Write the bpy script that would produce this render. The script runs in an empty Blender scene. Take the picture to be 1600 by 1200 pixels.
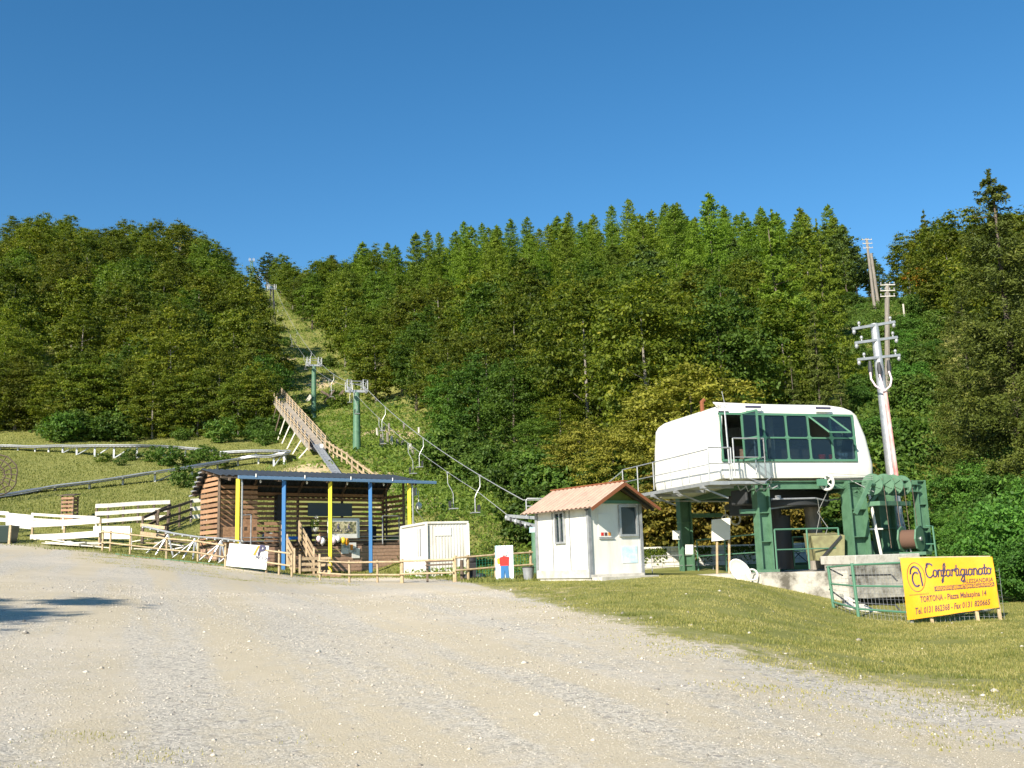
import bpy, math, random
import numpy as np
from mathutils import Vector, Matrix
PI = math.pi
S = bpy.context.scene
COL = S.collection
rnd = random.Random(7)
rng = np.random.default_rng(11)

# ------------------------------------------------------------------ camera
F, PITCH, ROLL, EYE = 1600.0, math.radians(10.0), math.radians(-1.8), 1.6
camd = bpy.data.cameras.new('camera'); cam = bpy.data.objects.new('camera', camd); COL.objects.link(cam)
camd.sensor_width = 36.0; camd.lens = 36.0 * F / 1600.0; camd.clip_end = 6000; camd.clip_start = 0.1
RM = Matrix.Rotation(PI/2 + PITCH, 3, 'X') @ Matrix.Rotation(ROLL, 3, 'Z')
cam.matrix_world = Matrix.Translation((0, 0, EYE)) @ RM.to_4x4()
S.camera = cam
# ------------------------------------------------------------------ light
SUN_DIR = Vector((-0.44, -0.76, 0.52)).normalized()          # towards the sun
sun_el = math.asin(SUN_DIR.z)
world = bpy.data.worlds.new('World'); S.world = world; world.use_nodes = True
nt = world.node_tree; nt.nodes.clear()
sky = nt.nodes.new('ShaderNodeTexSky'); sky.sky_type = 'NISHITA'; sky.sun_disc = False
sky.sun_elevation = sun_el; sky.sun_rotation = math.atan2(SUN_DIR.x, SUN_DIR.y)
sky.air_density = 1.0; sky.dust_density = 0.35; sky.ozone_density = 2.2; sky.altitude = 1000
bg = nt.nodes.new('ShaderNodeBackground'); bg.inputs['Strength'].default_value = 0.092
hs = nt.nodes.new('ShaderNodeHueSaturation'); hs.inputs['Saturation'].default_value = 1.30; hs.inputs['Hue'].default_value = .495; hs.inputs['Value'].default_value = .98
wo = nt.nodes.new('ShaderNodeOutputWorld')
nt.links.new(sky.outputs[0], hs.inputs['Color']); nt.links.new(hs.outputs[0], bg.inputs['Color']); nt.links.new(bg.outputs[0], wo.inputs['Surface'])
sund = bpy.data.lights.new('sun', 'SUN'); sund.energy = 4.6; sund.angle = math.radians(0.55); sund.color = (1.0, 0.92, 0.79)
sun = bpy.data.objects.new('sun', sund); COL.objects.link(sun)
sun.rotation_euler = SUN_DIR.to_track_quat('Z', 'Y').to_euler()
S.view_settings.view_transform = 'Standard'; S.view_settings.look = 'None'
S.view_settings.exposure = 0.85; S.view_settings.gamma = 1.0; S.view_settings.use_curve_mapping = False
S.cycles.max_bounces = 6; S.cycles.transparent_max_bounces = 8; S.cycles.diffuse_bounces = 3

# ------------------------------------------------------------------ picture <-> place
RI = RM.transposed()
def W(px, py, Y):
    """point of the place seen at picture position px, py (1600x1200) at forward distance Y"""
    d = RM @ Vector(((px-800)/F, (600-py)/F, -1.0)); k = Y/d.y
    return Vector((d.x*k, Y, EYE + d.z*k))
def PX(p):
    c = RI @ (Vector(p) - Vector((0, 0, EYE)))
    return 800 + F*c.x/-c.z, 600 - F*c.y/-c.z

# ------------------------------------------------------------------ terrain heights
# for each bearing (picture column) pairs of distance and height, heights above 'p' given as seen rows
TB = {
 -600: [(0,.4),(8,.6),(15,1.2),(30,2.9),(50,5.2),(62,8),(95,17),(108,21),(180,50),(270,88),(330,92),(500,80)],
 0:    [(0,0),(8,.1),(15,.6),(30,1.75),(42,2.7),(52,3.45),(62,'p802'),(95,'p702'),(108,'p668'),(180,49),(270,'p400'),(330,92),(500,80)],
 250:  [(0,0),(8,.05),(15,.4),(30,1.25),(42,2.05),(50,2.6),(62,'p792'),(90,'p716'),(107,'p688'),(180,45),(270,'p412'),(330,90),(500,80)],
 400:  [(0,0),(8,0),(15,.35),(30,1.0),(42,1.5),(50,2.0),(62,'p788'),(80,'p735'),(105,'p697'),(145,'p640'),(205,'p515'),(320,'p450'),(345,95),(500,80)],
 500:  [(0,0),(8,0),(15,.3),(30,.85),(42,1.15),(50,1.3),(57,1.9),(70,'p742'),(84,'p698'),(118,'p652'),(145,'p622'),(227,57),(318,90),(340,92),(500,80)],
 600:  [(0,0),(8,0),(15,.3),(30,.85),(42,1.1),(50,1.2),(55,1.6),(61,'p806'),(72,'p760'),(86,'p700'),(118,'p655'),(145,'p630'),(227,57),(300,84),(340,86),(500,80)],
 700:  [(0,0),(8,0),(15,.3),(27,.8),(32,1.0),(45,1.2),(50,1.7),(62,'p792'),(85,'p714'),(105,16),(145,28),(227,57),(280,77),(330,80),(500,70)],
 900:  [(0,0),(8,0),(15,.3),(27,.85),(32,1.05),(45,1.3),(55,3.2),(70,7.5),(105,18),(145,31),(227,61),(270,78),(330,79),(500,70)],
 1100: [(0,0),(8,0),(15,.25),(30,1.05),(38,1.1),(44,1.6),(55,4.5),(70,9),(105,20),(145,34),(227,63),(270,77),(330,78),(500,70)],
 1300: [(0,0),(8,-.05),(15,-.02),(22,-.03),(28,-.12),(31,.2),(34,.4),(44,1.4),(55,4.2),(70,9),(105,20),(145,34),(227,62),(270,72),(330,72),(500,60)],
 1430: [(0,0),(8,-.08),(15,-.1),(25,-.13),(30,-.1),(36,.7),(44,2.2),(62,'p705'),(90,'p605'),(105,'p570'),(150,'p478'),(190,50),(230,55),(300,58),(500,50)],
 1600: [(0,0),(8,-.1),(15,-.12),(25,.0),(31,.3),(40,2.6),(60,8.5),(105,23),(160,42),(227,60),(300,66),(500,56)],
 2300: [(0,-.1),(8,-.2),(15,-.3),(25,-.2),(31,.2),(40,2.2),(60,8),(105,23),(160,42),(227,60),(300,66),(500,56)],
}
gx = np.arange(-600, 2301, 20.0)
gy = np.concatenate([np.arange(0, 60, 1.0), np.arange(60, 140, 2.0), np.arange(140, 504, 4.0)])
cols = sorted(TB); prof = []
for c in cols:
    ys, zs = [], []
    for Y, z in TB[c]:
        if isinstance(z, str): z = W(c, float(z[1:]), Y).z
        ys.append(Y); zs.append(z)
    prof.append(np.interp(gy, ys, zs))
prof = np.array(prof)
GZ = np.array([np.interp(gx, cols, prof[:, j]) for j in range(len(gy))])     # [y, x]
def blur(A, ax, k):
    P = np.pad(A, [(k, k) if a == ax else (0, 0) for a in range(2)], mode='edge')
    n = A.shape[ax]; out = 0
    for i in range(2*k+1): out = out + np.take(P, range(i, i+n), axis=ax)
    return out/(2*k+1)
for _ in range(2): GZ = blur(blur(GZ, 1, 2), 0, 1)
gyi = np.arange(len(gy))
def H(X, Y):
    X = np.asarray(X, float); Y = np.asarray(Y, float)
    Yc = np.clip(Y, 8, 500); px = 800 + X/Yc*F
    fx = np.clip((px - gx[0])/20.0, 0, len(gx)-1.001); fy = np.clip(np.interp(np.clip(Y, 0, 500), gy, gyi), 0, len(gy)-1.001)
    ix = fx.astype(int); iy = fy.astype(int); tx = fx-ix; ty = fy-iy
    z = (GZ[iy, ix]*(1-tx)+GZ[iy, ix+1]*tx)*(1-ty) + (GZ[iy+1, ix]*(1-tx)+GZ[iy+1, ix+1]*tx)*ty
    z = z + 0.03*np.sin(X*.9+1)*np.sin(Y*.7)*np.clip((Y-6)/10, 0, 1)
    far = np.clip((Y-50)/60, 0, 1)
    z = z + far*(0.5*np.sin(X*.13+2)*np.sin(Y*.11) + .25*np.sin(X*.37)*np.sin(Y*.31+1))
    return z
def h(x, y): return float(H(x, y))
def G(px, py, y0=6.0, y1=400.0):
    """ground point seen at picture position px, py"""
    Y = y0
    while Y < y1:
        p = W(px, py, Y)
        if p.z < h(p.x, p.y): break
        Y *= 1.01
    lo, hi = Y/1.01, Y
    for _ in range(12):
        m = (lo+hi)/2; p = W(px, py, m)
        if p.z < h(p.x, p.y): hi = m
        else: lo = m
    p = W(px, py, hi); return Vector((p.x, p.y, h(p.x, p.y)))
def at(px, Y):
    """ground point in picture column px (taken at ground level) at distance Y"""
    z = 1.0
    for _ in range(6):
        lo, hi = -4000.0, 4000.0
        for _ in range(40):
            m = (lo+hi)/2
            if PX((m, Y, z))[0] < px: lo = m
            else: hi = m
        z = h(lo, Y)
    return Vector((lo, Y, z))

# ------------------------------------------------------------------ materials
def mat(name, col, rough=.8, metal=0.0, noise=None, spec=.5, bump=0.0, bscale=20.0, vary=0.0, stretch=None):
    m = bpy.data.materials.new(name); m.use_nodes = True; t = m.node_tree; b = t.nodes['Principled BSDF']
    b.inputs['Roughness'].default_value = rough; b.inputs['Metallic'].default_value = metal
    b.inputs['Specular IOR Level'].default_value = spec
    geo = t.nodes.new('ShaderNodeNewGeometry'); vec = geo.outputs['Position']
    if stretch:
        mp = t.nodes.new('ShaderNodeMapping'); mp.inputs['Scale'].default_value = stretch
        t.links.new(vec, mp.inputs['Vector']); vec = mp.outputs[0]
    src = None
    rgb = t.nodes.new('ShaderNodeRGB'); rgb.outputs[0].default_value = (*col, 1); src = rgb.outputs[0]
    if noise:
        c2, sc, lo, hi = noise
        n = t.nodes.new('ShaderNodeTexNoise'); n.inputs['Scale'].default_value = sc; n.inputs['Detail'].default_value = 6; n.inputs['Roughness'].default_value = .65
        t.links.new(vec, n.inputs['Vector'])
        r = t.nodes.new('ShaderNodeMapRange'); r.inputs[1].default_value = lo; r.inputs[2].default_value = hi
        t.links.new(n.outputs[0], r.inputs[0])
        mx = t.nodes.new('ShaderNodeMix'); mx.data_type = 'RGBA'; mx.inputs[7].default_value = (*c2, 1)
        t.links.new(r.outputs[0], mx.inputs[0]); t.links.new(src, mx.inputs[6]); src = mx.outputs[2]
    if vary:
        oi = t.nodes.new('ShaderNodeObjectInfo'); mr = t.nodes.new('ShaderNodeMapRange')
        mr.inputs[3].default_value = 1-vary; mr.inputs[4].default_value = 1+vary; t.links.new(oi.outputs['Random'], mr.inputs[0])
        hv = t.nodes.new('ShaderNodeHueSaturation'); t.links.new(mr.outputs[0], hv.inputs['Value']); t.links.new(src, hv.inputs['Color']); src = hv.outputs[0]
    t.links.new(src, b.inputs['Base Color'])
    if bump:
        n = t.nodes.new('ShaderNodeTexNoise'); n.inputs['Scale'].default_value = bscale; n.inputs['Detail'].default_value = 5
        t.links.new(vec, n.inputs['Vector'])
        bp = t.nodes.new('ShaderNodeBump'); bp.inputs['Strength'].default_value = bump; bp.inputs['Distance'].default_value = .03
        t.links.new(n.outputs[0], bp.inputs['Height']); t.links.new(bp.outputs[0], b.inputs['Normal'])
    return m
def leafmat(name, cA, cB, cC=None, trans=.35, hv=.05, vv=.25, tcol=(1.35, 1.5, .6)):
    """leaf colour runs from cA to cB with the leaf's own tint, a little different on every plant"""
    m = bpy.data.materials.new(name); m.use_nodes = True; t = m.node_tree; b = t.nodes['Principled BSDF']
    b.inputs['Roughness'].default_value = .6; b.inputs['Specular IOR Level'].default_value = .3
    at_ = t.nodes.new('ShaderNodeAttribute'); at_.attribute_name = 'tint'
    cr = t.nodes.new('ShaderNodeValToRGB'); e = cr.color_ramp.elements
    e[0].position = .1; e[0].color = (*cA, 1); e[1].position = .8; e[1].color = (*cB, 1)
    if cC: x = e.new(1.0); x.color = (*cC, 1)
    t.links.new(at_.outputs['Fac'], cr.inputs[0])
    oi = t.nodes.new('ShaderNodeObjectInfo')
    hs_ = t.nodes.new('ShaderNodeHueSaturation')
    r1 = t.nodes.new('ShaderNodeMapRange'); r1.inputs[3].default_value = .5-hv; r1.inputs[4].default_value = .5+hv*.5
    wn = t.nodes.new('ShaderNodeMath'); wn.operation = 'FRACT'; mu = t.nodes.new('ShaderNodeMath'); mu.operation = 'MULTIPLY'; mu.inputs[1].default_value = 7.31
    t.links.new(oi.outputs['Random'], mu.inputs[0]); t.links.new(mu.outputs[0], wn.inputs[0])
    r2 = t.nodes.new('ShaderNodeMapRange'); r2.inputs[3].default_value = 1-vv; r2.inputs[4].default_value = 1+vv
    t.links.new(oi.outputs['Random'], r1.inputs[0]); t.links.new(wn.outputs[0], r2.inputs[0])
    t.links.new(r1.outputs[0], hs_.inputs['Hue']); t.links.new(r2.outputs[0], hs_.inputs['Value'])
    t.links.new(cr.outputs[0], hs_.inputs['Color']); t.links.new(hs_.outputs[0], b.inputs['Base Color'])
    tr = t.nodes.new('ShaderNodeBsdfTranslucent'); mm = t.nodes.new('ShaderNodeMix'); mm.data_type = 'RGBA'; mm.blend_type = 'MULTIPLY'; mm.inputs[0].default_value = 1
    mm.inputs[7].default_value = (*tcol, 1); t.links.new(hs_.outputs[0], mm.inputs[6]); t.links.new(mm.outputs[2], tr.inputs[0])
    ms = t.nodes.new('ShaderNodeMixShader'); ms.inputs[0].default_value = trans
    t.links.new(b.outputs[0], ms.inputs[1]); t.links.new(tr.outputs[0], ms.inputs[2])
    t.links.new(ms.outputs[0], t.nodes['Material Output'].inputs['Surface'])
    return m
M = {}
M['wood_new'] = mat('new_wood', (.52,.40,.25), .75, noise=((.34,.24,.14), 14, .35, .7), vary=.15, stretch=(1,1,.25))
M['wood_brown'] = mat('stained_boards', (.43,.25,.14), .7, noise=((.26,.14,.075), 10, .35, .7), vary=.22)
M['wood_grey'] = mat('grey_weathered_boards', (.42,.37,.30), .85, noise=((.27,.23,.18), 8, .35, .7), vary=.15)
M['wood_dark'] = mat('weathered_wood', (.17,.125,.09), .85, noise=((.07,.05,.035), 12, .35, .7), vary=.2)
M['wood_pale'] = mat('bleached_board', (.74,.70,.62), .8, noise=((.52,.46,.37), 6, .45, .8), vary=.08)
M['wood_skirt'] = mat('skirt_boards', (.46,.30,.21), .8, noise=((.30,.18,.12), 9, .35, .7), vary=.12)
M['log'] = mat('peeled_log', (.55,.43,.26), .8, noise=((.32,.23,.13), 9, .35, .7), vary=.12)
M['white'] = mat('white_paint', (.80,.79,.73), .45, noise=((.70,.68,.60), 1.7, .45, .8))
M['shell'] = mat('white_fibreglass', (.82,.80,.72), .4, noise=((.66,.62,.52), 1.1, .45, .85), stretch=(1.6,1.6,.3))
M['panel'] = mat('white_panel', (.78,.76,.70), .5, noise=((.58,.54,.46), 1.5, .45, .8), vary=.03, stretch=(2,2,.35))
M['container'] = mat('cream_container_paint', (.74,.72,.66), .5, noise=((.52,.47,.38), 1.7, .45, .8), stretch=(2,2,.3))
M['steel_green'] = mat('green_steel_paint', (.10,.21,.125), .5, noise=((.06,.14,.08), 3.5, .4, .75))
M['green_light'] = mat('green_trim_paint', (.085,.215,.135), .5)
M['olive'] = mat('olive_gable_paint', (.16,.20,.045), .6, noise=((.12,.15,.035), 3, .4, .7))
M['galv'] = mat('galvanised_steel', (.50,.51,.51), .45, .55, noise=((.36,.37,.38), 6, .4, .7))
M['galv_dull'] = mat('dull_galvanised_steel', (.36,.37,.38), .55, .3, noise=((.24,.25,.26), 5, .4, .7))
M['rope'] = mat('steel_rope', (.42,.42,.41), .5, .4)
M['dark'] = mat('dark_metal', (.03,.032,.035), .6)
M['black'] = mat('black_rubber', (.012,.012,.014), .7)
M['roof_red'] = mat('terracotta_sheet', (.52,.34,.25), .75, noise=((.38,.25,.19), 2.6, .4, .7))
M['roof_dark'] = mat('dark_blue_sheet', (.035,.045,.055), .65, 0, noise=((.025,.03,.037), 2, .4, .7))
M['blue'] = mat('blue_post_paint', (.025,.16,.40), .55, noise=((.05,.14,.28), 5, .5, .8), stretch=(1,1,.3))
M['yellow'] = mat('yellow_post_paint', (.78,.62,.02), .55, noise=((.60,.44,.03), 5, .5, .8), stretch=(1,1,.3))
M['gutter'] = mat('blue_gutter_paint', (.13,.23,.36), .4)
M['concrete'] = mat('stained_concrete', (.47,.44,.38), .9, noise=((.10,.09,.07), 1.8, .42, .64), bump=.5, bscale=14)
M['concrete_pale'] = mat('pale_concrete', (.58,.55,.48), .9, noise=((.36,.33,.27), 4, .45, .75), bump=.4, bscale=12)
M['whitewash'] = mat('whitewashed_stone', (.74,.71,.64), .9, noise=((.42,.38,.32), 3.2, .56, .7), vary=.1, bump=.5, bscale=8)
M['olive_box'] = mat('khaki_box_paint', (.30,.29,.14), .7, noise=((.20,.18,.09), 4, .4, .7))
M['bark'] = mat('bark', (.16,.13,.10), .95, noise=((.07,.055,.045), 7, .35, .7), stretch=(1,1,.2))
M['bark_pale'] = mat('pale_bark', (.30,.27,.23), .9, noise=((.16,.14,.12), 6, .35, .7), stretch=(1,1,.25))
M['banner_y'] = mat('yellow_vinyl', (.80,.375,.006), .45, noise=((.72,.32,.006), 2.5, .4, .7), bump=.35, bscale=2.2)
M['banner_w'] = mat('white_vinyl', (.80,.80,.77), .5, bump=.3, bscale=2)
M['ink'] = mat('dark_blue_ink', (.05,.045,.10), .6)
M['ink_brown'] = mat('brown_ink', (.10,.05,.05), .6)
M['orange'] = mat('orange_ink', (.80,.28,.02), .6)
M['red'] = mat('red_plastic', (.62,.03,.02), .45)
M['pink'] = mat('pale_pink_balloon', (.80,.62,.68), .35)
M['balloon_w'] = mat('white_balloon', (.82,.80,.80), .35)
M['balloon_o'] = mat('orange_balloon', (.85,.33,.03), .35)
M['balloon_y'] = mat('yellow_balloon', (.85,.60,.04), .35)
M['blue_bag'] = mat('blue_plastic', (.02,.22,.75), .5)
M['lblue'] = mat('pale_blue_print', (.45,.68,.76), .6, noise=((.75,.80,.80), 3, .4, .6))
M['grey_board'] = mat('slate_grey_board', (.11,.14,.155), .6)
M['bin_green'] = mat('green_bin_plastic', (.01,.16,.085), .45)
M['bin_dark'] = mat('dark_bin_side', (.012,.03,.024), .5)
M['photo'] = mat('printed_picture', (.10,.11,.05), .5, noise=((.70,.62,.38), 5.0, .42, .62))
M['beige_cloth'] = mat('beige_curtain', (.46,.40,.28), .8)
M['reel'] = mat('brown_rope', (.13,.07,.045), .9)
M['rust'] = mat('rust', (.22,.075,.03), .9)
M['skin_red'] = mat('pink_stain', (.62,.20,.18), .8, noise=((.6,.58,.55), 5, .35, .7), stretch=(1,1,.3))
M['twig'] = mat('dry_rope_net', (.30,.24,.15), .9)
gl = bpy.data.materials.new('window_glass'); gl.use_nodes = True
t = gl.node_tree; b = t.nodes['Principled BSDF']; b.inputs['Base Color'].default_value = (.02,.035,.05,1); b.inputs['Roughness'].default_value = .04; b.inputs['Specular IOR Level'].default_value = .9
tp = t.nodes.new('ShaderNodeBsdfTransparent'); tp.inputs[0].default_value = (.72,.82,.88,1); ms = t.nodes.new('ShaderNodeMixShader'); ms.inputs[0].default_value = .34
t.links.new(tp.outputs[0], ms.inputs[1]); t.links.new(b.outputs[0], ms.inputs[2]); t.links.new(ms.outputs[0], t.nodes['Material Output'].inputs['Surface'])
M['glass'] = gl

# ------------------------------------------------------------------ object helpers
ORG = {}
def link(name, data): o = bpy.data.objects.new(name, data); COL.objects.link(o); return o
def tag(o, label=None, cat=None, group=None, kind=None):
    if label: o['label'] = label
    if cat: o['category'] = cat
    if group: o['group'] = group
    if kind: o['kind'] = kind
    return o
def thing(name, label, cat, loc=(0,0,0), group=None):
    o = link(name, None); o.location = loc; ORG[o] = Vector(loc); o.empty_display_size = .3
    return tag(o, label, cat, group)
def adopt(o, parent):
    """child made in place coordinates: keep it where it is"""
    if parent is not None:
        o.parent = parent; org = ORG[parent]; o.matrix_parent_inverse = Matrix.Identity(4)
        return org
    return Vector((0,0,0))
class MB:
    def __init__(s): s.v = []; s.f = []
    def add(s, vs, fs):
        n = len(s.v); s.v += [tuple(v) for v in vs]; s.f += [tuple(i+n for i in f) for f in fs]; return s
    def quad(s, a, b, c, d): return s.add([a,b,c,d], [(0,1,2,3)])
    def hexa(s, lo, hi):
        return s.add(list(lo)+list(hi), [(3,2,1,0),(4,5,6,7),(0,1,5,4),(1,2,6,5),(2,3,7,6),(3,0,4,7)])
    def beam(s, p0, p1, w, d, up=(0,0,1)):
        p0 = Vector(p0); p1 = Vector(p1); z = (p1-p0); u = Vector(up)
        if abs(z.normalized().dot(u.normalized())) > .98: u = Vector((0,1,0)) if abs(z.normalized().y) < .9 else Vector((1,0,0))
        x = z.cross(u).normalized()*w/2; y = x.cross(z).normalized()*d/2
        return s.hexa([p0-x-y,p0+x-y,p0+x+y,p0-x+y], [p1-x-y,p1+x-y,p1+x+y,p1-x+y])
    def box(s, a, b):
        return s.hexa([(a[0],a[1],a[2]),(b[0],a[1],a[2]),(b[0],b[1],a[2]),(a[0],b[1],a[2])], [(a[0],a[1],b[2]),(b[0],a[1],b[2]),(b[0],b[1],b[2]),(a[0],b[1],b[2])])
    def tube(s, pts, r, seg=8, cap=True):
        pts = [Vector(p) for p in pts]; rs = r if isinstance(r, (list,tuple)) else [r]*len(pts); n0 = len(s.v); ref = None
        for i, p in enumerate(pts):
            d = (pts[min(i+1,len(pts)-1)]-pts[max(i-1,0)]).normalized()
            if ref is None: ref = Vector((0,0,1)) if abs(d.z) < .9 else Vector((1,0,0))
            x = d.cross(ref).normalized(); y = x.cross(d).normalized(); ref = y
            for k in range(seg):
                a = 2*PI*k/seg; s.v.append(tuple(p + x*math.cos(a)*rs[i] + y*math.sin(a)*rs[i]))
        for i in range(len(pts)-1):
            for k in range(seg):
                a = n0+i*seg+k; b = n0+i*seg+(k+1)%seg; s.f.append((a,b,b+seg,a+seg))
        if cap:
            s.f.append(tuple(n0+k for k in range(seg))[::-1]); m = n0+(len(pts)-1)*seg; s.f.append(tuple(m+k for k in range(seg)))
        return s
    def disc(s, c, n, r, t, seg=24):
        c = Vector(c); n = Vector(n).normalized(); return s.tube([c-n*t/2, c+n*t/2], r, seg)
    def ring(s, c, n, r, tr, seg=24, ts=6):
        c = Vector(c); n = Vector(n).normalized(); x = n.orthogonal().normalized(); y = n.cross(x); n0 = len(s.v)
        for i in range(seg):
            a = 2*PI*i/seg; d = x*math.cos(a)+y*math.sin(a)
            for k in range(ts):
                b = 2*PI*k/ts; s.v.append(tuple(c + d*(r+tr*math.cos(b)) + n*tr*math.sin(b)))
        for i in range(seg):
            for k in range(ts):
                s.f.append((n0+i*ts+k, n0+((i+1)%seg)*ts+k, n0+((i+1)%seg)*ts+(k+1)%ts, n0+i*ts+(k+1)%ts))
        return s
    def ball(s, c, r, seg=12, rings=8):
        c = Vector(c); r = Vector(r) if hasattr(r, '__len__') else Vector((r,r,r)); n0 = len(s.v)
        for i in range(rings+1):
            th = PI*i/rings
            for k in range(seg):
                a = 2*PI*k/seg; s.v.append((c.x+r.x*math.sin(th)*math.cos(a), c.y+r.y*math.sin(th)*math.sin(a), c.z+r.z*math.cos(th)))
        for i in range(rings):
            for k in range(seg): s.f.append((n0+i*seg+k, n0+(i+1)*seg+k, n0+(i+1)*seg+(k+1)%seg, n0+i*seg+(k+1)%seg))
        return s
    def build(s, name, m, parent=None, smooth=False, bevel=0, kind=None, label=None):
        me = bpy.data.meshes.new(name); o = link(name, me); org = adopt(o, parent)
        me.from_pydata([tuple(Vector(v)-org) for v in s.v], [], s.f); me.materials.append(m); me.update()
        if parent is not None: ORG[o] = org; 
        else: ORG[o] = Vector((0,0,0))
        if smooth:
            for p in me.polygons: p.use_smooth = True
            me.set_sharp_from_angle(angle=math.radians(38))
        if bevel:
            b = o.modifiers.new('bevel', 'BEVEL'); b.width = bevel; b.segments = 2; b.limit_method = 'ANGLE'
        if kind: o['kind'] = kind
        if label: o['label'] = label
        return o
_unit = {}
def unit(kind, m, name):
    k = (kind, m.name)
    if k not in _unit:
        b = MB()
        if kind == 'box': b.box((-.5,-.5,-.5),(.5,.5,.5))
        else: b.tube([(0,0,-.5),(0,0,.5)], .5, 8)
        me = bpy.data.meshes.new(name+'_mesh'); me.from_pydata(b.v, [], b.f); me.materials.append(m); me.update()
        if kind == 'rod':
            for p in me.polygons: p.use_smooth = len(p.vertices) == 4
        _unit[k] = me
    return _unit[k]
def piece(name, p0, p1, w, d, m, parent=None, up=(0,0,1), kind='box', label=None):
    """one board, bar or log from p0 to p1 (width w sideways, thickness d along 'up'); alike pieces share their mesh"""
    p0 = Vector(p0); p1 = Vector(p1); z = p1-p0; L = z.length; z = z.normalized(); u = Vector(up)
    if abs(z.dot(u.normalized())) > .98: u = Vector((0,1,0)) if abs(z.y) < .9 else Vector((1,0,0))
    x = z.cross(u).normalized(); y = z.cross(x).normalized()
    o = link(name, unit(kind, m, name)); org = adopt(o, parent)
    R = Matrix((x, y, z)).transposed().to_4x4()
    mtx = Matrix.Translation((p0+p1)/2 - org) @ R @ Matrix.Diagonal((w, d, L, 1))
    o.matrix_local = mtx if parent is not None else mtx
    ORG[o] = None
    if label: o['label'] = label
    return o
def text(body, m, parent, origin, xdir, ydir, size, name='lettering', shear=0.0, align='LEFT', sx=1.0, weight=0.0):
    c = bpy.data.curves.new(name, 'FONT'); c.body = body; c.size = size; c.shear = shear; c.align_x = align; c.offset = weight; c.extrude = .004; c.resolution_u = 3
    c.materials.append(m); tmp = link(name, c); bpy.context.view_layer.update(); me = bpy.data.meshes.new_from_object(tmp.evaluated_get(bpy.context.evaluated_depsgraph_get())); bpy.data.objects.remove(tmp)
    o = link(name, me); org = adopt(o, parent)
    x = Vector(xdir).normalized(); y = Vector(ydir); y = (y - x*y.dot(x)).normalized(); z = x.cross(y)
    o.matrix_local = Matrix.Translation(Vector(origin)-org) @ Matrix((x*sx, y, z)).transposed().to_4x4()
    return o

# ------------------------------------------------------------------ ground
def lot_edge(px):      # far edge of the gravel lot as forward distance, for each bearing
    return np.interp(px, [-900,0,150,300,450,600,700,745,800,900,1050,1250,1450,1600,2300,3500], [56,51,48,45.5,45.5,46.5,39,31.5,27,21,16.5,14.2,12.6,11.3,8,6])
def gravelness(X, Y):
    Yc = np.maximum(Y, 6); px = 800 + X/Yc*F
    s = lot_edge(px) - Y
    return np.clip(.5 + s/8.0, 0, 1)
xs = np.concatenate([-70-np.cumsum(1.5*1.045**np.arange(80))[::-1], np.arange(-70, -30, .8), np.arange(-30, 30, .3), np.arange(30, 70, .8), 70+np.cumsum(1.5*1.045**np.arange(80))])
ysr = np.concatenate([-12-np.cumsum(1.5*1.06**np.arange(50))[::-1], np.arange(-12, 4, 1.0), np.arange(4, 58, .3), np.arange(58, 130, .9), 130+np.cumsum(1.2*1.022**np.arange(170))])
XX, YY = np.meshgrid(xs, ysr); ZZ = H(XX, YY)
GRV = gravelness(XX, YY)
earth_dirt = np.zeros_like(GRV)
def spot(px, py, rx, ry):
    g = G(px, py); d = np.sqrt(((XX-g.x)/rx)**2+((YY-g.y)/ry)**2); return np.clip(1.3-d, 0, 1)
def grid_obj(name, mask, m):
    nyy, nxx = XX.shape
    idx = np.arange(nyy*nxx).reshape(nyy, nxx)
    q = np.stack([idx[:-1,:-1], idx[:-1,1:], idx[1:,1:], idx[1:,:-1]], -1)[mask]
    used, inv = np.unique(q, return_inverse=True)
    co = np.stack([XX.ravel()[used], YY.ravel()[used], ZZ.ravel()[used]], -1)
    me = bpy.data.meshes.new(name); me.vertices.add(len(used)); me.vertices.foreach_set('co', co.ravel())
    nq = len(q); me.loops.add(nq*4); me.polygons.add(nq)
    me.loops.foreach_set('vertex_index', inv.ravel().astype(np.int32)); me.polygons.foreach_set('loop_start', np.arange(nq, dtype=np.int32)*4)
    me.update(calc_edges=True); me.polygons.foreach_set('use_smooth', np.ones(nq, bool))
    for nm, arr in (('gravel', GRV), ('bare', earth_dirt)):
        a = me.attributes.new(nm, 'FLOAT', 'POINT'); a.data.foreach_set('value', arr.ravel()[used].astype(np.float32))
    me.materials.append(m); return link(name, me)
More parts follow.
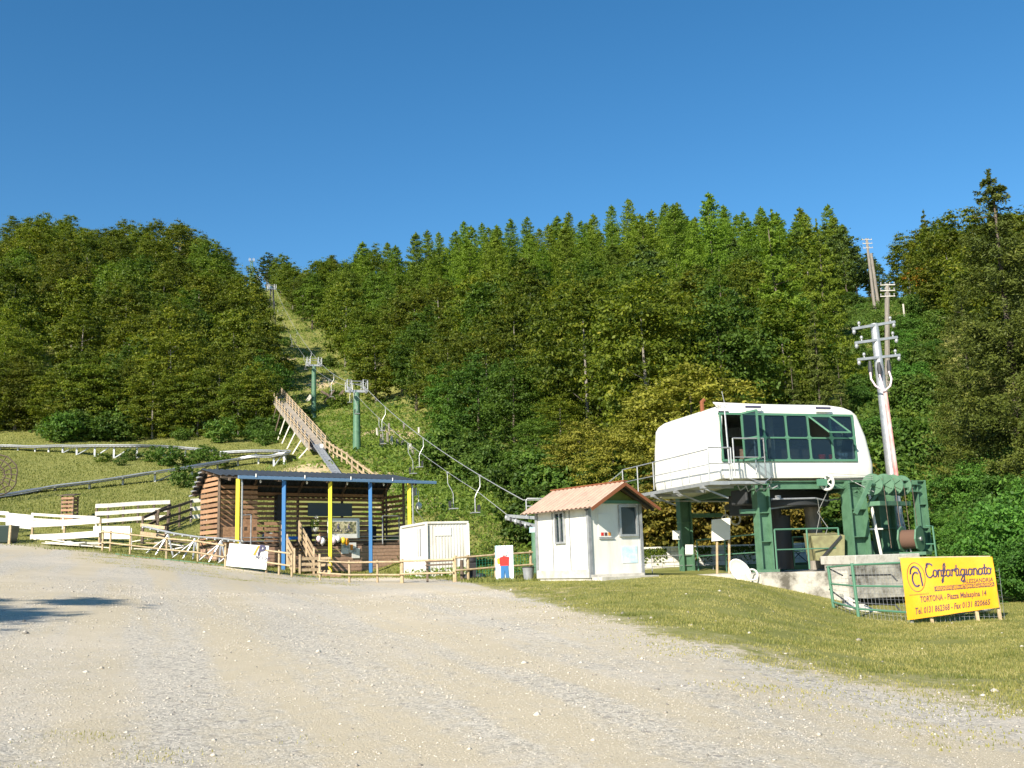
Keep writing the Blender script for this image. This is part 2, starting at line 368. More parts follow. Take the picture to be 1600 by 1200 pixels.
def ground_material():
    m = bpy.data.materials.new('ground_surface'); m.use_nodes = True; t = m.node_tree; L = t.links; N = t.nodes.new
    b = t.nodes['Principled BSDF']; b.inputs['Roughness'].default_value = .95; b.inputs['Specular IOR Level'].default_value = .15
    pos = N('ShaderNodeNewGeometry').outputs['Position']
    def noise(sc, det=5, ro=.6, vec=pos):
        n = N('ShaderNodeTexNoise'); n.inputs['Scale'].default_value = sc; n.inputs['Detail'].default_value = det; n.inputs['Roughness'].default_value = ro; L.new(vec, n.inputs['Vector']); return n.outputs[0]
    def mr(s, a, b_, c=0., d=1.):
        r = N('ShaderNodeMapRange'); r.inputs[1].default_value = a; r.inputs[2].default_value = b_; r.inputs[3].default_value = c; r.inputs[4].default_value = d; L.new(s, r.inputs[0]); return r.outputs[0]
    def mix(f, a, b_):
        x = N('ShaderNodeMix'); x.data_type = 'RGBA'; L.new(f, x.inputs[0])
        for i, v in ((6, a), (7, b_)):
            if isinstance(v, tuple): x.inputs[i].default_value = (*v, 1)
            else: L.new(v, x.inputs[i])
        return x.outputs[2]
    def math_(op, a, b_):
        x = N('ShaderNodeMath'); x.operation = op
        for i, v in ((0, a), (1, b_)):
            if isinstance(v, (int, float)): x.inputs[i].default_value = v
            else: L.new(v, x.inputs[i])
        return x.outputs[0]
    def vor(sc):
        v = N('ShaderNodeTexVoronoi'); v.inputs['Scale'].default_value = sc; L.new(pos, v.inputs['Vector']); return v
    ga = N('ShaderNodeAttribute'); ga.attribute_name = 'gravel'; ba = N('ShaderNodeAttribute'); ba.attribute_name = 'bare'
    # gravel: pale stone chips in sandy fines
    v1 = vor(34); v2 = vor(13)
    sep = N('ShaderNodeSeparateColor'); L.new(v1.outputs['Color'], sep.inputs[0])
    chips = mix(sep.outputs[0], (.36,.325,.265), (.69,.63,.52))
    sep2 = N('ShaderNodeSeparateColor'); L.new(v2.outputs['Color'], sep2.inputs[0])
    chips = mix(mr(sep2.outputs[1], .93, .97), chips, (.34,.31,.27))
    def dot(v_):
        x = N('ShaderNodeVectorMath'); x.operation = 'DOT_PRODUCT'; x.inputs[1].default_value = v_; L.new(pos, x.inputs[0]); return x.outputs['Value']
    mp = N('ShaderNodeCombineXYZ'); L.new(dot((.02,-.06,0)), mp.inputs[0]); L.new(dot((.80,.30,0)), mp.inputs[1])
    sand = mix(noise(3.0, 8, .7), (.49,.415,.285), (.63,.545,.395))
    tracks = noise(1.0, 4, .55, mp.outputs[0])
    grav = mix(mr(math_('ADD', tracks, math_('MULTIPLY', noise(5, 4), .35)), .60, .76), sand, chips)
    grav = mix(mr(noise(.22, 4), .52, .75), grav, mix(noise(9,4), (.60,.52,.40), (.70,.62,.50)))
    # grass: olive green to straw
    g1 = mix(mr(noise(1.1, 7, .7), .32, .68), (.155,.17,.036), (.36,.33,.12))
    g1 = mix(mr(noise(.25, 5, .6), .35, .7), g1, (.28,.27,.085))
    g1 = mix(mr(noise(16, 4, .8), .35, .75), g1, (.17,.19,.04))
    w = vor(5.5); ws = N('ShaderNodeSeparateColor'); L.new(w.outputs['Color'], ws.inputs[0])
    litter = math_('MULTIPLY', mr(ws.outputs[2], .975, .985), mr(w.outputs['Distance'], .16, .06))
    g1 = mix(litter, g1, (.62,.58,.48))
    g1 = mix(mr(math_('ADD', ba.outputs['Fac'], math_('MULTIPLY', math_('SUBTRACT', noise(1.6, 7, .7), .5), 1.6)), .42, .62), g1, mix(noise(4,5), (.48,.36,.19), (.62,.50,.30)))
    fac = math_('ADD', ga.outputs['Fac'], math_('MULTIPLY', math_('SUBTRACT', noise(.55, 8, .75), .5), .80))
    fac = math_('ADD', fac, math_('MULTIPLY', math_('SUBTRACT', noise(7, 4, .7), .5), .40))
    g1 = mix(math_('MULTIPLY', mr(fac, .22, .50), mr(noise(2.4, 6, .75), .38, .62)), g1, mix(noise(11, 4, .7), (.36,.30,.15), (.60,.53,.38)))
    col = mix(mr(fac, .50, .56), g1, grav)
    L.new(col, b.inputs['Base Color'])
    bp = N('ShaderNodeBump'); bp.inputs['Strength'].default_value = .55; bp.inputs['Distance'].default_value = .03
    hgt = math_('ADD', math_('MULTIPLY', v1.outputs['Distance'], -.45), noise(26, 7, .8)); L.new(hgt, bp.inputs['Height']); L.new(bp.outputs[0], b.inputs['Normal'])
    return m
for a_ in ((520,752,6,4),(470,735,3,3),(605,745,2.5,2.5),(650,785,3,2.5),(408,505,3,4),(450,560,2,3),(500,600,3,5),(705,735,3,4),(610,680,4,5)): earth_dirt = np.maximum(earth_dirt, spot(*a_))
for a_ in ((770,925,7,3.0),(840,930,5,2.0)): earth_dirt = np.maximum(earth_dirt, .42*spot(*a_))
M['ground'] = ground_material()
cg = .25*(GRV[:-1,:-1]+GRV[:-1,1:]+GRV[1:,1:]+GRV[1:,:-1]) > .5
tag(grid_obj('gravel_lot', cg, M['ground']), kind='structure')
tag(grid_obj('ground', ~cg, M['ground']), kind='structure')
# ------------------------------------------------------------------ foliage
def leaves(name, C, Nn, Sz, T, m, asp=.55):
    n = len(C); r = rng.normal(size=(n,3)); t1 = np.cross(Nn, r); t1 /= np.linalg.norm(t1, axis=1)[:,None]+1e-9
    t2 = np.cross(Nn, t1); t2 /= np.linalg.norm(t2, axis=1)[:,None]+1e-9; s = Sz[:,None]
    V = np.stack([C+t1*s, C+t2*s*asp, C-t1*s, C-t2*s*asp], 1).reshape(-1,3)
    me = bpy.data.meshes.new(name); me.vertices.add(4*n); me.vertices.foreach_set('co', V.ravel())
    me.loops.add(4*n); me.polygons.add(n); me.loops.foreach_set('vertex_index', np.arange(4*n, dtype=np.int32)); me.polygons.foreach_set('loop_start', np.arange(n, dtype=np.int32)*4)
    me.update(calc_edges=True)
    a = me.attributes.new('tint', 'FLOAT', 'FACE'); a.data.foreach_set('value', np.clip(T, 0, 1).astype(np.float32))
    me.materials.append(m); return me
def nrm(v): return v/(np.linalg.norm(v, axis=1)[:,None]+1e-9)
def broad(name, m, Ht, R, z0, nc, nl, leaf, flat=.6, wide=.9, seed=0, droop=0.):
    """rounded broadleaf crown: leaf clumps spread through an uneven egg-shaped volume"""
    g = np.random.default_rng(seed)
    d = nrm(g.normal(size=(nc,3))); ph = g.uniform(0, 6.3, 4)
    lob = 1 + .16*np.sin(3*np.arctan2(d[:,1],d[:,0])+ph[0]) + .12*np.sin(5*d[:,2]*2+ph[1])
    rr = g.uniform(.18, 1, nc)**.33*lob
    hz = (Ht-z0)/2; cz = z0+hz*.94
    cc = d*rr[:,None]; taper = np.where(cc[:,2] > 0, 1-.28*cc[:,2]**2, 1-.15*np.abs(cc[:,2]))
    cen = np.stack([cc[:,0]*R*taper*.86, cc[:,1]*R*taper*.86, cz+cc[:,2]*hz*.88], 1)
    cr = R*g.uniform(.09, .25, nc)*wide; ct = g.uniform(0, 1, nc)
    k = g.choice(nc, nl, p=cr**2/np.sum(cr**2))
    q = nrm(g.normal(size=(nl,3))); q[:,2] = np.where(g.random(nl) < .65, np.abs(q[:,2]), q[:,2]); ql = np.abs(g.normal(size=nl))*.62
    off = q*ql[:,None]*cr[k][:,None]; off[:,2] *= flat; off[:,2] -= droop*.5*np.linalg.norm(off[:,:2], axis=1)
    C = cen[k]+off
    out = nrm(cen[k]-np.array([0,0,cz-.2*hz]))
    Nn = nrm(q*.55+out*.35+np.array([0,0,.55])+g.normal(size=(nl,3))*.62)
    T = .5*ct[k]+.5*g.random(nl)
    return leaves(name, C, Nn, leaf*g.uniform(.7,1.3,nl), T, m)
def conifer(name, m, Ht, R, z0, nb, nl, leaf, hang=.25, pw=.85, seed=0, up=0., thin=.16, asp=.35, whorl=0):
    """whorled branches that droop and carry hanging sprays"""
    g = np.random.default_rng(seed)
    zb = z0+(Ht-z0)*g.uniform(0, 1, nb)**1.15
    if whorl: zb = z0+np.round((zb-z0)/whorl)*whorl+g.normal(size=nb)*.09
    fr = (zb-z0)/(Ht-z0)
    fr = np.clip(fr, 0, 1); Lb = R*(1-fr)**pw*g.uniform(.62, 1.12, nb)+.12; az = g.uniform(0, 2*PI, nb)
    k = g.choice(nb, nl, p=(Lb+.35)**1.15/np.sum((Lb+.35)**1.15)); tt = g.uniform(.08, 1, nl)**.75
    r = Lb[k]*tt; side = g.normal(size=nl)*thin*Lb[k]*(1.15-tt*.8)
    a = az[k]; x = np.cos(a)*r-np.sin(a)*side; y = np.sin(a)*r+np.cos(a)*side
    dz = up*r - .34*hang*2.2*r + .22*hang*2.2*r*tt**2 - np.abs(g.normal(size=nl))*hang*.55*np.minimum(1.2, .25+Lb[k]*.35)
    C = np.stack([x, y, zb[k]+dz], 1)
    Nn = nrm(np.stack([np.cos(a)*.45, np.sin(a)*.45, np.full(nl,.6)], 1)+g.normal(size=(nl,3))*.5)
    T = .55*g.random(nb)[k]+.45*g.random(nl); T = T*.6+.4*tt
    top = g.random(nl) < .003; C[top] = np.stack([g.normal(size=top.sum())*.05, g.normal(size=top.sum())*.05, Ht+.3-g.random(top.sum())*1.6], 1)
    return leaves(name, C, Nn, leaf*g.uniform(.7,1.35,nl), T, m, asp)
def trunk_mesh(name, m, Ht, r, limbs=7, spread=2.2, z0=2.0, conif=False, seed=0):
    g = random.Random(seed); b = MB(); top = Ht*(.93 if conif else .72); lean = (g.uniform(-.02,.02)*Ht, g.uniform(-.02,.02)*Ht)
    P = lambda t: Vector((lean[0]*t*t+.06*math.sin(5*t), lean[1]*t*t, top*t))
    b.tube([P(i/5)-Vector((0,0,.35 if i == 0 else 0)) for i in range(6)], [r*1.25]+[r*(1-.17*i) for i in range(1,6)], 7)
    for i in range(limbs):
        t_ = g.uniform(.25,.92); a = g.uniform(0,2*PI); p = P(t_); L = spread*g.uniform(.55,1)*(1-t_*.5); up = .0 if conif else .55
        q = p+Vector((math.cos(a)*L*.5, math.sin(a)*L*.5, L*.5*up)); q2 = p+Vector((math.cos(a)*L, math.sin(a)*L, L*up*1.15))
        b.tube([p, q, q2], [r*.33*(1.1-t_*.6), r*.2*(1.1-t_*.6), r*.06], 4, cap=False)
    me = bpy.data.meshes.new(name); me.from_pydata(b.v, [], b.f); me.materials.append(m)
    for p in me.polygons: p.use_smooth = True
    return me
LM = {
 'beech': leafmat('beech_leaf', (.042,.076,.007), (.165,.200,.015), (.26,.24,.022), hv=.018),
 'ash':   leafmat('ash_leaf', (.042,.088,.010), (.142,.212,.020), (.20,.26,.03), hv=.02),
 'green': leafmat('maple_leaf', (.038,.092,.012), (.118,.212,.024), (.17,.27,.035), hv=.02),
 'yell':  leafmat('yellowing_leaf', (.115,.13,.015), (.32,.315,.04), (.44,.39,.07), hv=.008, vv=.12),
 'gold':  leafmat('golden_leaf', (.07,.075,.012), (.25,.20,.03), (.36,.21,.035), hv=.015, vv=.2),
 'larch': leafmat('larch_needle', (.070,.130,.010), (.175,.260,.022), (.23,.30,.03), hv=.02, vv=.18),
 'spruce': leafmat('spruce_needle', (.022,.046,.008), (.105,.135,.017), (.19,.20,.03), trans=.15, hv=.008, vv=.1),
 'pine':  leafmat('pine_needle', (.030,.065,.013), (.09,.135,.024), trans=.15, hv=.02, vv=.15),
 'herb':  leafmat('herb_leaf', (.060,.110,.014), (.175,.235,.032), (.28,.29,.06), hv=.01),
 'bush':  leafmat('bush_leaf', (.040,.090,.013), (.112,.190,.026), (.17,.23,.035), hv=.015),
 'rust':  leafmat('autumn_leaf', (.26,.12,.015), (.42,.22,.02), hv=0),
 'vine':  leafmat('lime_leaf', (.040,.105,.014), (.11,.24,.032), (.17,.31,.045), hv=.01),
}
TREES = {}
def kind(key, ht, crown, trunk): TREES.setdefault(key, []).append((ht, crown, trunk))
for i in range(4):
    kind('beech', 14, broad('beech_crown', LM['beech'], 14, 4.9, 1.0, 380, 20000, .165, flat=.42, wide=1.05, seed=i, droop=.12), trunk_mesh('beech_trunk', M['bark_pale'], 14, .24, seed=i))
    kind('ash', 14, broad('ash_crown', LM['ash'], 14, 4.6, 1.2, 320, 20000, .16, flat=.62, seed=10+i), trunk_mesh('ash_trunk', M['bark'], 14, .24, seed=20+i))
for i in range(3):
    kind('larch', 18, conifer('larch_crown', LM['larch'], 18, 3.9, 1.5, 420, 20000, .15, hang=.16, pw=.50, seed=30+i, up=.30, thin=.26, asp=.5), trunk_mesh('larch_trunk', M['bark'], 18, .22, 6, 2, conif=True, seed=30+i))
    kind('pine', 15, broad('pine_crown', LM['pine'], 15, 3.6, 3.2, 220, 13000, .18, flat=.4, wide=.9, seed=40+i), trunk_mesh('pine_trunk', M['bark'], 15, .22, seed=40+i))
for i in range(3):
    kind('green_near', 11, broad('maple_crown', LM['green'], 11, 4.2, .2, 380, 26000, .12, flat=.5, wide=.95, seed=50+i, droop=.2), trunk_mesh('maple_trunk', M['bark'], 11, .18, seed=50+i))
    kind('beech_near', 13, broad('beech_near_crown', LM['beech'], 13, 4.6, .2, 420, 26000, .125, flat=.38, wide=1.0, seed=60+i, droop=.18), trunk_mesh('beech_near_trunk', M['bark_pale'], 13, .2, seed=60+i))
for i in range(2):
    kind('yell_near', 10, broad('hornbeam_crown', LM['yell'], 10, 4.3, .2, 420, 28000, .115, flat=.35, wide=.9, seed=70+i, droop=.25), trunk_mesh('hornbeam_trunk', M['bark'], 10, .18, seed=70+i))
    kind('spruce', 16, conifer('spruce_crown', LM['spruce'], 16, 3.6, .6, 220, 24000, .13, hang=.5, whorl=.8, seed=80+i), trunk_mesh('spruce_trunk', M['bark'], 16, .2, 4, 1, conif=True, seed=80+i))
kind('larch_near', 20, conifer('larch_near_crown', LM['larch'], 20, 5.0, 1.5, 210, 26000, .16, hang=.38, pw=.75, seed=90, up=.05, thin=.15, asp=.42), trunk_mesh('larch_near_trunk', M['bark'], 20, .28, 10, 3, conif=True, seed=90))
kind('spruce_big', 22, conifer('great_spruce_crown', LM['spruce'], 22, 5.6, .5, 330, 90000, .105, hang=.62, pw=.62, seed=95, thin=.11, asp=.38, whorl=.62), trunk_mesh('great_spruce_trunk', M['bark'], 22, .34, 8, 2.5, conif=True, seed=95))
kind('shade', 13, broad('shade_crown', LM['ash'], 13, 4.4, 2.2, 40, 8000, .2, flat=.4, wide=.8, seed=99), trunk_mesh('shade_trunk', M['bark'], 13, .22, seed=99))
CNT = {}
def plant(key, x, y, sc, name, label, cat, group, zs=1.0, sink=.1):
    L_ = TREES[key]; ht, cr, tr = L_[CNT.get(key,0) % len(L_)]; CNT[key] = CNT.get(key,0)+1
    z = h(x, y)-sink; t_ = thing(name, label, cat, (x,y,z), group)
    rz = rnd.uniform(0, 2*PI); s3 = (sc, sc, sc*zs)
    for nm, me in (('crown', cr), ('trunk', tr)):
        o = link(nm, me); o.parent = t_; o.rotation_euler.z = rz; o.scale = s3
    return t_
def tree_at(key, px, Y, top_py, name, label, cat='tree', group=None, wide=1.0):
    """a tree in column px at distance Y whose top reaches picture row top_py"""
    p = at(px, Y); ht = TREES[key][0][0]; top = W(px, top_py, Y).z; sc = (top-p.z)/ht
    # the column of the top differs a little from that of the foot because the camera is tilted
    p2 = W(px, top_py, Y); w = max(.4, sc)*wide
    return plant(key, p2.x, Y, w, name, label, cat, group, zs=sc/w)

def poisson(xy, rmin):
    out = []
    for x, y, r in xy:
        if all((x-a)**2+(y-b)**2 > ((r+c)/2)**2 for a, b, c in out): out.append((x, y, r))
    return out
def rim_right(Y):   # corridor's right edge, picture column for each distance
    return np.interp(Y, [70, 80, 95, 107, 145, 200, 227, 318, 340], [860, 760, 690, 650, 545, 480, 452, 402, 392])
def rim_left(Y):
    return np.interp(Y, [95, 107, 125, 145, 200, 227, 300, 340], [395, 420, 425, 405, 372, 362, 338, 335])
cand = []
gq = np.random.default_rng(5)
# left forest
for _ in range(9000):
    Y = 106+gq.random()**.75*178; px = gq.uniform(-90, 440)
    x = (px-800)/F*Y
    if px > rim_left(Y)-1300/Y: continue
    if Y < 118 and 200 < px < 330 and False: continue
    cand.append((x, Y, 5.2+Y*.017))
L1 = poisson(cand, 6)
gl_ = [
 ('dark green beech in the forest left of the chairlift line', 'trees of the hillside forest left of the lift'),
]
for x, y, r in L1:
    k = rnd.random(); key = 'beech' if k < .72 else 'ash'
    near = y < 122
    if near: key = 'beech_near' if k < .75 else 'green_near'
    sc = rnd.uniform(.78, 1.12)*(.92 if y > 250 else 1)*(1.0 if not near else .95)
    plant(key, x, y, sc, 'forest_tree', 'broadleaf tree in the dense beech forest on the slope left of the chairlift line', 'tree', 'trees of the hillside forest left of the lift', zs=rnd.uniform(.9,1.12))
# middle forest
cand = []
for _ in range(16000):
    Y = 66+gq.random()**.8*222; px = gq.uniform(400, 1345); x = (px-800)/F*Y
    if px < rim_right(Y)+2600/Y: continue
    if Y < 172 and px+4.6/Y*F > 1345: continue
    if Y < 84 and px < 900: continue
    cand.append((x, Y, 5.0+Y*.0185 if Y < 180 else 7.6))
L2 = poisson(cand, 6)
for x, y, r in L2:
    px = 800+x/y*F; k = rnd.random()
    lar = np.interp(px, [560, 700, 900], [0, .62, .78])
    if y > 185 and k < lar: key = 'larch'
    elif y > 140 and px > 850 and k < .5: key = 'larch'
    elif y < 110: key = ('beech_near' if k < .55 else 'green_near')
    else: key = 'beech' if k < .5 else 'ash'
    if key != 'larch' and px > 1000 and y > 120 and rnd.random() < .3: key = 'pine'
    sc = rnd.uniform(.72, 1.08)
    if key == 'larch': sc = rnd.uniform(.82, 1.12)
    if key == 'larch':
        lb = ('larch_tree', 'light green conical larch on the ridge right of the chairlift line', 'tree', 'larches along the ridge')
    elif key == 'pine':
        lb = ('pine_tree', 'dark pine standing among the larches above the lift station', 'tree', 'pines above the station')
    else: lb = ('forest_tree', 'broadleaf tree in the mixed forest right of the chairlift line', 'tree', 'trees of the hillside forest right of the lift')
    plant(key, x, y, sc, *lb, zs=rnd.uniform(.9,1.16))
# right hand slope, behind the poles and the big spruces
cand = []
for _ in range(4000):
    Y = gq.uniform(60, 250); px = gq.uniform(1250, 1800); x = (px-800)/F*Y
    lo = np.interp(Y, [60, 90, 150, 175, 200], [1545, 1530, 1490, 1440, 1200])
    if px < lo: continue
    if Y > 185 and px < 1340: continue
    cand.append((x, Y, 5.2+Y*.018))
for x, y, r in poisson(cand, 6):
    k = rnd.random(); px = 800+x/y*F
    key = 'pine' if (y > 175 and px < 1420) else ('beech' if k < .6 else ('spruce' if k < .8 else 'ash'))
    sc = rnd.uniform(.75, 1.05)
    if y > 175 and px < 1430: sc *= .72
    plant(key, x, y, sc, 'forest_tree', 'tree on the steep slope behind the utility poles at the right', 'tree', 'trees of the slope behind the poles')
# single trees that stand out
tree_at('larch_near', 1205, 78, 330, 'larch_tree', 'tallest feathery yellow-green larch rising behind the white lift cabin', wide=.95)
tree_at('larch_near', 1120, 84, 395, 'larch_tree', 'feathery larch with thin crown left of the tallest larch behind the cabin', wide=.85)
tree_at('larch_near', 1275, 92, 345, 'larch_tree', 'feathery larch right of the tallest larch, beside the clearing with poles', wide=.8)
tree_at('spruce', 1268, 70, 470, 'spruce_tree', 'dark spruce right behind the white cabin, left of the big utility pole', wide=.8)
tree_at('spruce', 1308, 66, 560, 'spruce_tree', 'small dark spruce between the white cabin and the big utility pole', wide=.8)
tree_at('spruce', 1235, 62, 560, 'spruce_tree', 'dark spruce directly above the middle of the white cabin', wide=.9)
tree_at('beech_near', 1000, 86, 400, 'beech_tree', 'large dark green beech in the middle of the forest above the booth', wide=1.2)
tree_at('beech_near', 930, 92, 420, 'beech_tree', 'broad dark beech left of the large beech above the booth', wide=1.1)
tree_at('green_near', 850, 84, 560, 'maple_tree', 'bright blue-green tree left of the yellowing trees above the booth', wide=.8)
tree_at('green_near', 800, 82, 545, 'maple_tree', 'bright green tree at the foot of the forest right of the lift cable')
tree_at('green_near', 745, 88, 540, 'maple_tree', 'round green tree at the forest foot just right of the lift cable')
tree_at('green_near', 700, 97, 560, 'maple_tree', 'green tree whose crown hangs over the row of short pale posts')
tree_at('green_near', 838, 72, 640, 'maple_tree', 'green tree at the forest foot above the loading guide', wide=1.1)
tree_at('beech_near', 872, 76, 600, 'beech_tree', 'olive tree just left of the leftmost yellowing tree', wide=1.1)
for px_, i_ in zip((-40,-8,22,58,92,128,165,200,238,272,308,340,372,400), range(14)):
    p_ = at(px_, 106.5+(i_*5%4)*.8); plant('beech_near', p_.x, p_.y, .62+.05*(i_%3), 'forest_tree', 'x', 'tree', 'low trees at the edge of the left forest', zs=1.0+.08*(i_%2), sink=.6)
tree_at('yell_near', 905, 60, 640, 'hornbeam_tree', 'yellowing tree behind the red roofed booth, the leftmost of three')
tree_at('yell_near', 955, 56, 655, 'hornbeam_tree', 'yellowing tree straight behind the red roofed booth')
tree_at('yell_near', 1075, 58, 545, 'hornbeam_tree', 'tall yellowing tree behind the left end of the white cabin', wide=1.2)
tree_at('yell_near', 1010, 62, 590, 'hornbeam_tree', 'yellowing tree between the booth roof and the white cabin')
tree_at('yell_near', 1130, 52, 700, 'hornbeam_tree', 'low yellowing tree seen through the green legs of the station', wide=1.1)
tree_at('yell_near', 1230, 54, 690, 'hornbeam_tree', 'low golden tree seen under the cabin between the station legs', wide=1.1)
tree_at('yell_near', 1060, 50, 740, 'hornbeam_tree', 'low orange tinged tree right of the booth behind the white wall', wide=1.3)
tree_at('spruce_big', 1545, 47, 280, 'spruce_tree', 'tallest spruce at the right edge with brown cones at its tip', wide=1.15)
tree_at('spruce_big', 1632, 43, 300, 'spruce_tree', 'huge dark spruce cut off by the right picture edge', wide=.9)
tree_at('spruce_big', 1498, 56, 455, 'spruce_tree', 'dark spruce at the left foot of the tallest spruce', wide=1.15)
tree_at('beech', 1492, 128, 325, 'beech_tree', 'round dark beech on the skyline left of the tallest spruce', wide=1.05)
tree_at('beech', 1530, 105, 400, 'beech_tree', 'beech crown with a rusty patch left of the tallest spruce', wide=1.0)
tree_at('ash', 1590, 100, 330, 'beech_tree', 'broad dark crown filling the skyline right of the tallest spruce', wide=1.3)
tree_at('ash', 322, 236, 360, 'poplar_tree', 'pale grey-green tree on the left skyline beside the lift gap', wide=.8)
tree_at('pine', 418, 322, 391, 'pine_tree', 'dark rounded pine on the skyline right beside the topmost lift pylon', wide=1.1)
plant('shade', -22.0, 2.4, 1.25, 'shade_tree', 'tree beyond the left picture edge whose shadow falls on the gravel', 'tree', None)

for px, Y, k_, lb in ((368,332,'beech','small dark tree on the skyline just left of the topmost pylon'),(398,338,'pine','small pine on the skyline behind the topmost pylon'),(428,330,'beech','tree on the skyline right of the topmost pylon'),(446,328,'ash','broad tree on the skyline above the third pylon')):
    p = at(px, Y); plant(k_, p.x, p.y, .78, 'skyline_tree', lb, 'tree', None)
# ------------------------------------------------------------------ bushes
BUSH = [broad('bush_foliage', LM['bush'], 1.6, 1.3, -.1, 70, 1800, .095, flat=.8, wide=1.2, seed=200+i) for i in range(3)]
BUSHY = [broad('dry_bush_foliage', LM['herb'], 1.3, 1.3, -.1, 70, 1700, .095, flat=.7, wide=1.2, seed=210+i) for i in range(2)]
BIGB = [broad('shrub_foliage', LM['vine'], 3.2, 2.1, -.2, 260, 14000, .075, flat=.6, wide=1.0, seed=220+i) for i in range(2)]
MIDB = [broad('thicket_foliage', LM['bush'], 3.0, 2.2, -.2, 180, 5000, .125, flat=.7, wide=1.1, seed=230+i) for i in range(2)]
def bush(me, p, sc, label, group=None, name='bush', z=1.0, cat='bush'):
    o = link(name, me); o.location = (p[0], p[1], h(p[0], p[1])-.05); o.rotation_euler.z = rnd.uniform(0, 6.28); o.scale = (sc, sc*rnd.uniform(.85,1.15), sc*z)
    return tag(o, label, cat, group)
for i in range(46):
    px = rnd.uniform(60, 440); py = rnd.uniform(672, 697) if px > 330 else rnd.uniform(672, 692)
    p = G(px, py); bush(rnd.choice(BUSH+BUSHY+MIDB[:1]), p, rnd.uniform(.9, 1.7)*(.7 if i % 3 else 1), 'low bush in the thicket at the foot of the left forest', 'bushes at the foot of the left forest')
for px, py, sc, lb in ((188,728,.5,'tiny dark bush alone on the left meadow'),(290,762,1.0,'green bush under the lower coaster track'),(262,728,1.1,'leafy bush between the two coaster tracks'),(160,722,.7,'yellowish bush on the meadow below the upper coaster track'),
                       (240,722,.9,'green bush at the end of the upper coaster track'),(300,728,.9,'rounded bush behind the shed roof corner between the tracks'),(205,720,.7,'low scrubby bush under the upper coaster trestles'),(322,720,1.0,'bush right of the upper track end'),(345,728,.8,'small bush left of the coaster loop')):
    bush(rnd.choice(BUSH if 'yellow' not in lb else BUSHY), G(px, py), sc, lb)
# scrub along the right of the lift corridor, under the forest and up the line
for i in range(70):
    px = rnd.uniform(690, 1010); lo = np.interp(px, [690, 760, 850, 1010], [720, 740, 765, 790]); p = G(px, lo+rnd.uniform(-6, 34))
    bush(rnd.choice(BUSH+BUSHY+MIDB), p, rnd.uniform(.55, 1.15), 'bush in the overgrown strip between the lift cable and the forest', 'bushes right of the lift cable')
for i in range(26):
    Y = rnd.uniform(100, 300); px = rnd.uniform(rim_left(Y)-8, rim_right(Y)+12); p = at(px, Y)
    bush(rnd.choice(BUSH+BUSHY), p, rnd.uniform(.7, 1.5), 'scrubby bush on the cleared strip under the chairlift', 'bushes on the lift strip')
# shrubby clearing with the poles
for i in range(95):
    Y = 58+rnd.random()*115; lo = 1335 if Y < 90 else 1310; px = rnd.uniform(lo, 1475); p = at(px, Y)
    bush(rnd.choice(MIDB+BUSH+BUSHY[:1]+BIGB[:1]), p, rnd.uniform(.6, 1.15), 'shrub on the overgrown slope around the distant utility poles', 'shrubs on the slope with the poles', name='shrub')
for px, Y, sc, lb in ((1590,31,.85,'large leafy bright green shrub at the right edge of the grass'),(1552,35,.6,'bright green shrub left of the large one at the right edge'),(1505,38,.42,'green shrub just above the yellow banner'),(1462,42,.4,'green shrub right of the cable winch'),
                      (1618,33,.95,'tall leafy shrub cut by the right picture edge'),(1575,40,.7,'green shrub under the boughs of the tallest spruce'),(1604,29,.55,'lowest leafy shrub beside the banner at the right edge'),(1420,46,.55,'shrub behind the big utility pole foot'),(1480,47,.5,'shrub on the bank behind the winch'),(1530,46,.6,'shrub on the bank under the spruce')):
    bush(rnd.choice(BIGB), at(px, Y), sc, lb, name='shrub', z=1.1)
for i, (px, Y, lb) in enumerate(((1345,44,'dark thicket behind the green gable of the station'),(1380,52,'thicket seen right of the white cabin'),(1300,50,'thicket under the right end of the cabin'),(1430,56,'thicket on the slope right of the pole'),(880,50,'low thicket behind the booth roof'),(830,52,'thicket left of the booth roof'))):
    bush(MIDB[i % 2], at(px, Y), 1.0, lb, name='thicket')
YB = [broad('golden_foliage', LM['gold'], 3.4, 2.3, -.3, 200, 9000, .09, flat=.45, wide=1.0, seed=240+i, droop=.3) for i in range(2)]
for i, px in enumerate((1000,1030,1062,1095,1130,1165,1200,1238,1275,1312,1350)):
    bush(YB[i % 2], at(px, 45.5+(i*37%10)*.35), rnd.uniform(.85,1.1), ('%s golden-brown shrub from the left in the row behind the white stone wall' % ['first','second','third','fourth','fifth','sixth','seventh','eighth','ninth','tenth','last'][i]), 'golden shrubs behind the stone wall', name='shrub')
rp = W(1440, 434, 132)
mr_ = link('autumn_branch', broad('autumn_branch', LM['rust'], 2.6, 2.3, 0, 40, 1600, .16, seed=300)); mr_['kind'] = 'stuff'; mr_.location = (rp.x, rp.y, rp.z-1); tag(mr_, 'rust coloured leaves on the dark beech by the skyline at the right', 'branch')

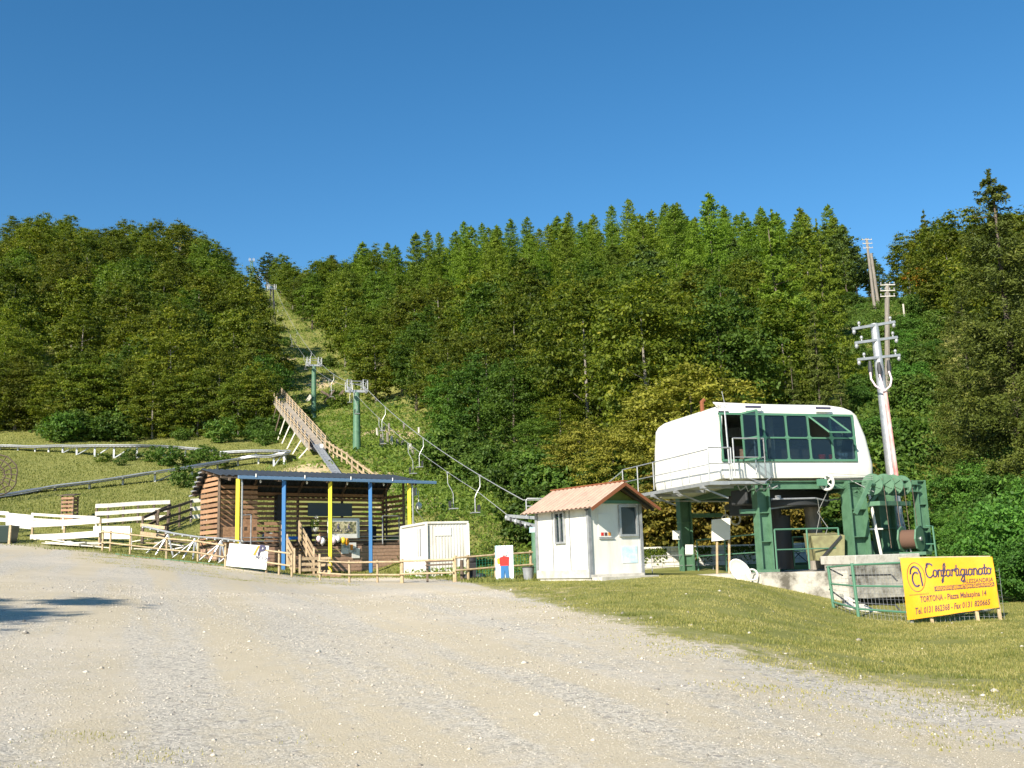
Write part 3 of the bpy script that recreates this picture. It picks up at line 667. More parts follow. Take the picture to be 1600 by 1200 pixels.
# ------------------------------------------------------------------ loose ground cover
def scatter(n, fn):
    P = fn(n); return P[:,0], P[:,1]
def clover(name, n, sampler, leaf, hgt, m, label, spread=.25, per=6, tb=.5):
    x, y = sampler(n); z = H(x, y); k = np.repeat(np.arange(len(x)), per); nn = len(k)
    C = np.stack([x[k]+rng.normal(size=nn)*spread, y[k]+rng.normal(size=nn)*spread, z[k]+rng.random(nn)*hgt], 1)
    Nn = nrm(rng.normal(size=(nn,3))*.6+np.array([0,-.3,.5])); tt = np.repeat(rng.random(len(x)), per)*.6+.4*rng.random(nn)
    o = link(name, leaves(name, C, Nn, leaf*rng.uniform(.6,1.3,nn), tt, m, .4)); return tag(o, label, None, None, 'stuff')
def band(pxa, pxb, Ya, Yb, keep=None, pw=1.0):
    def f(n):
        Y = Ya+(Yb-Ya)*rng.random(n)**pw; px = rng.uniform(pxa, pxb, n); X = (px-800)/F*Y
        e = np.minimum(np.minimum(px-pxa, pxb-px)/max(30, (pxb-pxa)*.18), np.minimum((Y-Ya)/(.12*Ya), (Yb-Y)/(.1*Yb)))
        w_ = e > rng.random(n)*.9+.12*np.sin(X*.9); px, X, Y = px[w_], X[w_], Y[w_]
        if keep is not None:
            k = keep(px, X, Y); X, Y = X[k], Y[k]
        return X, Y
    return f
clover('hillside_herbs', 40000, band(330, 1000, 58, 340, lambda px,X,Y: (px > rim_left(np.maximum(Y,95))-15) & (px < rim_right(Y)+30) & ((Y > 100) | (px > 520+rng.normal(size=len(px))*40)) & ~((Y < 75) & (px < 610+rng.normal(size=len(px))*30)), 1.5), .17, .35, LM['herb'], 'rough weeds on the lift strip')
clover('slope_herbs', 7000, band(1320, 1480, 55, 175), .20, .7, LM['bush'], 'rough green growth on the pole slope', .4, 7)
clover('bank_herbs', 9000, band(600, 1080, 41, 84), .10, .35, LM['herb'], 'weeds on the bank behind the container', .25, 6)
clover('forest_floor_growth', 5000, band(0, 1340, 85, 280, lambda px,X,Y: (px < rim_left(np.maximum(Y,95))) & (Y > 106) | (px > rim_right(Y))), .35, .8, LM['bush'], 'undergrowth on the forest floor', .8, 6)
clover('shrub_bank_growth', 5000, band(1330, 1700, 33, 60), .11, .5, LM['vine'], 'low green growth on the bank at the right', .3, 7)
def blades(name, x, y, hh, w, m, label, lean=.5):
    z = H(x, y); n = len(x); a = rng.uniform(0, 2*PI, n); dx = np.cos(a); dy = np.sin(a)
    hh = hh*rng.uniform(.5, 1.3, n); w = w*rng.uniform(.7, 1.3, n); la = rng.uniform(0, 2*PI, n); lx = np.cos(la)*lean*hh; ly = np.sin(la)*lean*hh
    V = np.stack([np.stack([x-dx*w, y-dy*w, z-.01], 1), np.stack([x+dx*w, y+dy*w, z-.01], 1), np.stack([x+lx, y+ly, z+hh], 1)], 1).reshape(-1,3)
    me = bpy.data.meshes.new(name); me.vertices.add(3*n); me.vertices.foreach_set('co', V.ravel()); me.loops.add(3*n); me.polygons.add(n)
    me.loops.foreach_set('vertex_index', np.arange(3*n, dtype=np.int32)); me.polygons.foreach_set('loop_start', np.arange(n, dtype=np.int32)*3); me.update(calc_edges=True)
    f = .5+.5*np.sin(x*1.3+np.sin(y*.9)*2)*np.sin(y*1.1+1); t_ = me.attributes.new('tint', 'FLOAT', 'FACE'); t_.data.foreach_set('value', np.clip(.35*f+.65*rng.random(n), 0, 1).astype(np.float32))
    me.materials.append(m); return tag(link(name, me), label, None, None, 'stuff')
LM['grass'] = leafmat('grass_blade', (.19,.20,.04), (.42,.37,.13), (.60,.50,.27), trans=.3, hv=0, vv=0)
def grass_samp(n, Ya, Yb, pa, pb, pw):
    Y = Ya+(Yb-Ya)*rng.random(n)**pw; px = rng.uniform(pa, pb, n); X = (px-800)/F*Y; g = gravelness(X, Y)
    k = g + rng.normal(size=n)*.13 + .10*np.sin(X*1.7+2*np.sin(Y))*np.sin(Y*2.1) + .07*np.sin(X*4.3+Y)*np.sin(Y*3.7-X) < .42; return X[k], Y[k]
x, y = grass_samp(210000, 11, 34, 740, 1800, 1.15); k = (np.sin(x*1.3+np.sin(y*1.1)*2)*np.sin(y*1.4+x*.6)+.6*np.sin(x*3.3+y)*np.sin(y*2.9-x)+rng.normal(size=len(x))*.4) > -.25; x, y = x[k], y[k]; blades('grass_blades', x, y, .036, .009, LM['grass'], 'short olive grass on the bank')
LM['meadow'] = leafmat('meadow_blade', (.115,.145,.03), (.27,.27,.075), (.38,.33,.13), trans=.3, hv=0, vv=0)
x, y = grass_samp(70000, 34, 62, -60, 900, 1.0); blades('meadow_grass', x, y, .09, .022, LM['meadow'], 'short grass around the sheds')
x, y = grass_samp(60000, 58, 110, -80, 460, 1.0); blades('upper_meadow_grass', x, y, .12, .04, LM['meadow'], 'mown grass of the left meadow')
nc_ = 420; cY = rng.uniform(12.5, 30, nc_); cX = (rng.uniform(760, 1620, nc_)-800)/F*cY; k = gravelness(cX, cY) < .40; cX, cY = cX[k], cY[k]; k = np.repeat(np.arange(len(cX)), 45)
blades('grass_clumps', cX[k]+rng.normal(size=len(k))*.10, cY[k]+rng.normal(size=len(k))*.10, .065, .008, LM['meadow'], 'darker taller grass clumps on the bank')
# patchy tufts along the left of the lot and near the camera
Y = rng.uniform(6.4, 10, 5000); X = (rng.normal(150, 160, 5000)-800)/F*Y; k = (np.sin(X*3+1)*np.sin(Y*4)+rng.normal(size=5000)*.3) > .45
blades('near_tufts', X[k], Y[k], .025, .006, LM['grass'], 'sparse green tufts in the gravel')
cl = [(rnd.uniform(120, 560), rnd.uniform(36, 46)) for _ in range(150)]+[(rnd.uniform(750,1500), None) for _ in range(40)]
XS, YS = [], []
for px, Y in cl:
    if Y is None: Y = float(lot_edge(px))-rnd.uniform(.5, 3.5)
    else: Y = float(lot_edge(px))-rnd.uniform(.5, 9)
    n_ = 40; XS.append((px-800)/F*Y+rng.normal(size=n_)*.35); YS.append(Y+rng.normal(size=n_)*.18)
blades('edge_tufts', np.concatenate(XS), np.concatenate(YS), .028, .012, LM['grass'], 'grass tufts at the edge of the gravel')
# loose stones of the lot
def stones(name, X, Y, sz, m, label):
    n = len(X); Z = H(X, Y); base = np.array([(1,0,0),(0,1,0),(-1,0,0),(0,-1,0),(0,0,.75),(0,0,-.6)], float)
    V = base[None]*rng.uniform(.55, 1.25, (n,6,1)); a = rng.uniform(0, 6.28, n); c, s_ = np.cos(a), np.sin(a)
    vx = V[:,:,0]*c[:,None]-V[:,:,1]*s_[:,None]; vy = V[:,:,0]*s_[:,None]+V[:,:,1]*c[:,None]
    P = np.stack([X[:,None]+vx*sz[:,None], Y[:,None]+vy*sz[:,None]*.8, Z[:,None]+(V[:,:,2]*.8+.15)*sz[:,None]], -1).reshape(-1,3)
    fc = np.array([(0,1,4),(1,2,4),(2,3,4),(3,0,4),(1,0,5),(2,1,5),(3,2,5),(0,3,5)]); Fi = (fc[None]+(np.arange(n)*6)[:,None,None]).reshape(-1)
    me = bpy.data.meshes.new(name); me.vertices.add(6*n); me.vertices.foreach_set('co', P.ravel()); me.loops.add(24*n); me.polygons.add(8*n)
    me.loops.foreach_set('vertex_index', Fi.astype(np.int32)); me.polygons.foreach_set('loop_start', np.arange(8*n, dtype=np.int32)*3); me.update(calc_edges=True)
    t_ = me.attributes.new('tint', 'FLOAT', 'FACE'); t_.data.foreach_set('value', np.repeat(rng.random(n), 8).astype(np.float32)); me.materials.append(m)
    return tag(link(name, me), label, None, None, 'stuff')
sm = bpy.data.materials.new('limestone_chip'); sm.use_nodes = True; t = sm.node_tree; b = t.nodes['Principled BSDF']; b.inputs['Roughness'].default_value = .9
a_ = t.nodes.new('ShaderNodeAttribute'); a_.attribute_name = 'tint'; cr = t.nodes.new('ShaderNodeValToRGB'); e = cr.color_ramp.elements
e[0].color = (.20,.185,.16,1); e[1].color = (.66,.61,.52,1); q = e.new(.15); q.color = (.38,.34,.28,1); q = e.new(.6); q.color = (.54,.485,.40,1)
t.links.new(a_.outputs['Fac'], cr.inputs[0]); t.links.new(cr.outputs[0], b.inputs['Base Color'])
n_ = 120000; Y = 6.2*np.exp(rng.random(n_)*1.6); X = (rng.uniform(-60, 1680, n_)-800)/F*Y; k = (gravelness(X,Y) > .5) & ((np.sin(X*.9+.6*Y)+np.sin(Y*1.3-X*.7+2)+rng.normal(size=n_)*.8) > -.7)
stones('gravel_stones', X[k], Y[k], np.minimum(.0052*np.exp(rng.normal(size=k.sum())*.45)*(Y[k]/9)**.75, .05), sm, 'loose pale stones on the lot')
n_ = 420; Y = 6.5*np.exp(rng.random(n_)*1.5); X = (rng.uniform(-20, 1600, n_)-800)/F*Y; k = gravelness(X, Y) > .52; stones('larger_stones', X[k], Y[k], .018*np.exp(rng.normal(size=k.sum())*.4)*(Y[k]/9)**.5, sm, 'scattered larger stones on the lot')
n_ = 5200; Y = rng.uniform(12.5, 31, n_); px = rng.uniform(740, 1600, n_); X = (px-800)/F*Y; g_ = gravelness(X, Y); k = (g_ < .5) & (rng.random(n_) < np.exp(-(.5-g_)*11)*(.35+.65*(np.sin(X*1.4+1)*np.sin(Y*1.2) > .1))+.012)
stones('bank_stones', X[k], Y[k], .022*np.exp(rng.normal(size=k.sum())*.5), sm, 'white stones scattered in the grass bank')
# ================================================================== BUILT THINGS
UP = Vector((0,0,1))
def V(x,y,z): return Vector((x,y,z))
def lerp(a,b,t): return a+(b-a)*t

# ------------------------------------------------------------------ open shed with coloured posts
SD = V(.79,.613,0).normalized(); SB = V(-SD.y, SD.x, 0)          # along the front, towards the back
S0 = V(-13.9, 48.2, 0)                                            # front left corner of the floor
SL, SDEP, DECK = 10.1, 2.15, 2.95
def sp(u, v, z): return V(S0.x+SD.x*u+SB.x*v, S0.y+SD.y*u+SB.y*v, z)
shed = thing('open_shed', 'open brown slatted shed with yellow and blue posts and a dark corrugated roof', 'shed', (S0.x, S0.y, 1.5))
# deck
b = MB(); c4 = lambda z, e=0: [sp(-e,-e,z), sp(SL+e,-e,z), sp(SL+e,SDEP+e,z), sp(-e,SDEP+e,z)]
b.hexa(c4(DECK-.12), c4(DECK)); b.build('deck', M['wood_dark'], shed)
# skirt boards under the deck: front and left side
gz = 1.35
for i in range(9):
    z1 = DECK-.16-i*.178
    piece('skirt_board', sp(.0,-.03,z1-.08), sp(SL,-.03,z1-.08), .155, .035, M['wood_skirt'], shed, up=tuple(SB)) if False else None
    o = piece('skirt_board', sp(0,-.03,z1-.08), sp(SL+.02,-.03,z1-.08), .03, .16, M['wood_skirt'], shed)
    piece('skirt_board', sp(-.03,0,z1-.08), sp(-.03,SDEP,z1-.08), .03, .16, M['wood_skirt'], shed)
# corner and inner posts (dark)
eave_z, ridge_z, rear_z = 6.0, 6.5, 5.35
def roof_z(v):      # underside height over depth v
    return eave_z+(ridge_z-eave_z)*(v+1.35)/2.6 if v < 1.25 else ridge_z-(ridge_z-rear_z)*(v-1.25)/(SDEP+.4-1.25)
for u in (0, 2.5, 5.05, 7.6, SL):
    piece('frame_post', sp(u,SDEP,1.3), sp(u,SDEP,roof_z(SDEP)-.1), .12, .12, M['wood_dark'], shed)
    if u in (0, SL): piece('frame_post', sp(u,0.02,1.3), sp(u,0.02,roof_z(0)-.12), .12, .12, M['wood_dark'], shed)
piece('frame_post', sp(0,1.8,1.3), sp(0,1.8,roof_z(1.8)-.1), .1, .1, M['wood_dark'], shed)
piece('frame_post', sp(SL,1.8,1.3), sp(SL,1.8,roof_z(1.8)-.1), .1, .1, M['wood_dark'], shed)
# back wall slats with gaps; dense dado below
z = DECK+.10; k = 0
while z < roof_z(SDEP)-.15:
    for (ua, ub) in ((0,2.5),(2.52,5.04),(5.06,7.59),(7.61,SL)):
        if 3.0 < ua+.8 < 5.0 and z < DECK+1.0 and False: continue
        o = piece('slat', sp(ua,SDEP-.08,z), sp(ub,SDEP-.08,z), .03, .15, M['wood_brown'], shed)
    z += .245; k += 1
# left end wall: slats to the roof, both faces seen
z = DECK+.10
while z < ridge_z:
    v1 = SDEP if z < roof_z(SDEP)-.2 else (1.25+(ridge_z-z-.08)/(ridge_z-rear_z)*(SDEP+.4-1.25)); v0 = 0.0
    if z > eave_z-.05: v0 = max(0, (z-eave_z+.1)/(ridge_z-eave_z)*2.6-1.35)
    if v1-v0 > .3: piece('slat', sp(-.07,v0,z), sp(-.07,min(v1,SDEP),z), .03, .165, M['wood_brown'], shed)
    z += .25
# right end wall
z = DECK+.10
while z < roof_z(SDEP)-.1:
    piece('slat', sp(SL+.07,0,z), sp(SL+.07,SDEP,z), .03, .15, M['wood_brown'], shed); z += .26
# inner partition panels (sunlit brown) at the left bay
for i in range(12):
    piece('slat', sp(.1,SDEP*.22,DECK+.14+i*.235), sp(2.1,SDEP*.22,DECK+.14+i*.235), .03, .15 if i > 4 else .23, M['wood_brown'], shed)
for i in range(4):
    piece('slat', sp(.1,.03,DECK+.12+i*.2), sp(1.25 if i < 3 else 2.2,.03,DECK+.12+i*.2), .03, .185, M['wood_brown'], shed)
for i in range(4):
    piece('slat', sp(5.2,.05,DECK+.15+i*.27), sp(8.2,.05,DECK+.15+i*.27), .03, .15, M['wood_brown'], shed)
    piece('slat', sp(2.3,.05,DECK+.15+i*.27), sp(3.25,.05,DECK+.15+i*.27), .03, .15, M['wood_brown'], shed)
# front railing pipes and notice boards inside
b = MB()
for (ua, ub) in ((.2,3.3),(5.2,SL)):
    b.tube([sp(ua,-.06,DECK+.12), sp(ub,-.06,DECK+.12)], .028, 6); b.tube([sp(ua,-.06,DECK+.3), sp(ub,-.06,DECK+.3)], .022, 6)
for u in (1.1,1.55,3.3,8.75,9.75): b.tube([sp(u,-.08,DECK-.1), sp(u,-.08,DECK+1.35)], .03, 6)
b.tube([sp(1.1,-.08,DECK+1.35), sp(1.55,-.08,DECK+1.38)], .03, 6); b.tube([sp(8.75,-.08,DECK+1.35), sp(9.75,-.08,DECK+1.35)], .03, 6)
b.build('pipe_railing', M['galv'], shed, True)
for ua in (5.35, 6.75): 
    b = MB(); b.hexa([sp(ua,1.6,DECK+1.42), sp(ua+1.15,1.6,DECK+1.42), sp(ua+1.15,1.63,DECK+1.42), sp(ua,1.63,DECK+1.42)], [sp(ua,1.6,DECK+2.1), sp(ua+1.15,1.6,DECK+2.1), sp(ua+1.15,1.63,DECK+2.1), sp(ua,1.63,DECK+2.1)])
    b.build('notice_board', M['grey_board'], shed)
# roof: corrugated front and rear slopes
def corrugated(name, m, parent, P, Q, wdir, n, amp, per):
    """sheet between edge P0..P1 (along) and Q0..Q1; ribs run from P to Q"""
    b_ = MB(); nn = n*4; N_ = (Q[0]-P[0]).cross(P[1]-P[0]).normalized()
    if N_.z < 0: N_ = -N_
    top = []; 
    for i in range(nn+1):
        t_ = i/nn; o_ = N_*amp*(1 if i%4 in (1,2) else -1); top.append((lerp(P[0],P[1],t_)+o_, lerp(Q[0],Q[1],t_)+o_))
    for i in range(nn):
        a, c = top[i], top[i+1]; b_.quad(a[0], c[0], c[1], a[1])
    o = b_.build(name, m, parent); s_ = o.modifiers.new('thickness', 'SOLIDIFY'); s_.thickness = .012; return o
vf, vr = -1.3, SDEP+.45
corrugated('roof_sheet', M['roof_dark'], shed, (sp(-.42,vf+.12,eave_z+.08), sp(SL+.3,vf+.12,eave_z+.08)), (sp(-.42,1.25,ridge_z+.08), sp(SL+.3,1.25,ridge_z+.08)), SD, 36, .022, .3)
corrugated('roof_sheet', M['roof_dark'], shed, (sp(-.42,vr,rear_z+.02), sp(SL+.3,vr,rear_z+.02)), (sp(-.42,1.27,ridge_z+.08), sp(SL+.3,1.27,ridge_z+.08)), SD, 36, .03, .3)
for i in range(6):   # bold corrugation ends along the left verge
    v = 1.35+i*(vr-1.35)/5.4; piece('verge_cap', sp(-.50,v,roof_z(v)-.02), sp(-.26,v,roof_z(v)+.0), .26, .09, M['galv_dull'], shed, kind='rod')
for v in (-1.1, -.2, .7, 1.25, 1.9, 2.4): piece('purlin', sp(-.4,v,roof_z(v)-.05), sp(SL+.25,v,roof_z(v)-.05), .07, .09, M['wood_dark'], shed)
for u in (0, 2.5, 5.05, 7.6, SL):
    piece('rafter', sp(u,-1.25,roof_z(-1.25)-.14), sp(u,1.25,ridge_z-.14), .08, .12, M['wood_dark'], shed); piece('rafter', sp(u,1.25,ridge_z-.14), sp(u,SDEP+.35,roof_z(SDEP+.35)-.14), .08, .12, M['wood_dark'], shed)
g_ = MB(); ga, gb = sp(.35,vf-.02,eave_z-.02), sp(SL+1.2,vf-.02,eave_z-.02); g_.beam(ga, gb, .12, .16); g_.build('gutter', M['gutter'], shed, bevel=.02)
for u in (1.2, 3.7, 6.2, 8.6): piece('gutter_bracket', sp(u,vf-.09,eave_z+.0), sp(u,vf-.09,eave_z+.16), .04, .02, M['white'], shed)
for i, u in enumerate((.45, 2.75, 5.2, 7.45, 9.75)):
    zb = h(*sp(u,-1.12,0)[:2])-.1
    o = piece('post', sp(u,-1.12,zb), sp(u,-1.12,eave_z-.08), .17, .17, M['yellow' if i%2 == 0 else 'blue'], shed, label=('yellow' if i%2 == 0 else 'blue')+' painted front post')
    if i in (0, 4):
        b = MB(); b.tube([sp(u+.12,-1.18,eave_z-.1), sp(u+.16,-1.2,eave_z-.3), sp(u+.17,-1.2,zb+.2)], .045, 8); b.build('downpipe', M['galv'], shed, True)
for u in (1.6, 4.0, 6.2, 8.3): b = MB(); b.ball(sp(u,-1.0,roof_z(-1)-.22), (.05,.05,.09), 8, 6); b.build('lamp', M['white'], shed, True)
for u in (3.2, 6.0): piece('light_strip', sp(u,.2,roof_z(.2)-.2), sp(u+1.1,.2,roof_z(.2)-.2), .08, .05, M['white'], shed)
# stair
st = thing('wooden_stair', 'light wooden stair with board railings leading down from the slatted shed', 'stair', (sp(3.9,-2,0).x, sp(3.9,-2,0).y, 1.4))
T0 = sp(3.55,-.1,0); dirn = (V(1.2,-2.3,0)).normalized(); sd = V(2.3,1.2,0).normalized()
top = V(T0.x, T0.y, DECK); run = 2.5; zb = h(T0.x+dirn.x*3, T0.y+dirn.y*3)+.15
def stp(t_, s, dz): p = top+dirn*run*t_+sd*s; return V(p.x, p.y, lerp(DECK, zb, t_)+dz)
for i in range(8):
    t_ = (i+.5)/8; c = stp(t_, 0, 0); piece('tread', c-sd*.42, c+sd*.42, .27, .04, M['wood_dark'], st)
for s in (-.46, .46):
    piece('stringer', stp(0,s,-.08), stp(1,s,-.08), .05, .22, M['wood_new'], st)
    for k in range(3): piece('rail_board', stp(0,s*1.06,.35+.3*k), stp(1,s*1.06,.35+.3*k), .035, .14, M['wood_new'], st)
    for t_ in (0, .5, 1): piece('baluster', stp(t_,s,-.35), stp(t_,s,1.1), .08, .08, M['wood_new'], st)
e0 = stp(1, 0, 0); e1 = e0+dirn*.9
for s in (-.46, .46):
    for e in (e0, e1): piece('gate_post', V(*(e+sd*s)[:2], e.z-.5), V(*(e+sd*s)[:2], e.z+.8), .09, .09, M['wood_new'], st)
for k in range(4): piece('rail_board', e1-sd*.46+UP*(-.15+.25*k), e1+sd*.46+UP*(-.15+.25*k), .03, .13, M['wood_new'], st)
for k in range(3): piece('rail_board', e0+sd*.62+UP*(.0+.3*k), e1+sd*1.0+UP*(.0+.3*k), .03, .12, M['wood_new'], st)
b = MB(); b.hexa([e0-sd*.8-UP*.35, e0+sd*1.3-UP*.35, e1+sd*1.5-UP*.35, e1-sd*.8-UP*.35], [e0-sd*.8-UP*.12, e0+sd*1.3-UP*.12, e1+sd*1.5-UP*.12, e1-sd*.8-UP*.12]); b.build('landing', M['wood_skirt'], st)

def panel_between(name, m, parent, A, B, z0, z1, t_=.03, nseg=8, wave=0.0, kind_=None):
    """upright sheet from A to B, slightly wavy"""
    b_ = MB(); d = (B-A); n_ = V(-d.y, d.x, 0).normalized(); pts = []
    for i in range(nseg+1):
        f = i/nseg; p = lerp(A,B,f)+n_*wave*math.sin(f*9+1); pts.append(p)
    for i in range(nseg):
        p, q = pts[i], pts[i+1]; za0 = z0 if not callable(z0) else z0(i/nseg); zb0 = z0 if not callable(z0) else z0((i+1)/nseg); za1 = z1 if not callable(z1) else z1(i/nseg); zb1 = z1 if not callable(z1) else z1((i+1)/nseg)
        rows = 3
        for r in range(rows):
            a0, a1 = lerp(za0,za1,r/rows), lerp(za0,za1,(r+1)/rows); b0, b1 = lerp(zb0,zb1,r/rows), lerp(zb0,zb1,(r+1)/rows)
            wv = n_*wave*.5*math.sin(r*2.1+i); wv2 = n_*wave*.5*math.sin((r+1)*2.1+i); wn = n_*wave*.5*math.sin(r*2.1+i+1); wn2 = n_*wave*.5*math.sin((r+1)*2.1+i+1)
            b_.quad(V(p.x,p.y,a0)+wv, V(q.x,q.y,b0)+wn, V(q.x,q.y,b1)+wn2, V(p.x,p.y,a1)+wv2)
    o = b_.build(name, m, parent, smooth=True); s_ = o.modifiers.new('thickness','SOLIDIFY'); s_.thickness = t_; return o
# framed photograph on the railing
pp = thing('framed_poster', 'white framed cycling poster hung on the shed railing', 'poster', sp(6.2,-.2,DECK+.1))
b = MB(); q = lambda u,v,z: sp(u,v,z)
b.hexa([q(5.55,-.18,DECK+.22),q(7.35,-.18,DECK+.22),q(7.35,-.14,DECK+.22),q(5.55,-.14,DECK+.22)],[q(5.55,-.18,DECK+1.22),q(7.35,-.18,DECK+1.22),q(7.35,-.14,DECK+1.22),q(5.55,-.14,DECK+1.22)]); b.build('board', M['white'], pp)
b = MB(); b.hexa([q(5.75,-.19,DECK+.45),q(7.15,-.19,DECK+.45),q(7.15,-.185,DECK+.45),q(5.75,-.185,DECK+.45)],[q(5.75,-.19,DECK+1.05),q(7.15,-.19,DECK+1.05),q(7.15,-.185,DECK+1.05),q(5.75,-.185,DECK+1.05)]); b.build('picture', M['photo'], pp)
b = MB()
for u in (6.1, 6.7):      # two small riders
    b.ring(q(u-.13,-.2,DECK+.62), tuple(SB), .08, .012, 12, 4).ring(q(u+.13,-.2,DECK+.62), tuple(SB), .08, .012, 12, 4); b.ball(q(u,-.2,DECK+.78), (.05,.01,.1), 8, 6); b.ball(q(u+.03,-.2,DECK+.92), (.04,.01,.04), 8, 6)
b.build('riders', M['ink'], pp)
nb = thing('notice_sheets', 'cluster of paper notices pinned to the skirt boards under the poster', 'notices', sp(6.9,-.1,DECK-.3))
for (u, z, w_, h_, mm) in ((6.35,-.55,.42,.52,'white'),(6.8,-.5,.4,.5,'white'),(6.95,-.78,.45,.5,'white'),(6.45,-.28,.3,.2,'lblue'),(6.85,-.38,.16,.28,'orange')):
    b = MB(); off = -.07-.004*len(mm); b.hexa([q(u,off,DECK+z),q(u+w_,off,DECK+z),q(u+w_,off+.01,DECK+z),q(u,off+.01,DECK+z)],[q(u,off,DECK+z+h_),q(u+w_,off,DECK+z+h_),q(u+w_,off+.01,DECK+z+h_),q(u,off+.01,DECK+z+h_)]); b.build('sheet', M[mm], nb)
for (u, dz, mm, r, lb) in ((4.95,.18,'pink',.14,'pale pink balloon beside the white one under the flower basket'),(5.15,.08,'balloon_w',.15,'white balloon under the flower basket'),(5.75,.1,'pink',.15,'pale pink balloon at the lower left corner of the cycling poster'),(6.0,.18,'balloon_w',.14,'whitish lilac balloon on the lower edge of the cycling poster'),(6.3,.1,'balloon_y',.14,'yellow balloon under the cycling poster'),(6.5,.04,'balloon_o',.14,'orange balloon under the cycling poster')):
    b = MB(); b.ball(sp(u,-.38,DECK+dz), (r,r,r*1.2), 14, 10); b.tube([sp(u,-.38,DECK+dz-r*1.15), sp(u,-.38,DECK+dz-r*1.35)], [.012,.03], 6); o = b.build('balloon', M[mm], None, True); tag(o, lb, 'balloon', 'balloons on the shed railing')
fb = thing('flower_basket', 'hanging basket with white flowers in front of the shed', 'flower basket', sp(4.75,-.4,DECK+.7))
b = MB(); c = sp(4.75,-.4,DECK+.75); b.tube([c-UP*.2, c-UP*.12, c], [.09,.17,.2], 10); b.build('pot', M['white'], fb, True)
b = MB(); b.tube([c-UP*.2, V(c.x,c.y,DECK-.1)], .012, 5); b.build('stake', M['galv_dull'], fb)
me = broad('flower_foliage', LM['bush'], .55, .38, -.15, 30, 700, .045, seed=401); o = link('foliage', me); o.parent = fb; o.location = c-ORG[fb]+UP*.02
me = broad('flower_heads', M['white'], .6, .36, .1, 10, 60, .04, seed=402); o = link('flower', me); o.parent = fb; o.location = c-ORG[fb]+UP*.06
b = MB(); c = sp(2.9,.9,DECK+.42); b.ball(c, (.35,.2,.14), 10, 6); tag(b.build('plastic_bag', M['lblue'], None, True), 'pale blue bag inside the shed left of the blue post', 'bag')
b = MB(); c = sp(4.3,1.2,DECK+.3); b.beam(c-SD*.4, c+SD*.4, .25, .16); tag(b.build('plastic_crate', M['blue_bag'], None, bevel=.03), 'bright blue crate on the shed floor behind the stair', 'crate')
b = MB(); c = sp(3.9,1.9,DECK+1.2); b.beam(c, c+UP*1.3, .5, .35, SD); tag(b.build('dark_cabinet', M['dark'], None, bevel=.02), 'tall dark cabinet standing inside the middle of the shed', 'cabinet')
tb = thing('shed_counter', 'dark counter with a bench top inside the right half of the shed', 'counter', sp(6.5,2,DECK)); piece('counter_top', sp(5.4,2.0,DECK+.9), sp(9.4,2.0,DECK+.9), .6, .05, M['wood_dark'], tb)
for u in (5.5,7.4,9.3): piece('leg', sp(u,2.0,DECK), sp(u,2.0,DECK+.88), .5, .07, M['dark'], tb)
b = MB(); c = sp(SL+.55,-.6,4.9); b.tube([c+UP*.7, c+UP*.1, c+V(.05,0,-.1)], [.02,.02,.02], 5); b.ball(c-UP*.1, (.17,.12,.2), 10, 8); tag(b.build('hanging_lamp', M['white'], None, True), 'white lamp hanging between the shed and its right yellow post', 'lamp')
b = MB(); c = sp(SL+.4,-.5,5.55); b.beam(c-UP*.2, c+UP*.2, .3, .04, SD); tag(b.build('blue_sign', M['lblue'], None), 'small pale blue sign under the right end of the shed gutter', 'sign')
for dx, lb in ((.1,'pale rope guy running from the shed corner down to the container'),):
    b = MB(); b.tube([sp(SL+.5,-.3,4.7), sp(SL+1.8,0,3.4)], .02, 5); b.tube([sp(SL+.4,-.2,4.1), sp(SL+1.4,0,3.2)], .02, 5); tag(b.build('guy_rope', M['white'], None), lb, 'rope')

# ------------------------------------------------------------------ white container beside the shed
K0 = V(-3.80, 43.6, 1.0); kd = V(.93,.36,0).normalized(); kb = V(-kd.y,kd.x,0); KW, KL, KZ = 1.85, 4.2, 1.12
def kp(u,v,z): return V(K0.x+kd.x*u+kb.x*v, K0.y+kd.y*u+kb.y*v, z)
KT = KZ+2.38
ct = thing('site_container', 'small cream site container between the slatted shed and the poster', 'container', kp(0,0,KZ))
b = MB(); b.hexa([kp(.04,.04,KZ+.08),kp(KW-.04,.04,KZ+.08),kp(KW-.04,KL-.04,KZ+.08),kp(.04,KL-.04,KZ+.08)],[kp(.04,.04,KT-.1),kp(KW-.04,.04,KT-.1),kp(KW-.04,KL-.04,KT-.1),kp(.04,KL-.04,KT-.1)]); b.build('body', M['container'], ct)
b = MB(); b.hexa([kp(-.03,-.03,KT-.1),kp(KW+.03,-.03,KT-.1),kp(KW+.03,KL+.03,KT-.1),kp(-.03,KL+.03,KT-.1)],[kp(-.03,-.03,KT),kp(KW+.03,-.03,KT),kp(KW+.03,KL+.03,KT),kp(-.03,KL+.03,KT)]); b.build('roof', M['container'], ct, bevel=.02)
for (u,v) in ((0,0),(KW,0),(0,KL),(KW,KL)): piece('corner_post', kp(u,v,KZ), kp(u,v,KT-.1), .1, .1, M['container'], ct)
b = MB(); b.hexa([kp(-.02,-.02,KZ-.02),kp(KW+.02,-.02,KZ-.02),kp(KW+.02,KL+.02,KZ-.02),kp(-.02,KL+.02,KZ-.02)],[kp(-.02,-.02,KZ+.08),kp(KW+.02,-.02,KZ+.08),kp(KW+.02,KL+.02,KZ+.08),kp(-.02,KL+.02,KZ+.08)]); b.build('base', M['galv_dull'], ct)
for i in range(12):
    u = .12+i*.134; piece('rib', kp(u,.032,KZ+.12), kp(u,.032,KT-.14), .03, .02, M['container'], ct, up=tuple(kb))
piece('name_plate', kp(.36,.012,KT-.42), kp(1.1,.012,KT-.42), .02, .36, M['white'], ct)
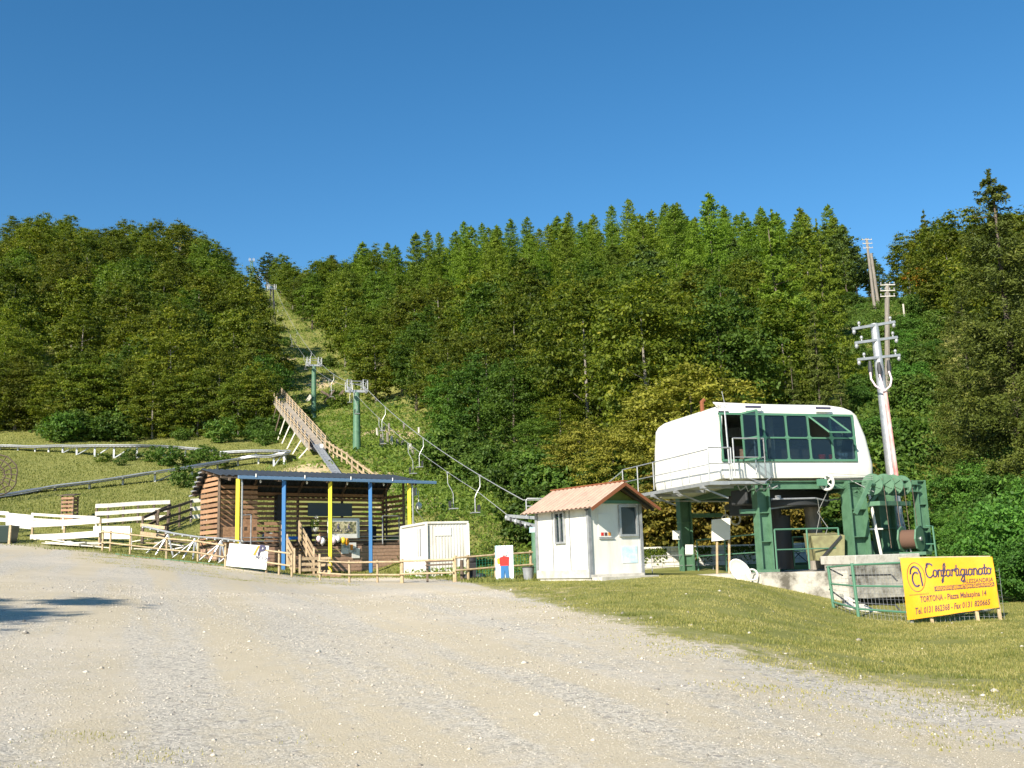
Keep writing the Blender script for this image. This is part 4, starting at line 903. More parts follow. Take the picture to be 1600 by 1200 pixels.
piece('door', kp(.025,2.35,KZ+.14), kp(.025,2.35,KT-.3), .03, .8, M['panel'], ct, up=tuple(kb))
b = MB()
for v in (1.0, 1.12, 1.42): b.beam(kp(.022,v,KZ+.95), kp(.022,v,KT-.25), .02, .03, kb)
b.build('shutter_groove', M['galv_dull'], ct)

# ------------------------------------------------------------------ ticket booth
B0 = V(2.24, 32.0, 0); a_ = math.radians(33); bd = V(math.cos(a_), math.sin(a_), 0); bb = V(-bd.y, bd.x, 0); BW, BL = 2.05, 2.85
def bp_(u,v,z): return V(B0.x+bd.x*u+bb.x*v, B0.y+bd.y*u+bb.y*v, z)
z0 = 1.12; z1 = 3.42
bt = thing('ticket_booth', 'white ticket booth with a terracotta sheet roof and olive gable', 'booth', bp_(0,0,z0-.1))
b = MB(); b.hexa([bp_(-.02,-.02,z0-.35),bp_(BW+.1,-.02,z0-.35),bp_(BW+.1,BL,z0-.35),bp_(-.02,BL,z0-.35)],[bp_(-.02,-.02,z0),bp_(BW+.1,-.02,z0),bp_(BW+.1,BL,z0),bp_(-.02,BL,z0)]); b.hexa([bp_(-.035,-.06,z0+.002),bp_(BW+.03,-.06,z0+.002),bp_(BW+.03,-.003,z0+.002),bp_(-.035,-.003,z0+.002)],[bp_(-.035,-.06,z0+.10),bp_(BW+.03,-.06,z0+.10),bp_(BW+.03,-.003,z0+.10),bp_(-.035,-.003,z0+.10)]); b.hexa([bp_(-.07,-.002,z0+.002),bp_(-.062,-.002,z0+.002),bp_(-.062,BL,z0+.002),bp_(-.07,BL,z0+.002)],[bp_(-.07,-.002,z0+.26),bp_(-.06,-.002,z0+.26),bp_(-.06,BL,z0+.26),bp_(-.07,BL,z0+.26)]); b.build('plinth', M['concrete_pale'], bt)
def wall(name, pa, pb, za, zb, th, holes, m, nrm_):
    """wall of panels with rectangular holes given as (s0,s1,z0,z1) along pa->pb"""
    L = (pb-pa).length; d = (pb-pa)/L; ss = sorted({0, L, *[x for h_ in holes for x in h_[:2]]}); zs = sorted({za, zb, *[x for h_ in holes for x in h_[2:]]}); b_ = MB()
    for i in range(len(ss)-1):
        for j in range(len(zs)-1):
            cx, cz = (ss[i]+ss[i+1])/2, (zs[j]+zs[j+1])/2
            if any(h_[0] < cx < h_[1] and h_[2] < cz < h_[3] for h_ in holes): continue
            A = pa+d*ss[i]; B_ = pa+d*ss[i+1]; o_ = nrm_*th
            lo = [V(A.x,A.y,zs[j]), V(B_.x,B_.y,zs[j]), V(B_.x+o_.x,B_.y+o_.y,zs[j]), V(A.x+o_.x,A.y+o_.y,zs[j])]; b_.hexa(lo, [p+UP*(zs[j+1]-zs[j]) for p in lo])
    me_ = b_.build(name, m, bt if nrm_ is not None else None); return me_
F1 = (1.12, 1.88, z0+1.28, z1-.10)      # big front window
wall('wall_panel', bp_(.05,0,0), bp_(BW-.05,0,0), z0, z1, .06, [F1], M['panel'], bb)
S1 = (1.18, 1.72, z0+1.12, z1-.22)
wall('wall_panel', bp_(0,.05,0), bp_(0,BL,0), z0, z1, .06, [S1], M['panel'], bd)
wall('wall_panel', bp_(BW,.05,0), bp_(BW,BL,0), z0, z1, .06, [], M['panel'], -bd)
wall('wall_panel', bp_(.05,BL,0), bp_(BW-.05,BL,0), z0, z1, .06, [(.5,1.6,z0+1,z1-.3)], M['panel'], -bb)
for (u,v) in ((0,0),(BW,0),(0,BL),(BW,BL)): piece('corner_post', bp_(u,v,z0), bp_(u,v,z1), .11, .11, M['galv_dull'], bt, up=tuple(bd))
for v in (1.0, 1.95): piece('joint_strip', bp_(-.012,v,z0), bp_(-.012,v,z1), .03, .03, M['galv_dull'], bt, up=tuple(bd))
piece('base_strip', bp_(0,-.02,z0+.03), bp_(BW,-.02,z0+.03), .05, .06, M['galv_dull'], bt)
def window(parent, pa, pb, za, zb, out, m, fw=.06, glass='glass', name='window', mull=0):
    """frame with glass between pa and pb (plan) from za to zb"""
    d = (pb-pa).normalized(); fr = MB(); A = V(pa.x,pa.y,0)+out*.03; B_ = V(pb.x,pb.y,0)+out*.03
    fr.beam(A+UP*za, B_+UP*za, .09, fw).beam(A+UP*zb, B_+UP*zb, .09, fw); fr.beam(A+UP*(za+fw/2)+d*fw/2, A+UP*(zb-fw/2)+d*fw/2, fw, .09, out).beam(B_+UP*(za+fw/2)-d*fw/2, B_+UP*(zb-fw/2)-d*fw/2, fw, .09, out)
    for k in range(mull):
        p = lerp(A, B_, (k+1)/(mull+1)); fr.beam(p+UP*(za+fw/2), p+UP*(zb-fw/2), fw*.8, .07, out)
    o = fr.build(name, m, parent); gl_ = MB(); A = A-out*.03; B_ = B_-out*.03
    gl_.hexa([A+UP*za, B_+UP*za, B_+UP*za+out*.012, A+UP*za+out*.012], [A+UP*zb, B_+UP*zb, B_+UP*zb+out*.012, A+UP*zb+out*.012]); gl_.build('pane', M[glass], o); return o
window(bt, bp_(.05+F1[0],0,0), bp_(.05+F1[1],0,0), F1[2], F1[3], -bb, M['galv'], .07)
window(bt, bp_(0,.05+S1[0],0), bp_(0,.05+S1[1],0), S1[2], S1[3], -bd, M['galv'], .06, mull=1)
b = MB(); b.hexa([bp_(.08,.5,z0),bp_(BW-.08,.5,z0),bp_(BW-.08,BL-.1,z0),bp_(.08,BL-.1,z0)],[bp_(.08,.5,z0+.9),bp_(BW-.08,.5,z0+.9),bp_(BW-.08,BL-.1,z0+.9),bp_(.08,BL-.1,z0+.9)]); b.build('inner_counter', M['lblue'], bt)
piece('closed_hatch', bp_(.36,-.03,z0+1.2), bp_(.36+.58,-.03,z0+1.2), .04, .04, M['galv'], bt)
b = MB(); b.hexa([bp_(.36,-.025,z0+1.24),bp_(.94,-.025,z0+1.24),bp_(.94,-.002,z0+1.24),bp_(.36,-.002,z0+1.24)],[bp_(.36,-.025,z1-.35),bp_(.94,-.025,z1-.35),bp_(.94,-.002,z1-.35),bp_(.36,-.002,z1-.35)]); b.build('hatch', M['white'], bt)
for i, mm in enumerate(('red','ink_brown','orange')):
    piece('sticker', bp_(.44+i*.14,-.03,z0+1.33), bp_(.54+i*.14,-.03,z0+1.33), .01, .1, M[mm], bt)
b = MB(); b.hexa([bp_(1.25,-.015,z0+.42),bp_(1.87,-.015,z0+.42),bp_(1.87,-.003,z0+.42),bp_(1.25,-.003,z0+.42)],[bp_(1.25,-.015,z0+.95),bp_(1.87,-.015,z0+.95),bp_(1.87,-.003,z0+.95),bp_(1.25,-.003,z0+.95)]); b.build('price_list', M['lblue'], bt)
# gable roof, ridge runs front to back
RZ = z1+.60; ovr = .34; e_z = z1-.02
def gable(v, m, name):
    b_ = MB(); b_.add([bp_(0,v,z1), bp_(BW,v,z1), bp_(BW/2,v,RZ-.08), bp_(0,v+.05,z1), bp_(BW,v+.05,z1), bp_(BW/2,v+.05,RZ-.08)], [(0,1,2),(5,4,3),(0,3,4,1),(1,4,5,2),(2,5,3,0)]); b_.build(name, m, bt)
gable(0, M['olive'], 'gable'); gable(BL-.05, M['olive'], 'gable')
slope = (RZ-z1)/(BW/2); ez = z1-slope*ovr+.03; RT = RZ+.03
fo = .62
corrugated('roof_sheet', M['roof_red'], bt, (bp_(-ovr,-fo,ez), bp_(-ovr,BL+.5,ez)), (bp_(BW/2-.01,-fo,RT), bp_(BW/2-.01,BL+.5,RT)), bb, 17, .016, .2)
corrugated('roof_sheet', M['roof_red'], bt, (bp_(BW+ovr,-fo,ez), bp_(BW+ovr,BL+.5,ez)), (bp_(BW/2+.01,-fo,RT), bp_(BW/2+.01,BL+.5,RT)), bb, 17, .016, .2)
piece('ridge_cap', bp_(BW/2,-fo-.02,RT+.02), bp_(BW/2,BL+.52,RT+.02), .16, .04, M['rust'], bt)
for s_, u_ in ((1,-ovr),(-1,BW+ovr)):
    piece('barge_board', bp_(u_,-fo-.01,ez-.07), bp_(BW/2,-fo-.01,RT-.08), .03, .09, M['rust'], bt); piece('rafter', bp_(u_,-.3,ez-.08), bp_(BW/2,-.3,RT-.09), .05, .07, M['dark'], bt)
    b = MB(); b.hexa([bp_(u_,-fo,ez-.03),bp_(BW/2,-fo,RT-.04),bp_(BW/2,BL+.4,RT-.04),bp_(u_,BL+.4,ez-.03)], [bp_(u_,-fo,ez-.018),bp_(BW/2,-fo,RT-.028),bp_(BW/2,BL+.4,RT-.028),bp_(u_,BL+.4,ez-.018)]); b.build('roof_lining', M['wood_dark'], bt)
piece('fascia', bp_(-.02,-.04,z1+.03), bp_(BW+.02,-.04,z1+.03), .05, .1, M['green_light'], bt)
piece('step', bp_(.0,-.3,z0-.08), bp_(BW+.2,-.3,z0-.08), .5, .2, M['concrete_pale'], bt)

# ------------------------------------------------------------------ lift station: frame
CD = V(.954,.30,0).normalized(); CB = V(-CD.y, CD.x, 0)
C0 = V(6.55, 32.9, 0)                                             # front left corner of the cabin
def cp(u,v,z): return V(C0.x+CD.x*u+CB.x*v, C0.y+CD.y*u+CB.y*v, z)
CZ, CL, CW = 4.12, 5.95, 5.2
fr = thing('lift_station_frame', 'green steel frame of columns and beams carrying the white lift cabin', 'steel frame', cp(1,0,1.1))
def hcol(name, base, topz, w, d, m, parent, ax, taper=0):
    """H section column: two flanges and a web"""
    ay = V(-ax.y, ax.x, 0); b_ = MB(); B_ = Vector(base); T_ = V(base[0], base[1], topz)
    for s_ in (-1, 1): b_.beam(B_+ax*s_*w/2, T_+ax*s_*w/2, .05, d, ay) if False else b_.hexa(*[[P+ax*(s_*w/2+e[0]*.025)+ay*e[1]*d/2 for e in ((-1,-1),(1,-1),(1,1),(-1,1))] for P in (B_, T_)])
    b_.hexa(*[[P+ax*e[0]*(w/2-.026)+ay*e[1]*.02 for e in ((-1,-1),(1,-1),(1,1),(-1,1))] for P in (B_, T_)])
    for z_ in (.04, (topz-base[2])*.33, (topz-base[2])*.66, topz-base[2]-.03): b_.hexa(*[[V(base[0],base[1],base[2]+z_+dz)+ax*e[0]*(w/2-.026)+ay*e[1]*(d/2-.01) for e in ((-1,-1),(1,-1),(1,1),(-1,1))] for dz in (-.012,.012)])
    b_.hexa(*[[V(base[0],base[1],base[2]+dz)+ax*e[0]*(w/2+.13)+ay*e[1]*(d/2+.1) for e in ((-1,-1),(1,-1),(1,1),(-1,1))] for dz in (-.05,.03)])
    return b_.build(name, m, parent)
LB = V(8.0,33.6,1.16); LA = V(6.28,38.6,1.0); LC = V(11.35,34.6,1.25); LD = V(12.9,36.3,1.6); LE = V(14.9,38.0,1.6)
hcol('column', LB, 3.95, .42, .34, M['steel_green'], fr, CD)
hcol('column', LA, 3.95, .42, .34, M['steel_green'], fr, CD)
hcol('column', LC, 4.0, .62, .5, M['steel_green'], fr, CD)
hcol('column', V(LC.x-.474*4.2, LC.y+3.7, 1.1), 4.0, .42, .34, M['steel_green'], fr, CD)
hcol('column', LD, 4.15, .62, .5, M['steel_green'], fr, CD); hcol('column', LE, 4.2, .36, .3, M['steel_green'], fr, CD)
for p, t_ in ((LC,.5),(LD,.5)):      # flared feet and gussets of the big columns
    b = MB()
    for s_ in (-1,1):
        ay = V(-CD.y,CD.x,0)*.012*s_
        b.add([p+CD*.3+ay, p+CD*.72+ay, p+CD*.3+UP*1.5+ay, p+CD*.3-ay, p+CD*.72-ay, p+CD*.3+UP*1.5-ay], [(0,1,2),(5,4,3),(0,3,4,1),(1,4,5,2),(2,5,3,0)]); break
    b.build('foot_gusset', M['steel_green'], fr)
def ibeam(name, A, B_, hgt, w, m, parent):
    b_ = MB(); b_.beam(A+UP*hgt/2, B_+UP*hgt/2, w, .03); b_.beam(A-UP*hgt/2, B_-UP*hgt/2, w, .03); b_.beam(A, B_, .03, hgt-.034); return b_.build(name, m, parent)
BZ = 3.88
ibeam('beam', V(LB.x,LB.y,BZ+.02)-CD*.3, V(LB.x,LB.y,BZ+.02)+CD*5.9, .24, .22, M['steel_green'], fr)
ibeam('beam', V(LA.x,LA.y,BZ), V(LB.x,LB.y,BZ)+CB*.25, .34, .24, M['steel_green'], fr)
ibeam('beam', V(LA.x,LA.y,BZ)+CB*.1, V(LA.x,LA.y,BZ)+CD*5.5, .34, .24, M['steel_green'], fr)
ibeam('beam', V(LC.x,LC.y,BZ)+CB*.3, V(LC.x,LC.y,BZ)+CB*3.9, .34, .24, M['steel_green'], fr)
ibeam('beam', LC+UP*2.55, LD+UP*2.2, .26, .22, M['steel_green'], fr)
ibeam('beam', LD+UP*2.3, LE+UP*2.3, .26, .22, M['steel_green'], fr)
b = MB(); b.beam(LA+UP*2.2+CD*.3, LA+UP*2.2+CD*1.6, .1, .16).beam(LB+UP*1.9-CD*.8, LB+UP*1.9-CD*.2, .1, .14).beam(LA+UP*.9+CD*2.6-CB*.5, LA+UP*.9+CD*3.4-CB*.5, .1,.1); b.build('bracket', M['steel_green'], fr)
b = MB(); b.beam(LC+UP*2.1+CD*.3, LC+UP*2.75+CD*.9, .1, .12); b.beam(LC+UP*1.9+CD*.35-CB*.2, LC+UP*2.5+CD*1.0-CB*.2, .08, .1); b.build('brace', M['steel_green'], fr)
b = MB(); P = LC+CD*.55-CB*.1; b.tube([V(P.x,P.y,3.6), V(P.x+.12,P.y,2.4), V(P.x+.24,P.y,1.35)], .05, 8); b.beam(P+UP*1.15-CD*.2, P+UP*1.15+CD*.4, .06, .05); b.build('tension_rod', M['white'], fr, True)
b = MB(); P = LD+CD*.6; b.tube([V(P.x,P.y,3.0), V(P.x+.2,P.y,1.5)], .035, 8); b.tube([V(P.x+.12,P.y,3.0), V(P.x+.35,P.y,1.5)], .03, 8); b.beam(P+UP*.95-CD*.3, P+UP*.95+CD*.2, .05, .05); b.build('tension_rod', M['galv'], fr, True)
# machinery in the shade under the cabin
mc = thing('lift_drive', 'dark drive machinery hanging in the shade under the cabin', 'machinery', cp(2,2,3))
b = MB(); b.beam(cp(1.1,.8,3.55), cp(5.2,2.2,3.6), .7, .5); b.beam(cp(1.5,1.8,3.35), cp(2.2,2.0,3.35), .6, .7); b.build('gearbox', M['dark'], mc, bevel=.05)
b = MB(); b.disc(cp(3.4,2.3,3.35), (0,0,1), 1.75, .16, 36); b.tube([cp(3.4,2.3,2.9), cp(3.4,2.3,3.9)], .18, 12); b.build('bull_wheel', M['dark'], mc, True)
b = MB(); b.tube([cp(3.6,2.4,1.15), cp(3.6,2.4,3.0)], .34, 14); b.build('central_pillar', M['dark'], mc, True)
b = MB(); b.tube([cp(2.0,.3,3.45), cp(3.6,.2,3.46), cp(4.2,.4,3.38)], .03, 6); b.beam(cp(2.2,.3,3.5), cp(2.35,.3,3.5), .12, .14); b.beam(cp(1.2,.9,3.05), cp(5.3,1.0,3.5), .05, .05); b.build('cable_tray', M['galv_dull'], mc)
# two thin pale wheels hanging left
b = MB(); P = V(8.1,38.2,3.0); b.ring(P, (.3,-1,0), .2, .035, 16, 6).ring(P-V(.35,0,0), (.3,-1,0), .17, .03, 16, 6); b.tube([P, P+V(0,0,.5)], .02, 5).tube([P-V(.35,0,0), P+V(-.35,0,.5)], .02, 5); tag(b.build('pulley_pair', M['white'], None, True), 'pair of white guide wheels hanging under the cabin floor', 'wheels')
# ------------------------------------------------------------------ lift station: cabin
cb = thing('lift_cabin', 'large white rounded cabin with green framed windows on top of the station', 'lift cabin', cp(0,0,CZ))
def ringpts(inset_l, inset_r, inset_b, rl, rr, fy, z):
    """plan outline of the cabin at one level; front kept straight for the windows"""
    x0, x1, y0, y1 = inset_l, CL-inset_r, fy, CW-inset_b; pts = []
    def arc(cx, cy, r, a0, a1, n):
        for i in range(n+1): a = math.radians(a0+(a1-a0)*i/n); pts.append((cx+r*math.cos(a), cy+r*math.sin(a)))
    arc(x0+rl, y0+rl, rl, 180, 270, 4)
    for t_ in US[1:-1]: pts.append((min(t_, x1-rr-.01), y0))
    arc(x1-rr, y0+rr, rr, 270, 360, 4); arc(x1-.5, y1-.5, .5, 0, 90, 4); arc(x0+.5, y1-.5, .5, 90, 180, 4)
    return [cp(x, y, z-.07*max(0,y-.6)*max(0,1-(z-CZ)/1.2)) for x, y in pts]
WL, WR = .12, 5.20
US = [0.0, WL, .95, WR, CL]
levels = [(0,.12,.10,.12,.08,.2,.02),(.16,.04,.03,.03,.1,.28,-.02),(.42,.0,.0,.0,.1,.3,-.03),(.55,.0,.02,.0,.1,.3,-.03),(1.4,.05,.18,.02,.1,.28,0),(2.12,.12,.45,.05,.1,.26,.03),(2.28,.2,.60,.12,.12,.3,.06),(2.40,.34,.84,.26,.15,.35,.13),(2.49,.6,1.2,.5,.15,.4,.32)]
rings = [ringpts(l[1], l[2], l[3], l[4], l[5], l[6], CZ+l[0]) for l in levels]
b = MB(); nr = len(rings[0])
for r_ in rings: b.v += [tuple(p) for p in r_]
nu = len(US)-2; f0 = 4   # index of the last arc point before the front's straight points
for j in range(len(rings)-1):
    zc = (levels[j][0]+levels[j+1][0])/2
    for i in range(nr):
        i2 = (i+1)%nr
        front = f0+1 <= i < f0+nu            # between WL..WR columns
        if front and .5 < zc < 2.2: continue
        b.f.append((j*nr+i, j*nr+i2, (j+1)*nr+i2, (j+1)*nr+i))
b.f.append(tuple(range((len(rings)-1)*nr, len(rings)*nr))); b.f.append(tuple(range(nr))[::-1])
o = b.build('shell', M['shell'], cb, True); s_ = o.modifiers.new('thickness','SOLIDIFY'); s_.thickness = .05; s_.offset = -1
b = MB(); b.hexa([cp(.1,.1,CZ+.35),cp(5.4,.1,CZ+.35),cp(5.4,3.7,CZ+.35),cp(.1,3.7,CZ+.35)],[cp(.1,.1,CZ+.42),cp(5.4,.1,CZ+.42),cp(5.4,3.7,CZ+.42),cp(.1,3.7,CZ+.42)]); b.build('floor', M['dark'], cb)
b = MB(); b.hexa([cp(.25,3.3,CZ+.42),cp(5.35,3.3,CZ+.42),cp(5.35,3.36,CZ+.42),cp(.25,3.36,CZ+.42)],[cp(.25,3.3,CZ+2.1),cp(5.35,3.3,CZ+2.1),cp(5.35,3.36,CZ+2.1),cp(.25,3.36,CZ+2.1)]); b.build('back_lining', M['galv_dull'], cb)
for u in (.7,2.3,3.9): piece('back_window', cp(u,3.28,CZ+1.4), cp(u+1.0,3.28,CZ+1.4), .02, .7, M['olive'], cb)
piece('inner_column', cp(2.42,.7,CZ+.42), cp(2.42,.7,CZ+2.1), .16, .2, M['beige_cloth'], cb)
piece('curtain', cp(4.6,.35,CZ+.45), cp(4.9,.3,CZ+2.0), .3, .04, M['beige_cloth'], cb)
piece('control_desk', cp(1.3,1.4,CZ+.8), cp(4.2,1.4,CZ+.8), .6, .75, M['wood_dark'], cb)
# window wall frame
fg = M['green_light']; ZB, ZM, ZT = CZ+.57, CZ+1.32, CZ+2.1
def fy(z): return np.interp(z-CZ, [.5,1.4,2.12],[-.05,-.02,.01])
def wp(u,z,dy=0): return cp(u, float(fy(z))+dy, z)
ucols = [.96, 1.74, 2.58, 3.42, 4.28, 5.17]
b = MB(); b.beam(wp(WL,ZB), wp(5.19,ZB), .08, .07).beam(wp(WL,ZT), wp(5.19,ZT), .08, .07).beam(wp(.96,ZM), wp(5.19,ZM), .07, .05)
for u in [WL+.03]+ucols: b.beam(wp(u,ZB), wp(u,ZT), .06, .07, CB)
b.build('window_frame', fg, cb)
for i in range(5):
    for (za, zb_) in ((ZB,ZM),(ZM,ZT)):
        if i == 3 and za == ZM: continue
        b = MB(); ua, ub = ucols[i]+.035, ucols[i+1]-.035
        b.hexa([wp(ua,za+.03),wp(ub,za+.03),wp(ub,za+.03,.012),wp(ua,za+.03,.012)],[wp(ua,zb_-.03),wp(ub,zb_-.03),wp(ub,zb_-.03,.012),wp(ua,zb_-.03,.012)]); b.build('pane', M['glass'], cb)
b = MB()
for i in range(5):      # rounded corner fillets of each opening
    for (za, zb_) in ((ZB,ZM),(ZM,ZT)):
        ua, ub = ucols[i]+.035, ucols[i+1]-.035
        for (u_, z_, su, sz) in ((ua,za+.03,1,1),(ub,za+.03,-1,1),(ua,zb_-.03,1,-1),(ub,zb_-.03,-1,-1)):
            b.add([wp(u_,z_,-.01), wp(u_+su*.06,z_,-.01), wp(u_,z_+sz*.06,-.01), wp(u_,z_,-.02), wp(u_+su*.06,z_,-.02), wp(u_,z_+sz*.06,-.02)], [(0,1,2),(3,4,5),(0,1,4,3),(1,2,5,4),(2,0,3,5)])
b.build('corner_fillet', fg, cb, kind='stuff')
# open top hung window
hw = MB(); ua, ub = 3.46, 4.26; ta, tb_ = wp(ua,ZT-.05,-.05), wp(ub,ZT-.05,-.05); ba_, bb_ = wp(ua+.35,ZM+.12,-.62), wp(ub+.35,ZM+.12,-.62)
hw.beam(ta,tb_,.05,.05).beam(ba_,bb_,.05,.05).beam(ta,ba_,.05,.05).beam(tb_,bb_,.05,.05); ho = hw.build('open_window', fg, cb)
hw = MB(); n_ = (tb_-ta).cross(ba_-ta).normalized()*.012; hw.hexa([ta,tb_,bb_,ba_],[ta+n_,tb_+n_,bb_+n_,ba_+n_]); hw.build('pane', M['glass'], ho)
# open door standing out at the left
dr = MB(); d0, d1 = wp(.93,ZB,-.03), wp(.93,ZB,-.03)-CB*.75+CD*.1; dz_ = UP*(ZT-ZB)
dr.beam(d0,d0+dz_,.06,.05,CD).beam(d1,d1+dz_,.06,.05,CD).beam(d0,d1,.05,.06).beam(d0+dz_,d1+dz_,.05,.06).beam(d0+dz_*.45,d1+dz_*.45,.04,.05); do_ = dr.build('door', fg, cb)
dr = MB(); n_ = CD*.012; dr.hexa([d0,d1,d1+n_,d0+n_],[d0+dz_,d1+dz_,d1+dz_+n_,d0+dz_+n_]); dr.build('pane', M['glass'], do_)
for u, w_ in ((1.05,.58),(3.7,.58)):
    b = MB(); b.beam(wp(u,ZT+.17,-.10), wp(u+w_,ZT+.17,-.10), .05, .15); o = b.build('roof_sign', M['white'], cb); b = MB(); b.beam(wp(u,ZT+.225,-.135), wp(u+w_,ZT+.225,-.135), .02, .06); b.build('sign_stripe', M['ink'], o)
b = MB(); b.tube([cp(.4,1.6,CZ+2.3), cp(.4,1.6,CZ+2.75), cp(.5,1.6,CZ+2.82)], .07, 8); b.build('flue', M['rust'], cb, True)
b = MB(); b.tube([cp(.9,.9,CZ+2.45), cp(.8,.9,CZ+3.0)], .012, 5); b.build('aerial', M['galv'], cb)
for i, u in enumerate((4.05,4.45)): b = MB(); b.tube([cp(u,.25,CZ+.6), cp(u,.25,CZ+.8)], [.1,.13], 10); tag(b.build('red_pot', M['red'], None, True), ('left' if i == 0 else 'right')+' one of two red pots standing behind the cabin window', 'pot')
b = MB()
for u in (4.75,4.87,4.99): b.tube([cp(u,.25,CZ+.6), cp(u,.25,CZ+.85)], .05, 8)
tag(b.build('cleaning_bottles', M['white'], None, True), 'white bottles lined up on the sill at the right end of the cabin window', 'bottles')
# ------------------------------------------------------------------ walkway with railings round the cabin
wk = thing('steel_walkway', 'galvanised walkway with tube railing along the left side of the cabin', 'walkway', cp(-.4,0,CZ-.2))
WZ = CZ-.10
def wq(u,v,z=0): return cp(u,v,WZ+z)
b = MB(); b.hexa([wq(-.75,-.75,-.16),wq(-.05,-.75,-.16),wq(-.05,6.0,-.16),wq(-.75,6.0,-.16)],[wq(-.75,-.75,-.05),wq(-.05,-.75,-.05),wq(-.05,6.0,-.05),wq(-.75,6.0,-.05)])
b.hexa([wq(-.04,-.75,-.14),wq(1.25,-.75,-.14),wq(1.25,-.12,-.14),wq(-.04,-.12,-.14)],[wq(-.04,-.75,-.05),wq(1.25,-.75,-.05),wq(1.25,-.12,-.05),wq(-.04,-.12,-.05)]); b.build('grating', M['galv'], wk)
for v in (-.3, 1.6, 3.4): b = MB(); b.beam(wq(-.85,v,-.2), wq(.3,v,-.2), .1, .09); b.beam(wq(-.8,v,-.22), wq(.1,v,-.55), .06, .05); b.build('bracket', M['galv_dull'], wk)
def railing(parent, pts, hgt, m, r=.022, mids=(.5,), gap=1.4, base=0, name='railing'):
    b_ = MB(); L_ = 0
    for i in range(len(pts)-1):
        A, B_ = pts[i], pts[i+1]; n_ = max(1, round((B_-A).length/gap))
        for k in range(n_+1):
            p = lerp(A,B_,k/n_); b_.tube([p+UP*base, p+UP*hgt], r, 6)
        b_.tube([A+UP*hgt, B_+UP*hgt], r, 6)
        for m_ in mids: b_.tube([A+UP*hgt*m_, B_+UP*hgt*m_], r*.75, 6)
    return b_.build(name, m, parent, True)
railing(wk, [wq(-.75,6.0), wq(-.75,-.72)], .95, M['galv'], .02, gap=1.45)
railing(wk, [wq(-.75,-.75), wq(.05,-.75)], 1.0, M['galv'], .024)
railing(wk, [wq(.15,-.75,.1), wq(1.25,-.75,.1), wq(1.25,-.2,.1)], 1.2, M['galv'], .024)
b = MB(); b.tube([wq(.0,-.72,0), wq(-.05,-.72,2.35)], .028, 6); b.build('pole', M['galv'], wk)
# stair down to the left behind the booth
b = MB(); A, B_ = wq(-.75,6.0,-.1), wq(-1.2,9.0,-1.1)
for s_ in (0,.7): b.beam(A+CD*s_, B_+CD*s_, .05, .2)
b.build('stair_stringer', M['galv'], wk); railing(wk, [A, B_], 1.0, M['galv'], .022, name='stair_railing')
b = MB()
for i in range(5): b.tube([wq(.3+i*.28,-.6,-.18), wq(.5+i*.28,-.4,-.32-.05*math.sin(i)), wq(.62+i*.28,-.6,-.2)], .022, 6)
b.tube([wq(.5,-.8,.05), wq(1.1,-.85,-.12), wq(1.6,-.5,.1), wq(1.75,-.2,-.1)], .018, 6); b.build('cable_loops', M['galv_dull'], wk, True)

# ------------------------------------------------------------------ pulley on the beam, ropes and counterweight
pu = thing('rope_pulley', 'small white spoked pulley fixed to the middle of the green beam', 'pulley', LB+CD*2.2+UP*2.7)
P = LB+CD*2.35-CB*.28+UP*2.80; nA = V(-.75,-.65,0)
b = MB(); b.ring(P, nA, .24, .045, 24, 6)
for k in range(5): a = k*2*PI/5; x_ = nA.normalized().orthogonal(); y_ = nA.normalized().cross(x_); b.tube([P, P+(x_.normalized()*math.cos(a)+y_.normalized()*math.sin(a))*.23], .025, 6)
b.build('wheel', M['white'], pu, True); b = MB(); b.beam(P-CD*.35, P-CD*.02, .12, .22); b.build('mount', M['green_light'], pu)
Q = LB+CD*2.9+CB*.9
cwp = thing('counterweight', 'khaki steel counterweight box hanging on ropes inside the station railing', 'counterweight', Q)
b = MB(); w_ = .62; Q = V(10.35,34.7,1.42)
b.hexa([Q+CD*-.62+CB*-.3, Q+CD*.3+CB*-.5, Q+CD*.55+CB*.4, Q+CD*-.4+CB*.6], [Q+CD*-.80+CB*-.35+UP*.80, Q+CD*.35+CB*-.55+UP*.80, Q+CD*.68+CB*.45+UP*.92, Q+CD*-.45+CB*.65+UP*.92]); b.build('box', M['olive_box'], cwp, bevel=.015)
b = MB(); b.beam(Q+CD*-.58-CB*.40+UP*.02, Q+CD*.2-CB*.56+UP*.78, .03, .07); b.build('strap', M['dark'], cwp)
b = MB(); b.tube([P+V(.22,0,.1), V(Q.x-.25,Q.y-.1,3.0), V(Q.x+.05,Q.y-.1,1.6+.9), V(Q.x-.02,Q.y,2.25)], .012, 5); b.tube([V(P.x-.35,P.y,3.45), V(P.x-.2,P.y+.4,2.9), V(Q.x-.35,Q.y,2.2)], .012, 5); b.build('rope', M['rope'], cwp)

# four sheaves over the big columns
sr = thing('sheave_rack', 'rack of four green cable wheels above the big green columns', 'cable wheels', LC+UP*2.4)
nS = V(-.62,-.78,0).normalized()
for i, (px, py, Y) in enumerate(((1363,757,33.9),(1381,757,34.4),(1395,758,34.9),(1408,759,35.4))):
    c = W(px, py, Y); b = MB(); b.disc(c, nS, .33, .05, 28); b.ring(c, nS, .33, .03, 28, 6); o = b.build('cable_wheel', M['steel_green'], sr, True)
    b = MB(); x_ = nS.cross(UP).normalized()
    for k in range(3): a = k*PI/3+.5; d_ = x_*math.cos(a)+UP*math.sin(a); b.beam(c-d_*.3+nS*.04, c+d_*.3+nS*.04, .03, .035, nS)
    b.disc(c+nS*.05, nS, .06, .06, 12); b.build('spokes', M['steel_green'], o)
    b = MB(); e = c+x_*-.3 if False else c+V(.18,-.15,0); b.tube([c+V(.26,-.2,.18), c+V(.30,-.2,-.2), V(c.x+.36,c.y-.2,1.75)], .012, 5); b.build('cable', M['wood_dark'], sr)
c1 = W(1363,757,33.7); c4 = W(1408,759,35.4)
